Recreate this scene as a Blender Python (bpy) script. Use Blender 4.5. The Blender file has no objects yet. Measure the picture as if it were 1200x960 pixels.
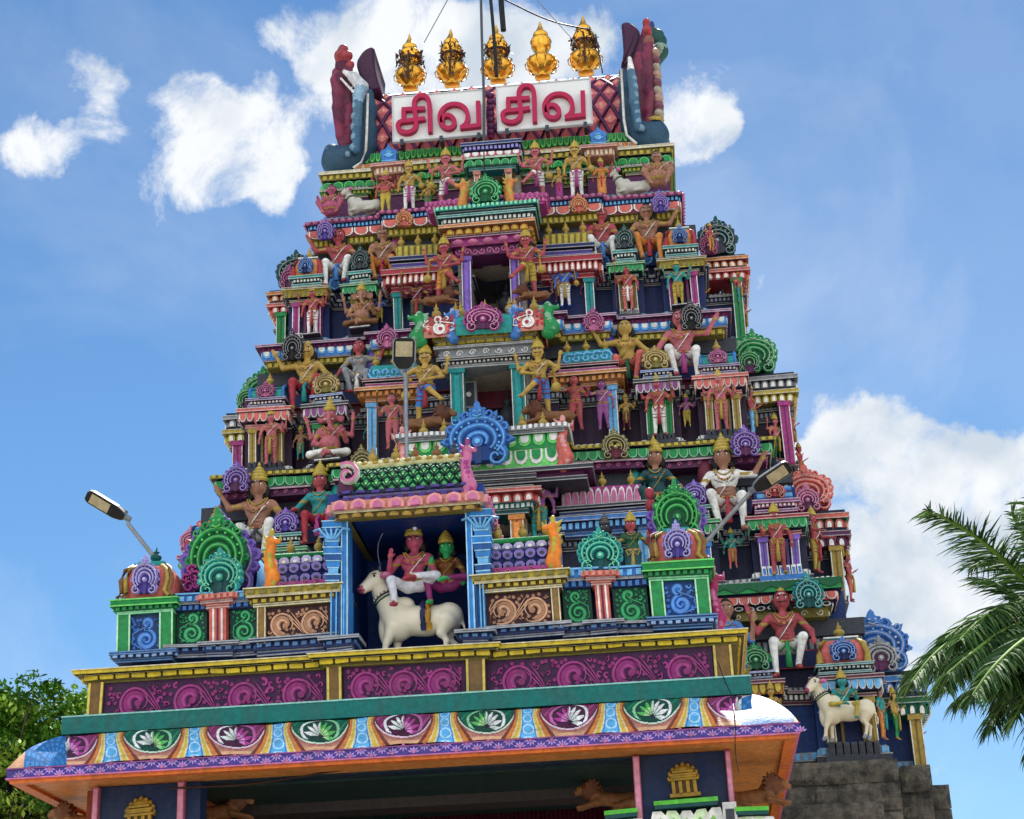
import bpy, math, random
import numpy as np
from mathutils import Vector, Matrix
random.seed(7); RNG = np.random.default_rng(7)
SC = bpy.context.scene
COL = bpy.data.collections.new('temple'); SC.collection.children.link(COL)

# ------------------------------------------------------------ camera
FPX = 2105.0
PIT, YAW, ROL = math.radians(22.22), math.radians(4.84), math.radians(2.34)
CAMZ = 1.6
_F = Vector((-math.sin(YAW)*math.cos(PIT), math.cos(YAW)*math.cos(PIT), math.sin(PIT)))
_R = Vector((math.cos(YAW), math.sin(YAW), 0)); _U = _R.cross(_F)
_R, _U = _R*math.cos(ROL)-_U*math.sin(ROL), _U*math.cos(ROL)+_R*math.sin(ROL)
cam = bpy.data.cameras.new('camera'); cam.sensor_width = 36; cam.lens = FPX/1200*36
cam.clip_start = 0.1; cam.clip_end = 3000
camo = bpy.data.objects.new('camera', cam); COL.objects.link(camo)
M = Matrix((( _R.x, _U.x, -_F.x, 0), (_R.y, _U.y, -_F.y, 0), (_R.z, _U.z, -_F.z, CAMZ), (0, 0, 0, 1)))
camo.matrix_world = M; SC.camera = camo

def P(px, py, Y):
    d = _F + _R*((px-600)/FPX) - _U*((py-480)/FPX)
    t = Y/d.y
    return Vector((d.x*t, Y, d.z*t+CAMZ))
def proj(p):
    q = Vector(p)-Vector((0, 0, CAMZ)); z = q.dot(_F)
    return 600+FPX*q.dot(_R)/z, 480-FPX*q.dot(_U)/z
def DIR(px, py):
    return (_F + _R*((px-600)/FPX) - _U*((py-480)/FPX)).normalized()
AX = -3.26     # symmetry axis of tower and porch
def DX(px, py, Y): return P(px, py, Y).x-AX
def Z(px, py, Y): return P(px, py, Y).z

# ------------------------------------------------------------ light
SUN_EL, SUN_AZ = math.radians(53), math.radians(5)   # azimuth from +Y towards +X
SUND = Vector((math.cos(SUN_EL)*math.sin(SUN_AZ), math.cos(SUN_EL)*math.cos(SUN_AZ), math.sin(SUN_EL)))
sl = bpy.data.lights.new('sun', 'SUN'); sl.energy = 3.3; sl.angle = math.radians(0.55); sl.color = (1, .955, .89)
so = bpy.data.objects.new('sun', sl); COL.objects.link(so); so.location = (0, 0, 60)
so.rotation_euler = (-SUND).to_track_quat('-Z', 'Y').to_euler()
SC.view_settings.view_transform = 'Standard'; SC.view_settings.look = 'None'
SC.view_settings.exposure = 1.3; SC.view_settings.gamma = 1
W = bpy.data.worlds.new('World'); SC.world = W; W.use_nodes = True
nt = W.node_tree; nt.nodes.clear()
def N(t, **k):
    n = nt.nodes.new(t)
    for a, b in k.items(): setattr(n, a, b)
    return n
def LK(a, b): nt.links.new(a, b)
def MATH(op, a, b=None, c=None, clamp=False):
    n = N('ShaderNodeMath', operation=op); n.use_clamp = clamp
    for i, x in enumerate((a, b, c)):
        if x is None: continue
        if isinstance(x, (int, float)): n.inputs[i].default_value = x
        else: LK(x, n.inputs[i])
    return n.outputs[0]
sky = N('ShaderNodeTexSky', sky_type='NISHITA'); sky.sun_disc = False
sky.sun_elevation = SUN_EL; sky.sun_rotation = SUN_AZ
sky.air_density = 1.0; sky.dust_density = 0.0; sky.ozone_density = 4.0; sky.altitude = 50
tc = N('ShaderNodeTexCoord')
# clouds: noise-broken masses around given directions of the sky
wn = N('ShaderNodeTexNoise'); wn.inputs['Scale'].default_value = 9; wn.inputs['Detail'].default_value = 8
wn.inputs['Roughness'].default_value = .62
LK(tc.outputs['Generated'], wn.inputs['Vector'])
wsub = N('ShaderNodeVectorMath', operation='SUBTRACT'); LK(wn.outputs['Color'], wsub.inputs[0]); wsub.inputs[1].default_value = (.5, .5, .5)
wsc = N('ShaderNodeVectorMath', operation='SCALE'); LK(wsub.outputs[0], wsc.inputs[0]); wsc.inputs['Scale'].default_value = .06
wadd = N('ShaderNodeVectorMath', operation='ADD'); LK(tc.outputs['Generated'], wadd.inputs[0]); LK(wsc.outputs[0], wadd.inputs[1])
BL = [(258,150,58,1),(300,195,55,1),(225,120,35,.8),(335,215,28,.8),(205,232,48,.9),(150,128,45,.55),(90,82,40,.75),(110,160,30,.5),
      (48,205,42,.75),(60,180,30,.5),(20,165,24,.35),(400,50,75,.9),(470,70,80,1),(540,70,80,.9),(620,60,70,.9),(680,80,60,.7),(385,140,45,.4),(310,45,22,.6),
      (810,120,48,1),(800,165,42,.9),(845,150,26,.7),(960,560,55,1),(1000,560,70,1),(1060,600,90,1),(1140,640,90,1),(1190,600,60,1),(1000,640,90,1),(1060,700,90,1),(980,700,70,1),
      (1230,640,90,1),(1110,905,24,.8),(1175,925,16,.6),(1000,745,60,.9),(970,590,60,1),(1030,570,60,1),(1100,590,70,1),(1160,610,70,1),(1040,660,80,1),(1000,690,50,1),(275,175,40,.8),(240,235,30,.5),(250,300,10,.5),(960,472,18,.4),(885,345,22,.4),(840,15,22,.5),(130,28,28,.35),(1010,478,10,.4),(760,18,16,.25)]
acc = None
for (x, y, r, s) in BL:
    d = DIR(x, y); dn = N('ShaderNodeVectorMath', operation='DISTANCE'); LK(wadd.outputs[0], dn.inputs[0]); dn.inputs[1].default_value = d
    m = N('ShaderNodeMapRange', interpolation_type='SMOOTHERSTEP'); LK(dn.outputs['Value'], m.inputs['Value'])
    R_ = r/FPX
    m.inputs['From Min'].default_value = R_*2.05; m.inputs['From Max'].default_value = R_*.0
    m.inputs['To Min'].default_value = 0; m.inputs['To Max'].default_value = s
    acc = m.outputs[0] if acc is None else MATH('ADD', acc, m.outputs[0])
n2 = N('ShaderNodeTexNoise'); n2.inputs['Scale'].default_value = 17; n2.inputs['Detail'].default_value = 10; n2.inputs['Roughness'].default_value = .66; n2.inputs['Distortion'].default_value = .35
LK(tc.outputs['Generated'], n2.inputs['Vector'])
t1 = MATH('MULTIPLY', n2.outputs['Fac'], 1.1)
t2 = MATH('ADD', MATH('MINIMUM', acc, 1.18), MATH('MULTIPLY', MATH('SUBTRACT', n2.outputs['Fac'], .5), 2.6))
cm = N('ShaderNodeMapRange', interpolation_type='SMOOTHSTEP'); LK(t2, cm.inputs['Value'])
cm.inputs['From Min'].default_value = .5; cm.inputs['From Max'].default_value = 1.25
cz = MATH('MULTIPLY', cm.outputs[0], MATH('MINIMUM', MATH('MULTIPLY', acc, 3.0), 1.0))
wisp = N('ShaderNodeTexNoise'); wisp.inputs['Scale'].default_value = 3.2; wisp.inputs['Detail'].default_value = 9; wisp.inputs['Roughness'].default_value = .6; wisp.inputs['Distortion'].default_value = .6
LK(tc.outputs['Generated'], wisp.inputs['Vector'])
wm = N('ShaderNodeMapRange'); LK(wisp.outputs['Fac'], wm.inputs['Value']); wm.inputs['From Min'].default_value = .46; wm.inputs['From Max'].default_value = .85; wm.inputs['To Max'].default_value = .5
cf0 = MATH('MAXIMUM', cz, wm.outputs[0])
# unseen broken cumulus behind the viewer, added as white fill for the facade
sx = N('ShaderNodeSeparateXYZ'); LK(tc.outputs['Generated'], sx.inputs[0])
bk = N('ShaderNodeMapRange', interpolation_type='SMOOTHSTEP'); LK(sx.outputs['Y'], bk.inputs['Value']); bk.inputs['From Min'].default_value = .25; bk.inputs['From Max'].default_value = -.35
n5 = N('ShaderNodeTexNoise'); n5.inputs['Scale'].default_value = 2.6; n5.inputs['Detail'].default_value = 6; LK(tc.outputs['Generated'], n5.inputs['Vector'])
c5 = N('ShaderNodeMapRange', interpolation_type='SMOOTHSTEP'); LK(n5.outputs['Fac'], c5.inputs['Value']); c5.inputs['From Min'].default_value = .38; c5.inputs['From Max'].default_value = .52
veil = N('ShaderNodeMapRange', interpolation_type='SMOOTHSTEP'); LK(sx.outputs['X'], veil.inputs['Value']); veil.inputs['From Min'].default_value = -.25; veil.inputs['From Max'].default_value = .2; veil.inputs['To Max'].default_value = .12
cf0 = MATH('MAXIMUM', cf0, veil.outputs[0])
cf = MATH('MAXIMUM', cf0, MATH('MULTIPLY', bk.outputs[0], c5.outputs[0]))
n3 = N('ShaderNodeTexNoise'); n3.inputs['Scale'].default_value = 15; n3.inputs['Detail'].default_value = 8
LK(tc.outputs['Generated'], n3.inputs['Vector'])
cr = N('ShaderNodeValToRGB'); LK(n3.outputs['Fac'], cr.inputs[0])
cr.color_ramp.elements[0].position = .38; cr.color_ramp.elements[0].color = (4.6, 5.2, 5.9, 1)
cr.color_ramp.elements[1].position = .56; cr.color_ramp.elements[1].color = (7.0, 7.2, 7.4, 1)
tint = N('ShaderNodeMix', data_type='RGBA', blend_type='MULTIPLY'); tint.inputs[0].default_value = 1
LK(sky.outputs[0], tint.inputs[6]); tint.inputs[7].default_value = (.64, .84, .92, 1)
rear = N('ShaderNodeVectorMath', operation='SCALE'); LK(cr.outputs[0], rear.inputs[0]); LK(MATH('ADD', MATH('MULTIPLY', bk.outputs[0], .9), 1.0), rear.inputs['Scale'])   # the added rear clouds are made brighter to lift the facade
mx = N('ShaderNodeMix', data_type='RGBA'); LK(cf, mx.inputs[0]); LK(tint.outputs[2], mx.inputs[6]); LK(rear.outputs[0], mx.inputs[7])
bg = N('ShaderNodeBackground'); bg.inputs['Strength'].default_value = .056; LK(mx.outputs[2], bg.inputs[0])
wo = N('ShaderNodeOutputWorld'); LK(bg.outputs[0], wo.inputs[0])

# ------------------------------------------------------------ materials
def newmat(name):
    m = bpy.data.materials.new(name); m.use_nodes = True
    return m, m.node_tree, m.node_tree.nodes['Principled BSDF']
def mk_paint(name, rough=.5, metal=0, bump=.25, dirt=.45, var=.2):
    m, t, b = newmat(name)
    a = t.nodes.new('ShaderNodeAttribute'); a.attribute_name = 'Col'
    co = t.nodes.new('ShaderNodeTexCoord')
    n1 = t.nodes.new('ShaderNodeTexNoise'); n1.inputs['Scale'].default_value = 2.3; n1.inputs['Detail'].default_value = 8; n1.inputs['Roughness'].default_value = .7
    t.links.new(co.outputs['Object'], n1.inputs['Vector'])
    mp = t.nodes.new('ShaderNodeMapping'); mp.inputs['Scale'].default_value = (11, 11, .9); t.links.new(co.outputs['Object'], mp.inputs[0])
    n2 = t.nodes.new('ShaderNodeTexNoise'); n2.inputs['Scale'].default_value = 1.0; n2.inputs['Detail'].default_value = 6; n2.inputs['Roughness'].default_value = .65
    t.links.new(mp.outputs[0], n2.inputs['Vector'])
    r = t.nodes.new('ShaderNodeMapRange'); r.inputs['From Min'].default_value = .44; r.inputs['From Max'].default_value = .66
    r.inputs['To Min'].default_value = 0; r.inputs['To Max'].default_value = dirt
    ml = t.nodes.new('ShaderNodeMath'); ml.operation = 'MULTIPLY'; t.links.new(n1.outputs[0], ml.inputs[0]); t.links.new(n2.outputs[0], ml.inputs[1])
    sq = t.nodes.new('ShaderNodeMath'); sq.operation = 'SQRT'; t.links.new(ml.outputs[0], sq.inputs[0]); t.links.new(sq.outputs[0], r.inputs['Value'])
    mx = t.nodes.new('ShaderNodeMix'); mx.data_type = 'RGBA'
    t.links.new(r.outputs[0], mx.inputs[0]); t.links.new(a.outputs['Color'], mx.inputs[6]); mx.inputs[7].default_value = (.055, .05, .045, 1)
    n4 = t.nodes.new('ShaderNodeTexNoise'); n4.inputs['Scale'].default_value = 14; n4.inputs['Detail'].default_value = 4
    t.links.new(co.outputs['Object'], n4.inputs['Vector'])
    r4 = t.nodes.new('ShaderNodeMapRange'); r4.inputs['From Min'].default_value = .3; r4.inputs['From Max'].default_value = .7; r4.inputs['To Min'].default_value = 1-var*1.1; r4.inputs['To Max'].default_value = 1+var*.8
    t.links.new(n4.outputs[0], r4.inputs['Value'])
    v = t.nodes.new('ShaderNodeVectorMath'); v.operation = 'SCALE'; t.links.new(mx.outputs[2], v.inputs[0]); t.links.new(r4.outputs[0], v.inputs['Scale'])
    t.links.new(v.outputs[0], b.inputs['Base Color'])
    b.inputs['Roughness'].default_value = rough; b.inputs['Metallic'].default_value = metal; b.inputs['Specular IOR Level'].default_value = .5 if metal else .22
    bp = t.nodes.new('ShaderNodeBump'); bp.inputs['Strength'].default_value = bump; bp.inputs['Distance'].default_value = .02
    n5 = t.nodes.new('ShaderNodeTexNoise'); n5.inputs['Scale'].default_value = 30; n5.inputs['Detail'].default_value = 5; t.links.new(co.outputs['Object'], n5.inputs['Vector'])
    t.links.new(n5.outputs[0], bp.inputs['Height']); t.links.new(bp.outputs[0], b.inputs['Normal'])
    return m
PAINT = mk_paint('painted_plaster', dirt=.42); GLOSS = mk_paint('enamel_paint', .32, 0, .12, .3)
GOLD = mk_paint('gilded_copper', .3, .9, .05, .12)
CLEAN = mk_paint('clean_enamel', .45, 0, .03, .05, .03)
METAL = mk_paint('grey_metal', .4, .6, .05, .2)
LEAF = mk_paint('leaf', .7, 0, 0, 0, .05); LEAF.node_tree.nodes['Principled BSDF'].inputs['Specular IOR Level'].default_value = .2

def H(s):
    s = s.lstrip('#'); r = []
    for i in (0, 2, 4):
        c = int(s[i:i+2], 16)/255; r.append(c/12.92 if c <= .04045 else ((c+.055)/1.055)**2.4)
    return tuple(r)
C = {k: H(v) for k, v in dict(
 w='e9e6df', cream='d8cfae', yel='bca63e', gold='a88c40', ol='7c7236', brn='7a5630', or_='cf8442', sal='c88474', coral='cc665c', red='a2323e', mar='6a1f35',
 pink='c8709a', mag='a23a80', plum='5a2450', pur='7f5fb8', lav='a096d8', vio='4a3a8c', blue='3f78c0', sky='6fb2e2', dblue='173a78', navy='18285c', nav2='12183a',
 teal='1f8c8c', tur='2a9c92', dteal='0d4a4c', grn='228a4a', lgrn='6fd06a', dgrn='0e5634', mint='8fd8a8', grey='8c9096', dgrey='383b44', blk='0a0a0c', stone='5a564e',
 skinp='b8626a', skino='b87444', skiny='b89448', skinr='a8484e', skinb='a0705a', skinbl='3c6cc8', skinpu='8c4a86', skingr='2fa860', skint='1e8a86', skinm='a8506c').items()}

# ------------------------------------------------------------ mesh builder
class MB:
    def __init__(s): s.v = []; s.f = []; s.c = []; s.s = []; s.T = None
    def add(s, vs, fs, col, smooth=False):
        o = len(s.v)
        if s.T is not None: vs = [tuple(s.T @ Vector(q)) for q in vs]
        s.v.extend([tuple(q) for q in vs]); s.f.extend([tuple(i+o for i in f) for f in fs])
        if isinstance(col, list): s.c.extend(col)
        else: s.c.extend([col]*len(fs))
        s.s.extend([smooth]*len(fs))
    def box(s, x0, x1, y0, y1, z0, z1, col):
        s.add([(x0,y0,z0),(x1,y0,z0),(x1,y1,z0),(x0,y1,z0),(x0,y0,z1),(x1,y0,z1),(x1,y1,z1),(x0,y1,z1)],
              [(0,1,5,4),(1,2,6,5),(2,3,7,6),(3,0,4,7),(4,5,6,7),(3,2,1,0)], col)
    def lathe(s, c, prof, col, n=14, smooth=True, sx=1, sy=1):
        vs = []; fs = []
        for (r, z) in prof:
            for i in range(n):
                a = 2*math.pi*i/n; vs.append((c[0]+r*math.cos(a)*sx, c[1]+r*math.sin(a)*sy, c[2]+z))
        cc = []
        for j in range(len(prof)-1):
            for i in range(n):
                fs.append((j*n+i, j*n+(i+1)%n, (j+1)*n+(i+1)%n, (j+1)*n+i)); cc.append(col[j % len(col)] if isinstance(col, list) else col)
        s.add(vs, fs, cc, smooth)
    def tube(s, pts, r, col, n=6, smooth=True, cap=True):
        pts = [Vector(p) for p in pts]; m = len(pts)
        rr = r if isinstance(r, (list, tuple)) else [r]*m
        vs = []; fs = []
        for j, p in enumerate(pts):
            t = (pts[min(j+1, m-1)]-pts[max(j-1, 0)]).normalized()
            a = Vector((0, 0, 1)) if abs(t.z) < .9 else Vector((1, 0, 0))
            u = t.cross(a).normalized(); w = t.cross(u)
            for i in range(n):
                g = 2*math.pi*i/n; vs.append(p+(u*math.cos(g)+w*math.sin(g))*rr[j])
        for j in range(m-1):
            for i in range(n): fs.append((j*n+i, j*n+(i+1) % n, (j+1)*n+(i+1) % n, (j+1)*n+i))
        if cap: fs.append(tuple(range(n))); fs.append(tuple(range((m-1)*n, m*n)))
        s.add(vs, fs, col, smooth)
    def ell(s, c, r, col, n=8, m=6):
        vs = []; fs = []
        for j in range(m+1):
            t = math.pi*j/m
            for i in range(n):
                a = 2*math.pi*i/n; vs.append((c[0]+r[0]*math.sin(t)*math.cos(a), c[1]+r[1]*math.sin(t)*math.sin(a), c[2]-r[2]*math.cos(t)))
        for j in range(m):
            for i in range(n): fs.append((j*n+i, j*n+(i+1) % n, (j+1)*n+(i+1) % n, (j+1)*n+i))
        s.add(vs, fs, col, True)
    def plate(s, poly, y, d, col, fr=None, bev=0):
        """polygon (x,z) facing -Y: front at y-d, back at y; fr=(origin,t,n) maps local (u,v,out)"""
        n = len(poly)
        def mp(u, v, o):
            if fr is None: return (u, y-o, v)
            O, t, nn = fr; return (O[0]+t[0]*u+nn[0]*o, O[1]+t[1]*u+nn[1]*o, O[2]+v)
        vs = [mp(u, v, 0) for u, v in poly]+[mp(u, v, d) for u, v in poly]
        fs = [(i, (i+1) % n, n+(i+1) % n, n+i) for i in range(n)]+[tuple(range(n, 2*n))]
        s.add(vs, fs, col)
    def rib(s, pts, w, y, d, col, hi=None):
        """raised ribbon along 2D (x,z) curve on a plane facing -Y; ridge in the middle"""
        m = len(pts); ww = w if isinstance(w, (list, tuple)) else [w]*m
        vs = []; fs = []; cc = []
        for j, p in enumerate(pts):
            a = pts[max(j-1, 0)]; b = pts[min(j+1, m-1)]
            dx, dz = b[0]-a[0], b[1]-a[1]; L = math.hypot(dx, dz) or 1; nx, nz = -dz/L, dx/L; h = ww[j]/2
            vs += [(p[0]-nx*h, y, p[1]-nz*h), (p[0]-nx*h*.55, y-d, p[1]-nz*h*.55), (p[0]+nx*h*.55, y-d, p[1]+nz*h*.55), (p[0]+nx*h, y, p[1]+nz*h)]
        for j in range(m-1):
            o = j*4
            for i in range(3): fs.append((o+i, o+i+1, o+5+i, o+4+i)); cc.append(hi if (hi and i == 1) else col)
        s.add(vs, fs, cc)
    def build(s, name, parent=None, mat=None, origin=None, label=None):
        me = bpy.data.meshes.new(name)
        V = np.array(s.v, dtype=np.float32).reshape(-1, 3)
        if len(V) and mat is None and parent is not None:   # hand-laid plaster is never quite straight
            x_, y_, z_ = V[:, 0].copy(), V[:, 1].copy(), V[:, 2].copy()
            V[:, 2] += .009*np.sin(x_*2.1+z_*1.3)+.006*np.sin(x_*5.7+z_*3.1+1)+.004*np.sin(x_*13+y_*7)
            V[:, 0] += .007*np.sin(z_*2.9+x_*1.1)+.005*np.sin(z_*8.3+y_*3+2)
        if origin is not None: V = V-np.array(origin, dtype=np.float32)
        ln = np.array([len(f) for f in s.f], dtype=np.int32)
        me.vertices.add(len(V)); me.vertices.foreach_set('co', V.ravel())
        me.loops.add(int(ln.sum())); me.loops.foreach_set('vertex_index', np.concatenate([np.array(f, dtype=np.int32) for f in s.f]) if len(s.f) else [])
        me.polygons.add(len(ln)); me.polygons.foreach_set('loop_start', np.concatenate([[0], np.cumsum(ln)[:-1]]).astype(np.int32))
        me.polygons.foreach_set('loop_total', ln); me.polygons.foreach_set('use_smooth', np.array(s.s, dtype=bool))
        at = me.color_attributes.new('Col', 'FLOAT_COLOR', 'CORNER')
        cc = np.array(s.c, dtype=np.float32).reshape(-1, 3); cc = np.repeat(cc, ln, axis=0)
        at.data.foreach_set('color', np.concatenate([cc, np.ones((len(cc), 1), dtype=np.float32)], axis=1).ravel())
        me.update(calc_edges=True); me.materials.append(mat or PAINT)
        o = bpy.data.objects.new(name, me); COL.objects.link(o)
        if parent is not None: o.parent = parent
        if label: o['label'] = label
        return o
def tag(o, label=None, cat=None, group=None, kind=None):
    if label: o['label'] = label
    if cat: o['category'] = cat
    if group: o['group'] = group
    if kind: o['kind'] = kind
    return o
def empty(name, loc, label=None, cat=None, group=None, parent=None):
    o = bpy.data.objects.new(name, None); COL.objects.link(o); o.location = loc; o.empty_display_size = .3
    if parent is not None: o.parent = parent
    return tag(o, label, cat, group)
# ------------------------------------------------------------ ornament library
def sweep(mb, path, prof):
    m = len(path); nr = []
    for j in range(m-1):
        dx, dy = path[j+1][0]-path[j][0], path[j+1][1]-path[j][1]; L = math.hypot(dx, dy); nr.append((dy/L, -dx/L))
    off = []
    for j in range(m):
        a = nr[max(j-1, 0)]; b = nr[min(j, m-2)]
        k = 1+a[0]*b[0]+a[1]*b[1]; off.append(((a[0]+b[0])/k, (a[1]+b[1])/k))
    K = len(prof); vs = []; fs = []; cc = []
    for j in range(m):
        for (o, z, c) in prof: vs.append((path[j][0]+off[j][0]*o, path[j][1]+off[j][1]*o, z))
    for j in range(m-1):
        for i in range(K-1):
            fs.append((j*K+i, (j+1)*K+i, (j+1)*K+i+1, j*K+i+1)); cc.append(prof[i][2])
    mb.add(vs, fs, cc)
def along(path, out, sp, minlen=.12):
    m = len(path)
    for j in range(m-1):
        a, b = path[j], path[j+1]; dx, dy = b[0]-a[0], b[1]-a[1]; L = math.hypot(dx, dy)
        t = (dx/L, dy/L); n = (t[1], -t[0]); ext = 0
        if L < minlen: continue
        # convex ends extend by out, concave ends shrink
        def turn(p, q, r): return (q[0]-p[0])*(r[1]-q[1])-(q[1]-p[1])*(r[0]-q[0])
        e0 = out if j > 0 and turn(path[j-1], a, b) > 0 else (-out if j > 0 and turn(path[j-1], a, b) < 0 else 0)
        e1 = out if j < m-2 and turn(a, b, path[j+2]) > 0 else (-out if j < m-2 and turn(a, b, path[j+2]) < 0 else 0)
        LL = L+e0+e1
        if LL < sp*.6: continue
        k = max(1, round(LL/sp)); s = LL/k
        for i in range(k):
            u = -e0+(i+.5)*s
            yield (a[0]+t[0]*u+n[0]*out, a[1]+t[1]*u+n[1]*out), t, n, s
PET = [(-.46,1),(-.46,.42),(-.3,.12),(0,0),(.3,.12),(.46,.42),(.46,1)]
ARC = [(-.45,0),(-.45,.5),(-.3,.85),(0,1),(.3,.85),(.45,.5),(.45,0)]
def sc(poly, w, h, z): return [(u*w, z+v*h) for u, v in poly]
def bands(mb, path, z0, specs, back=.6):
    """stack of mouldings; spec=(style,h,out,colour,colour2,spacing)"""
    z = z0; prof = []
    for sp in specs:
        st, h, o, c1 = sp[:4]; prof += [(o, z, c1), (o, z+h, c1)]; z += h
    prof = [(-back, z0, specs[0][3])]+prof+[(-back, z, specs[-1][3])]
    # edge colour of ledges
    pr = []
    for i, p in enumerate(prof): pr.append(p)
    sweep(mb, path, pr)
    z = z0
    for sp in specs:
        st, h, o, c1 = sp[:4]; c2 = sp[4] if len(sp) > 4 else C['w']; s = sp[5] if len(sp) > 5 else max(h, .1)
        c3 = sp[6] if len(sp) > 6 else C['w']
        if st == 'ln':   # plain with pale lines top and bottom
            if len(sp) < 5: c2 = tuple(c1[i]*.5+C['w'][i]*.42 for i in range(3))
            for zz in (z, z+h-.018): sweep(mb, path, [(o+.002, zz, c2), (o+.012, zz, c2), (o+.012, zz+.018, c2), (o+.002, zz+.018, c2)])
        elif st != 'p':
            for (q, t, n, w) in along(path, o, s):
                fr = ((q[0], q[1], z), t, n)
                if st == 'den': mb.plate([(-w*.28, h*.12), (w*.28, h*.12), (w*.28, h*.88), (-w*.28, h*.88)], 0, .03, c2, fr)
                elif st == 'pad': mb.plate([(-w*.4, h*.06), (w*.4, h*.06), (w*.44, h*.5), (w*.4, h*.94), (-w*.4, h*.94), (-w*.44, h*.5)], 0, .03, c2, fr)
                elif st == 'pet':
                    mb.plate(sc(PET, w, h*.97, 0), 0, .022, c3, fr); mb.plate(sc(PET, w*.78, h*.84, h*.1), 0, .036, c2, fr)
                elif st == 'drip':
                    mb.plate(sc(PET, w*.9, h*.8, h*.2), 0, .02, c3, fr); mb.plate(sc(PET, w*.62, h*.55, h*.42), 0, .034, c2, fr)
                elif st == 'arc':
                    mb.plate(sc(ARC, w, h*.95, 0), 0, .03, c3, fr); mb.plate(sc(ARC, w*.76, h*.78, 0), 0, .055, c2, fr)
                elif st == 'bead':
                    O = Vector((q[0], q[1], z+h/2)); mb.ell(O, (w*.42, w*.42, h*.45), c2, 7, 5)
                elif st == 'tile':
                    mb.plate(sc(ARC, w*.9, h, 0), 0, .06, c2, fr); mb.plate(sc(ARC, w*.5, h*.7, 0), 0, .09, c3, fr)
                elif st == 'ring':
                    mb.plate([(math.cos(a)*w*.42, h*.5+math.sin(a)*h*.46) for a in [i*math.pi/4 for i in range(8)]], 0, .03, c3, fr)
                    mb.plate([(math.cos(a)*w*.27, h*.5+math.sin(a)*h*.3) for a in [i*math.pi/4 for i in range(8)]], 0, .045, c2, fr)
                elif st == 'zig':
                    mb.plate([(-w*.5, h*.55), (0, h*.1), (w*.5, h*.55), (w*.5, h), (-w*.5, h)], 0, .03, c2, fr)
                elif st == 'scr':
                    O = (q[0], q[1], z); k = .5 if (int(q[0]*31) & 1) else -.5
                    pts = [(u, v) for u, v in spiral(0, h*.5, h*.42, 1.2, 0 if k > 0 else math.pi, 1, 9)]
                    ribfr(mb, pts, h*.17, fr, .03, c2)
        z += h
    return z
def spiral(cx, cz, r, turns, a0, sgn=1, n=18, r1=.12):
    out = []
    for i in range(n+1):
        t = i/n; a = a0+sgn*turns*2*math.pi*t; rr = r*(1-t*(1-r1)); out.append((cx+rr*math.cos(a), cz+rr*math.sin(a)))
    return out
def ribfr(mb, pts, w, fr, d, col):
    sub = MB(); sub.rib(pts, w, 0, d, col); O, t, n = fr
    vs = [(O[0]+t[0]*x-n[0]*y, O[1]+t[1]*x-n[1]*y, O[2]+z_) for (x, y, z_) in sub.v]
    mb.add(vs, sub.f, sub.c)
def arcpts(cx, cz, rx, rz, a0, a1, n=16):
    return [(cx+rx*math.cos(math.radians(a0+(a1-a0)*i/n)), cz+rz*math.sin(math.radians(a0+(a1-a0)*i/n))) for i in range(n+1)]
def blob(mb, cx, cz, r, y, d, col, n=8, sz=1): mb.plate([(cx+r*math.cos(2*math.pi*i/n), cz+r*sz*math.sin(2*math.pi*i/n)) for i in range(n)], y, d, col)
KR = random.Random(5)
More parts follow.
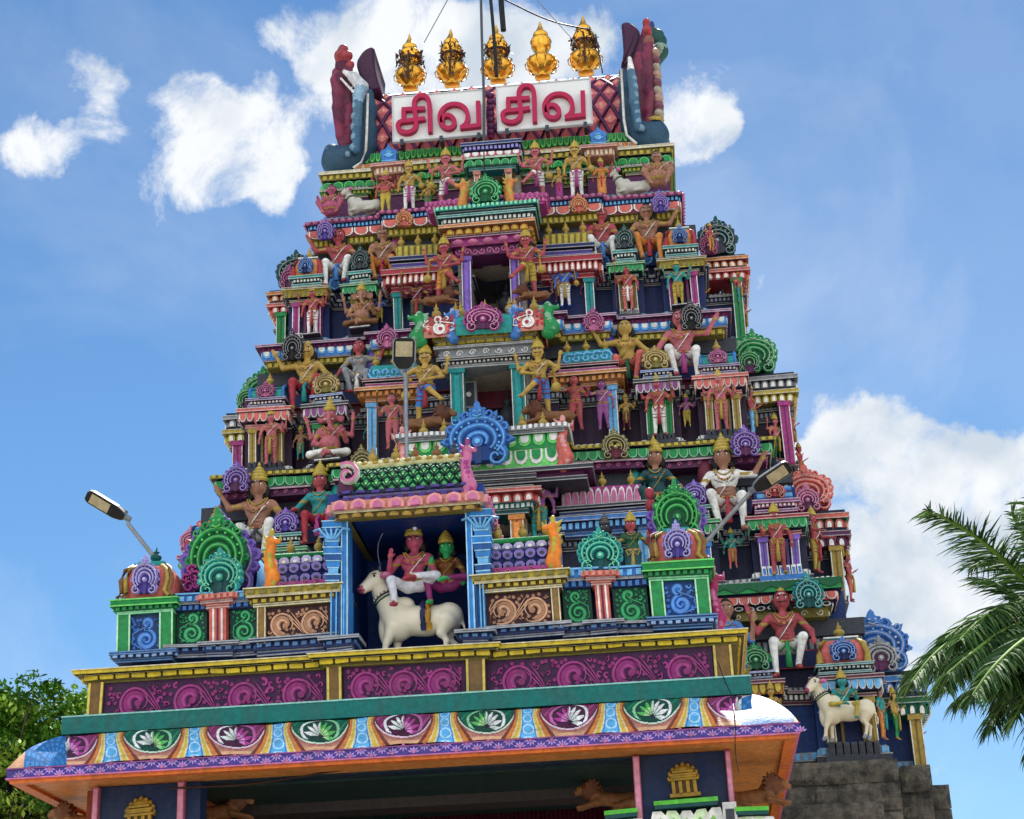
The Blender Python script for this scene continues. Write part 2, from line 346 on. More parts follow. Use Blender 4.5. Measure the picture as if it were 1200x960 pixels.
def kudu(mb, x, z, y, w, h, c1, cd, cw=None, ch=None, thick=.1, style=0):
    """horseshoe-arch ornament with a crest mask, facing -Y; x,z = bottom centre"""
    cw = cw or tuple(c1[i]*.45+C['w'][i]*.5 for i in range(3)); ch = ch or c1; hw = w/2; H_ = h*.8; cz = z+H_*.52; rz = H_*.48
    out = arcpts(x, cz, hw*.97, rz, -62, 242, 28)
    mb.plate(out, y, thick, cd); y2 = y-thick; kind = KR.randrange(3)
    n = KR.choice((9, 11, 13))
    for i in range(n):   # leafy rim
        a = math.radians(-35+250*i/(n-1)); px_, pz_ = x+hw*.93*math.cos(a), cz+rz*.96*math.sin(a); r = w*.075*(1+.25*KR.uniform(-1, 1))
        if kind == 1 and i % 2: mb.plate([(px_+r*1.5*math.cos(a), pz_+r*1.5*math.sin(a)), (px_-r*.8*math.sin(a), pz_+r*.8*math.cos(a)), (px_-r*math.cos(a), pz_-r*math.sin(a)), (px_+r*.8*math.sin(a), pz_-r*.8*math.cos(a))], y-thick*.4, thick*.75, c1)
        else: blob(mb, px_, pz_, r, y-thick*.4, thick*.75, c1, 7)
        blob(mb, px_, pz_, r*.45, y-thick*1.15, .012, cw if kind == 2 else cd, 6)
    ks = ((.84, .62, .42), (.82, .56, .3), (.86, .68, .46))[kind]
    for i, k in enumerate(ks):
        e_ = KR.uniform(-4, 4); pts = arcpts(x, cz-H_*.02*i, hw*k, rz*k, -48+i*4+e_, 228-i*4+e_, 20)
        wd = [w*(.06+.05*math.sin(math.pi*j/20)) for j in range(21)]
        mb.rib(pts, wd, y2, .055, c1 if i != 1 or kind == 0 else ch, None)
        mb.rib(pts, w*.02, y2-.053, .01, cw)
    kb = (ks[0]+ks[1])/2
    for i in range(13):
        a = math.radians(-40+260*i/12); blob(mb, x+hw*kb*math.cos(a), cz+rz*kb*math.sin(a), w*.022, y2, .03, cw, 5)
    blob(mb, x, cz-H_*.06, w*.09, y2, .05, ch, 8); blob(mb, x, cz-H_*.06, w*.045, y2-.05, .03, cw, 7)
    mb.plate([(x-w*.05, z+H_*.05), (x+w*.05, z+H_*.05), (x+w*.07, cz-H_*.1), (x-w*.07, cz-H_*.1)], y2, .02, cd)
    for s in (-1, 1):
        pts = spiral(x+s*hw*.56, z+H_*.15, w*.17, 1.25, math.radians(90), -s, 14)
        mb.rib(pts, [w*.085*(1-.5*j/14) for j in range(15)], y2, .06, c1); mb.rib(pts, w*.02, y2-.055, .01, cw)
    # crest mask
    zt = z+H_
    mb.plate([(x-w*.1, zt-H_*.12), (x+w*.1, zt-H_*.12), (x+w*.15, zt-h*.01), (x+w*.1, zt+h*.05), (x+w*.05, zt+h*.1), (x+w*.045, zt+h*.15), (x, zt+h*.2), (x-w*.045, zt+h*.15), (x-w*.05, zt+h*.1), (x-w*.1, zt+h*.05), (x-w*.15, zt-h*.01)], y, thick+.05, c1)
    mb.ell((x, y2-.05, zt), (w*.09, .05, h*.06), c1, 8, 6)
    for s in (-1, 1): mb.ell((x+s*w*.045, y2-.09, zt+h*.02), (w*.025, .02, h*.018), cw, 6, 4); mb.ell((x+s*w*.1, y2-.03, zt+h*.055), (w*.04, .04, h*.03), ch, 6, 4)
    mb.rib([(x-w*.07, zt-h*.035), (x, zt-h*.06), (x+w*.07, zt-h*.035)], h*.022, y2-.08, .02, cw)
    if style:
        for s in (-1, 1):
            pts = spiral(x+s*w*.17, zt-h*.02, w*.1, 1.1, math.radians(200 if s > 0 else -20), s, 10)
            mb.rib(pts, w*.05, y2, .06, ch)
            pts = spiral(x+s*w*.34, zt-h*.1, w*.085, 1.0, math.radians(160 if s > 0 else 20), s, 10); mb.rib(pts, w*.05, y2+.02, .07, c1); mb.rib(pts, w*.012, y2-.048, .008, cw)
def fillers(mb, x0, x1, z0, z1, y, col, hi, occ, sz, seed, n=260):
    """small leaves, hooks and buds thrown into the free places of a scroll panel"""
    rg = random.Random(seed)
    for t in range(n):
        r = sz*rg.choice((1.25, .95, .7, .5)); x = rg.uniform(x0+r*.8, x1-r*.8); z = rg.uniform(z0+r*.8, z1-r*.8)
        if any((x-a)**2+(z-b)**2 < (r*.8+c*.8)**2 for a, b, c in occ): continue
        occ.append((x, z, r*.88)); q = rg.random(); ang = rg.uniform(0, 6.28)
        if r < sz*.6: blob(mb, x, z, r*.9, y, .016, col, 7)
        elif q < .55:
            k = spiral(x, z, r*.85, .75, ang, rg.choice((-1, 1)), 8, .15); mb.rib(k, [r*.85*(1-.6*j/8) for j in range(9)], y, .016, col, hi)
        else:
            leafp(mb, x, z, r*1.15, ang, y, col); leafp(mb, x+r*.3*math.cos(ang+1.5), z+r*.3*math.sin(ang+1.5), r*.7, ang+.9, y, col)
def vine(mb, x0, x1, z0, z1, y, col, hi, k=None, flip=1):
    """row of big leafy scrolls filling a panel: comma-shaped leaves curling round a bud"""
    hgt = z1-z0; L = x1-x0; k = k or max(1, round(L/(hgt*1.3))); p = L/k; occ = []; s = flip
    cl = lambda v: min(max(v, x0+.015), x1-.015)
    for i in range(k):
        cx = x0+(i+.5)*p+s*.03*p; cz = (z0+z1)/2-hgt*.0; R_ = min(hgt*.49, p*.45)
        # outer comma: thick head at the bottom, thinning over the top
        for (rk, w0, a0, tn, hh) in ((1.0, .10, 300, .95, 0), (.74, .15, 285, .85, 1), (.46, .15, 250, .8, 0)):
            pts = spiral(cx, cz-hgt*.01, R_*rk, tn, math.radians(a0 if s > 0 else 180-a0), -s if s < 0 else -1, 26, .42 if rk < 1 else .62)
            wd = [hgt*w0*(.35+.75*math.sin(min(1, (26-j)/20)*math.pi*.62)) for j in range(27)]; wd[0] *= .3; wd[1] *= .6
            pts = [(cl(q[0]), min(max(q[1], z0+.01), z1-.01)) for q in pts]
            mb.rib(pts, wd, y, .018, col if not hh else hi, hi if not hh else col)
            for j, q in enumerate(pts): occ.append((q[0], q[1], wd[j]*.55))
            if rk == .46: blob(mb, pts[-1][0], pts[-1][1], hgt*.1, y, .024, col, 9); occ.append((pts[-1][0], pts[-1][1], hgt*.1))
        for m in range(3):   # tail leaves sweeping to the next scroll
            o = m*.15; a = (cx+s*R_*(.55-o), cz+R_*(.85-o)); b_ = (cx+s*R_*(1.12-o*.6), cz+R_*(.15-o)); c_ = (cx+s*R_*(1.55-o*.3), cz-R_*(.72+o*.3))
            st = [(cl((1-t)**2*a[0]+2*t*(1-t)*b_[0]+t*t*c_[0]), max(z0+.01, (1-t)**2*a[1]+2*t*(1-t)*b_[1]+t*t*c_[1])) for t in [j/10 for j in range(11)]]
            mb.rib(st, [hgt*.055*math.sin(math.pi*(.1+.85*j/10)) for j in range(11)], y, .015, col, hi)
            for q in st: occ.append((q[0], q[1], hgt*.03))
    fillers(mb, x0, x1, z0, z1, y, col, hi, [o for n_, o in enumerate(occ) if n_ % 2 == 0], hgt*.13, int(abs(x0)*1000) % 997, 1500)
def leafp(mb, x, z, L, a, y, col):
    u = (math.cos(a), math.sin(a)); v = (-u[1], u[0])
    mb.plate([(x+u[0]*L*p+v[0]*L*q, z+u[1]*L*p+v[1]*L*q) for p, q in ((-.6, 0), (-.2, .32), (.3, .28), (.8, .1), (.35, -.12), (-.2, -.3))], y, .016, col)
def bush(mb, x0, x1, z0, z1, y, col, hi, flip=1):
    """upright leafy scroll panel: large bottom spiral, smaller upper one, hooks and leaves"""
    w = x1-x0; h = z1-z0; cx = (x0+x1)/2; s = flip; occ = []
    R_ = min(w*.4, h*.3)
    for (dx, dz, r, a0, sg, tn, wd) in ((0, -.18, R_, 100, -1, 1.7, .13), (.04, .29, R_*.58, 250, 1, 1.3, .11)):
        q = spiral(cx+s*dx*w, (z0+z1)/2+dz*h, r, tn, math.radians(a0 if s > 0 else 180-a0), sg*s, 26, .18)
        ww = [w*wd*1.35*(.55+.6*math.sin(min(1, j/20)*math.pi)) for j in range(27)]; mb.rib(q, ww, y, .016, col, hi)
        for j, p in enumerate(q): occ.append((p[0], p[1], ww[j]*.6))
        blob(mb, q[-1][0], q[-1][1], w*.06, y, .02, col, 8)
    st = [(cx-s*w*.1, z0+h*.04), (cx-s*w*.42, z0+h*.2), (cx-s*w*.4, z0+h*.5), (cx-s*w*.1, z0+h*.64), (cx+s*w*.05, z0+h*.72)]
    mb.rib(st, [w*.05, w*.06, w*.06, w*.05, w*.04], y, .015, col, hi)
    for p in st: occ.append((p[0], p[1], w*.05))
    fillers(mb, x0, x1, z0, z1, y, col, hi, occ, w*.12, int(abs(x0)*1000) % 991, 500)
def cushion(mb, cx, cy, z0, w, d, h, col, topk=.55, n=24, bulge=.1):
    """bulging square dome"""
    vs = []; fs = []; cc = []; K = 9
    for j in range(K+1):
        t = j/K; k = (1+bulge*math.sin(t*math.pi))*(1-(1-topk)*t**2.2)
        if j == 0: k = 1
        for i in range(n):
            a = 2*math.pi*i/n+math.pi/n; e = .38
            ca, sa = math.cos(a), math.sin(a)
            x = math.copysign(abs(ca)**e, ca); y = math.copysign(abs(sa)**e, sa)
            vs.append((cx+x*w/2*k, cy+y*d/2*k, z0+h*math.sin(t*math.pi/2)))
    for j in range(K):
        for i in range(n): fs.append((j*n+i, j*n+(i+1) % n, (j+1)*n+(i+1) % n, (j+1)*n+i)); cc.append(col)
    fs.append(tuple(range(K*n, K*n+n))); cc.append(col)
    mb.add(vs, fs, cc, False)
def barrel(mb, x0, x1, yc, z0, d, h, col, n=14, bulge=1.08, stripes=None):
    """barrel roof along X, horseshoe section"""
    sec = []
    for i in range(n+1):
        a = math.radians(-25+230*i/n); sec.append((math.cos(a)*d/2*bulge, max(0, (math.sin(a)+.42)/1.42)*h))
    vs = [(x0, yc-u, z0+v) for u, v in sec]+[(x1, yc-u, z0+v) for u, v in sec]; m = n+1
    fs = [(i, i+1, m+i+1, m+i) for i in range(n)]+[tuple(range(m)), tuple(range(m, 2*m))]
    cc = [(stripes[i % len(stripes)] if stripes else col) for i in range(n)]+[col, col]
    mb.add(vs, fs, cc, False); return sec
POT = [(0.0,0),(.5,0),(.5,.08),(.32,.12),(.28,.2),(.6,.3),(.78,.42),(.7,.56),(.35,.66),(.25,.72),(.42,.76),(.42,.8),(.2,.84),(.14,.92),(.02,1.12)]
def pot(mb, x, y, z, w, h, col, n=10): mb.lathe((x, y, z), [(r*w/2, v*h/1.12) for r, v in POT], col, n)

# ------------------------------------------------------------ implicit surfaces (bodies)
def _caps(Pt, a, b, ra, rb):
    a = np.array(a, dtype=np.float32); b = np.array(b, dtype=np.float32); d = b-a; L2 = max(float(d@d), 1e-9)
    t = np.clip(((Pt-a)@d)/L2, 0, 1); q = Pt-a-t[..., None]*d
    return np.sqrt((q*q).sum(-1))-(ra+(rb-ra)*t)
def _ell(Pt, c, r, rot=None):
    q = Pt-np.array(c, dtype=np.float32)
    if rot is not None: q = q@np.array(rot, dtype=np.float32)
    r = np.array(r, dtype=np.float32); k0 = np.sqrt(((q/r)**2).sum(-1)); k1 = np.sqrt(((q/(r*r))**2).sum(-1))
    return k0*(k0-1)/np.maximum(k1, 1e-6)
def _ev(Pt, p): return _caps(Pt, *p[1:5]) if p[0] == 'c' else _ell(Pt, *p[1:3], p[4] if len(p) > 4 else None)
def pcol(p): return p[5] if p[0] == 'c' else p[3]
def nets(prims, h, k=.03):
    lo = np.full(3, 1e9); hi = -lo
    for p in prims:
        if p[0] == 'c':
            for q, r in ((p[1], p[3]), (p[2], p[4])): lo = np.minimum(lo, np.array(q)-r); hi = np.maximum(hi, np.array(q)+r)
        else: r = max(p[2]) if len(p) > 4 else np.array(p[2]); lo = np.minimum(lo, np.array(p[1])-r); hi = np.maximum(hi, np.array(p[1])+r)
    lo -= 2.5*h; hi += 2.5*h; n = np.ceil((hi-lo)/h).astype(int)+1
    ax = [lo[i]+h*np.arange(n[i]) for i in range(3)]
    F = np.full(tuple(n), 9.0, dtype=np.float32)
    for p in prims:   # evaluate each primitive only near itself
        if p[0] == 'c': l = np.minimum(np.array(p[1])-p[3], np.array(p[2])-p[4]); u = np.maximum(np.array(p[1])+p[3], np.array(p[2])+p[4])
        else: r = max(p[2]) if len(p) > 4 else np.array(p[2]); l = np.array(p[1])-r; u = np.array(p[1])+r
        mg = k+2.5*h; i0 = np.maximum(((l-mg-lo)/h).astype(int), 0); i1 = np.minimum(((u+mg-lo)/h).astype(int)+2, n)
        sl_ = tuple(slice(i0[i], i1[i]) for i in range(3))
        G = np.stack(np.meshgrid(*[ax[i][sl_[i]] for i in range(3)], indexing='ij'), -1).astype(np.float32)
        d = _ev(G, p); A = F[sl_]; hh = np.maximum(k-np.abs(A-d), 0)/k
        F[sl_] = np.minimum(A, d)-hh*hh*k/4
    S = F < 0; nx, ny, nz = F.shape
    cnt = np.zeros((nx-1, ny-1, nz-1), dtype=np.float32); acc = np.zeros((nx-1, ny-1, nz-1, 3), dtype=np.float32)
    for axs in range(3):
        o1, o2 = [i for i in range(3) if i != axs]
        for a in (0, 1):
            for b in (0, 1):
                st = [0, 0, 0]; st[o1] = a; st[o2] = b
                s0 = tuple(slice(st[i], F.shape[i]-1+st[i]) for i in range(3)); st[axs] = 1
                s1 = tuple(slice(st[i], F.shape[i]-1+st[i]) for i in range(3))
                f0, f1 = F[s0], F[s1]; mk = (f0 < 0) != (f1 < 0); t = np.where(mk, f0/np.where(f0 == f1, 1, f0-f1), 0)
                cnt += mk; pos = [float(a) if i == o1 else (float(b) if i == o2 else 0) for i in range(3)]
                for i in range(3): acc[..., i] += np.where(mk, t if i == axs else pos[i], 0)
    act = cnt > 0; idx = -np.ones(act.shape, dtype=np.int64); idx[act] = np.arange(act.sum())
    I = np.argwhere(act); V = (I+acc[act]/cnt[act][:, None])*h+lo
    faces = []
    for axs in range(3):
        o1, o2 = [(axs+1) % 3, (axs+2) % 3]
        s0 = [slice(None)]*3; s1 = [slice(None)]*3; s0[axs] = slice(0, -1); s1[axs] = slice(1, None)
        e = S[tuple(s0)] != S[tuple(s1)]; ijk = np.argwhere(e); ijk = ijk[(ijk[:, o1] > 0) & (ijk[:, o2] > 0)]
        ijk = ijk[(ijk[:, o1] < F.shape[o1]-1) & (ijk[:, o2] < F.shape[o2]-1)]
        q = []
        for (a, b) in ((1, 1), (0, 1), (0, 0), (1, 0)):
            c = ijk.copy(); c[:, o1] -= a; c[:, o2] -= b; q.append(idx[c[:, 0], c[:, 1], c[:, 2]])
        q = np.stack(q, 1); ins = S[ijk[:, 0], ijk[:, 1], ijk[:, 2]]; q[~ins] = q[~ins][:, ::-1]; faces.append(q)
    return V, np.concatenate(faces)
def body(mb, prims, h=.022, k=.03, paints=()):
    V, Fc = nets(prims, h, k); ctr = V[Fc].mean(1).astype(np.float32)
    D = np.stack([_ev(ctr, p) for p in prims], 0); am = D.argmin(0); pal = np.array([pcol(p) for p in prims]); cc = pal[am]
    for (c, r, col) in paints:
        ins = (((ctr-np.array(c))/np.array(r))**2).sum(1) < 1; cc[ins] = col
    mb.add(V.tolist(), Fc.tolist(), [tuple(x) for x in cc], True)

def seabeast(mb, x, z, y, w, h, col, c2, flip=1, dep=.16):
    """upright curled sea-beast that closes a barrel roof: swelling tail, scaled belly, crested head"""
    f = flip; pr = []
    ch = [(-.05, .02, .36), (.12, .18, .42), (-.02, .38, .36), (-.1, .55, .28), (.02, .72, .25), (.0, .86, .24)]
    for i in range(len(ch)-1):
        a, b = ch[i], ch[i+1]; pr.append(('c', (x+f*a[0]*w, y, z+a[1]*h), (x+f*b[0]*w, y, z+b[1]*h), a[2]*w, b[2]*w, col))
    pr.append(('c', (x+f*.05*w, y-.04, z+.84*h), (x+f*.5*w, y-.05, z+.8*h), .2*w, .1*w, col))
    pr.append(('c', (x+f*.5*w, y-.05, z+.8*h), (x+f*.58*w, y-.05, z+.92*h), .09*w, .05*w, c2))
    for i in range(4): pr.append(('c', (x-f*(.22+.05*(i % 2))*w, y, z+(.5+.13*i)*h), (x-f*(.5)*w, y, z+(.56+.14*i)*h), .13*w, .04*w, c2))
    pr.append(('e', (x+f*.02*w, y-.02, z+.98*h), (.16*w, .14*w, .08*h), c2))
    for i in range(6): pr.append(('e', (x+f*(.2-.05*i)*w, y-.28*w, z+(.08+.1*i)*h), (.13*w, .12*w, .045*h), c2))
    body(mb, pr, max(.016, w*.075), w*.1)
    mb.ell((x+f*.14*w, y-.26*w, z+.88*h), (.07*w, .04, .07*w), C['w'], 7, 5); mb.ell((x+f*.15*w, y-.26*w-.03, z+.88*h), (.03*w, .02, .035*w), C['blk'], 6, 4)
    return mb
def lite(c, k=.45): return tuple(q+(1-q)*k*.6 for q in c)
# ------------------------------------------------------------ figures
def hand(mb, w, e, col, size=.085, fist=False):
    """palm side fingers: five tapering bent fingers leaving the wrist point w along direction (w-e)"""
    w = Vector(w); d = (w-Vector(e)).normalized(); side = d.cross(Vector((0, -1, 0)))
    if side.length < .1: side = Vector((1, 0, 0))
    side.normalize(); up = side.cross(d); c = w+d*size*.9
    for i, k in enumerate((-1.2, -.4, .4, 1.2)):
        L = size*(.85, 1.0, 1.05, .8)[i]; b = c+side*k*size*.22
        m = b+d*L*(.25 if fist else .55); t = m+(up*-L*.5 if fist else d*L*.4-up*L*.18)
        mb.tube([b-d*size*.3, m, t], [size*.13, size*.12, size*.08], col, 5)
    b = w+d*size*.25+side*size*.3
    mb.tube([b, b+side*size*.35+d*size*.3, b+side*size*.38+d*size*.65], [size*.15, size*.13, size*.09], col, 5)
def face(mb, c, s, col, must=0, tilak=0, female=0):
    x, y, z = c
    for k in (-1, 1):
        mb.ell((x+k*.042*s, y-.108*s, z+.02*s), (.031*s, .014*s, .018*s), C['w'], 8, 5)
        mb.ell((x+k*.040*s, y-.119*s, z+.02*s), (.013*s, .008*s, .014*s), C['blk'], 6, 4)
        mb.tube([(x+k*.015*s, y-.116*s, z+.045*s), (x+k*.042*s, y-.118*s, z+.056*s), (x+k*.072*s, y-.1*s, z+.045*s)], .009*s, C['blk'], 4)
        mb.ell((x+k*.115*s, y+.0*s, z-.03*s), (.02*s, .02*s, .035*s), C['gold'], 6, 5)
        if must: mb.tube([(x, y-.127*s, z-.045*s), (x+k*.04*s, y-.12*s, z-.052*s), (x+k*.075*s, y-.1*s, z-.03*s)], [.012*s, .012*s, .004*s], C['blk'], 5)
    mb.ell((x, y-.113*s, z-.068*s), (.03*s, .013*s, .013*s), H('b01830'), 7, 4)
    if tilak: mb.ell((x, y-.108*s, z+.085*s), (.05*s, .012*s, .014*s), C['w'], 7, 4)
    mb.ell((x, y-.119*s, z+.075*s), (.009*s, .008*s, .018*s), C['red'], 6, 4)
CROWN = [(.125,-.03),(.135,.0),(.135,.03),(.115,.045),(.12,.06),(.12,.085),(.095,.1),(.1,.12),(.095,.145),(.07,.165),(.072,.185),(.05,.21),(.03,.23),(.028,.25),(.005,.3)]
def fig(name, loc, Ht, pose, skin, cloth, label, cat='painted statue', group=None, c2=None, arms=2, flip=1, rz=0, must=0, tilak=0,
        head='crown', item=None, item2=None, top=None, female=0, fat=0, sari=0, lean=0, h=None, armp=None, plinth=0, shoes=None, animal=None, nm='statue', crowncol=None, legs=None, bare=0, sash=1):
    c2 = c2 or C['red']; top = top or skin
    root = empty(nm, loc, label, cat, group); root.rotation_euler = (0, 0, rz); wk = .95 if pose == 'cross' else (1.06 if pose == 'perch' else 1.14); TS = lambda q: Matrix.Diagonal((q*wk, q*1.05, q, 1))
    ph = {'stand': .92, 'guard': .92, 'perch': .60, 'squat': .2, 'cross': .17, 'ride': .17, 'kneel': .45}[pose]
    f = flip; pr = []; pa = []
    def c(a, b, ra, rb, col): pr.append(('c', a, b, ra, rb, col))
    def e(ce, r, col): pr.append(('e', ce, r, col))
    lx = lean*.1
    bz = ph
    e((0, .0, bz), (.175, .13, .12), cloth)
    e((lx*.4, -.01-(.05 if fat else 0), bz+.16), (.15+.06*fat, .115+.06*fat, .15+.03*fat), skin if not female else (top if female == 1 else skin))
    e((lx*.8, -.005, bz+.36), (.19 if not female else .16, .12, .165), top)
    if female:
        for k in (-1, 1): e((lx*.8+k*.075, -.095, bz+.36), (.065, .06, .065), top)
    else:
        for k in (-1, 1): e((lx*.8+k*.08, -.07, bz+.4), (.085, .055, .065), top)
    sw = .215 if not female else .18
    c((lx-sw*.8, 0, bz+.465), (lx+sw*.8, 0, bz+.465), .07, .07, top)
    c((lx, 0, bz+.5), (lx, -.01, bz+.62), .058, .052, skin)
    hx = lx*1.1; hz = bz+.74
    if head != 'elephant':
        e((hx, -.01, hz), (.112, .12, .14), skin)
        c((hx, -.085, hz-.075), (hx, -.05, hz-.06), .035, .05, skin)
        c((hx, -.112, hz+.015), (hx, -.132, hz-.025), .012, .02, skin)
        e((hx, .035, hz+.055), (.127, .112, .13), C['blk'])
        for k in (-1, 1): e((hx+k*.118, .03, hz-.09), (.055, .055, .1), C['blk'])
    else:
        e((hx, -.01, hz), (.13, .13, .14), skin)
        tr = [(hx, -.13, hz-.02), (hx+f*.0, -.19, hz-.15), (hx+f*.04, -.19, hz-.3), (hx+f*.12, -.2, hz-.36)]
        for i in range(3): c(tr[i], tr[i+1], .055-.011*i, .044-.011*i, skin)
        for k in (-1, 1): e((hx+k*.19, .02, hz), (.1, .025, .13), skin)
    # arms
    A = armp or ({'stand': [((.33, -.02, .22), (.36, -.2, .34)), ((-.32, .0, .2), (-.33, -.06, -.04))],
         'guard': [((.4, -.05, .3), (.3, -.25, .12)), ((-.34, -.08, .22), (-.05, -.25, .1))],
         'perch': [((.42, -.02, .42), (.55, -.06, .66)), ((-.36, -.03, .24), (-.46, -.12, .04))],
         'squat': [((.3, -.06, .22), (.3, -.22, .3)), ((-.3, -.06, .22), (-.3, -.22, .3))],
         'cross': [((.32, -.05, .22), (.3, -.26, .32)), ((-.32, -.05, .2), (-.2, -.28, .1))],
         'ride': [((.33, -.05, .2), (.3, -.25, .34)), ((-.32, -.05, .22), (-.2, -.3, .03))],
         'kneel': [((.3, -.1, .25), (.1, -.3, .35)), ((-.3, -.1, .25), (-.1, -.3, .35))]}[pose])
    ends = []
    for i, (el, ha) in enumerate(A):
        sx = 1 if el[0] > 0 else -1
        s = (lx+sx*sw, 0, bz+.455); s = (s[0]*1.0, s[1], s[2])
        E = (el[0]*f+lx, el[1], bz+el[2]); Hn = (ha[0]*f+lx, ha[1], bz+ha[2]); s = (lx+sx*f*sw, 0, bz+.455)
        ac = skin if top is skin or female != 1 else skin
        c(s, E, .062, .048, top if (top is not skin) else skin); c(E, Hn, .047, .033, skin)
        dv = (Vector(Hn)-Vector(E)).normalized(); pm = Vector(Hn)+dv*.045; e(tuple(pm), (.045, .035, .05), skin)
        pa.append((tuple(Vector(s).lerp(Vector(E), .45)), (.1, .1, .03), C['gold'])); pa.append((Hn, (.055, .055, .022), C['gold']))
        ends.append((Hn, E))
    if arms == 4:
        for k in (-1, 1):
            s = (lx+k*sw*.9, .05, bz+.45); E = (lx+k*.4, .06, bz+.36); Hn = (lx+k*.45, -.04, bz+.62)
            c(s, E, .055, .043, skin); c(E, Hn, .042, .03, skin); e((Hn[0], Hn[1], Hn[2]+.04), (.04, .035, .045), skin); ends.append((Hn, E))
            pa.append((Hn, (.055, .055, .022), C['gold']))
    # legs
    zf = 0.03
    LG = legs or {'stand': [((.1, -.02, .48), (.12, .02, .08)), ((-.1, -.03, .48), (-.13, .0, .08))],
          'guard': [((.14, -.02, .48), (.16, .02, .08)), ((-.06, -.3, .80), (-.34, -.32, .48))],
          'perch': [((.2, -.34, .6), (.2, -.3, .1)), ((-.23, -.33, .66), (-.13, -.22, .22))],
          'squat': [((.3, -.24, .42), (.18, -.26, .08)), ((-.3, -.24, .42), (-.18, -.26, .08))],
          'cross': [((.36, -.2, .12), (.02, -.33, .08)), ((-.36, -.2, .12), (-.02, -.38, .1))],
          'ride': [((.3, -.28, .2), (.24, -.3, -.2)), ((-.34, -.3, .22), (.0, -.42, .2))],
          'kneel': [((.12, -.25, .12), (.12, .15, .06)), ((-.12, -.25, .12), (-.12, .15, .06))]}[pose]
    for i, (kn, an) in enumerate(LG):
        sx = 1 if i == 0 else -1; hp = (sx*f*.09, 0, bz-.03)
        kn = (kn[0]*f, kn[1], kn[2]); an = (an[0]*f, an[1], an[2])
        lc = skin if bare else cloth
        c(hp, kn, .1 if not bare else .092, .068, lc); c(kn, an, .066, .043, cloth if sari or (not bare and Ht > 0 and pose != 'guard') else skin)
        ft = (an[0]+sx*f*.03, an[1]-.11, an[2]-.035) if an[2] < bz-.2 else (an[0]+(an[0]-kn[0])*.25, an[1]-.05, an[2]-.06)
        c(an, ft, .042, .035, shoes or skin); pa.append((an, (.07, .07, .03), C['gold']))
        pa.append(((an[0], an[1], an[2]-.04), (.09, .16, .05), shoes or skin))
    if sari and pose == 'stand': c((0, 0, bz), (0, 0, .14), .16, .19, cloth)
    pa.append(((0, 0, bz+.055), (.3, .3, .028), C['gold']))
    if bare == 2: pa.append(((0, 0, bz-.02), (.2, .2, .09), cloth))
    topz = hz+.12+(.3 if head == 'crown' else .06 if head != 'bun' else .16)
    s = Ht/topz if pose != 'ride' else Ht/topz
    mb = MB(); mb.T = TS(s)
    body(mb, pr, (h or .024)/min(1.0, s) if s < 1 else (h or .024), .035, pa)
    if head != 'elephant': face(mb, (hx, 0, hz), 1.0, skin, must, tilak, female)
    else:
        for k in (-1, 1): mb.ell((hx+k*.07, -.125, hz+.03), (.02, .012, .014), C['w'], 6, 4); mb.ell((hx+k*.07, -.137, hz+.03), (.009, .006, .01), C['blk'], 5, 4); mb.tube([(hx+k*.06, -.13, hz-.1), (hx+k*.1, -.2, hz-.13)], [.018, .006], C['w'], 5)
    for (Hn, E) in ends: hand(mb, Hn, E, skin, .085, fist=bool(item))
    mb.build('body', root)
    # ornaments; muscle shading is painted on as darker skin-tone lines
    ob = MB(); ob.T = TS(s)
    if not bare or pose:
        for (wd, dp) in ((.12, .11), (.15, .2)) if not female else ((.1, .1),):
            ob.tube([(lx+wd*t, -.135+.05*t*t-(.03 if fat else 0), bz+.53-dp*(1-t*t)) for t in (-1, -.7, -.4, 0, .4, .7, 1)], .012, C['gold'], 5)
        ob.tube([(lx+.17, -.05, bz+.5), (lx+.09, -.15, bz+.35), (lx-.02, -.15, bz+.2), (lx-.1, -.11, bz+.1)], .009, C['w'] if not female else C['gold'], 5)
        if not female:
            for k in (-1, 1): ob.tube([(lx+k*.02, -.125, bz+.3), (lx+k*.09, -.128, bz+.315), (lx+k*.15, -.1, bz+.36)], .006, tuple(q*.35 for q in skin), 4)
            for j in range(3): ob.tube([(lx-.05, -.125, bz+.1+.06*j), (lx, -.13-(.06 if fat else 0), bz+.095+.06*j), (lx+.05, -.125, bz+.1+.06*j)], .004, tuple(q*.4 for q in skin), 4)
        for k in range(7): ob.ell((lx+(k-3)*.04, -.14+.0035*(k-3)**2-(.03 if fat else 0), bz+.345+.009*(k-3)**2), (.016, .012, .02), C['gold'] if k % 2 else C['red'], 6, 4)
        ob.tube([(.17*math.cos(a), -.0+.135*math.sin(a), bz+.06) for a in np.linspace(0, 6.283, 18)], .018, C['gold'], 5, cap=False)
        ob.ell((0, -.145, bz+.05), (.035, .02, .035), C['red'], 7, 5)
        ob.build('necklace', root)
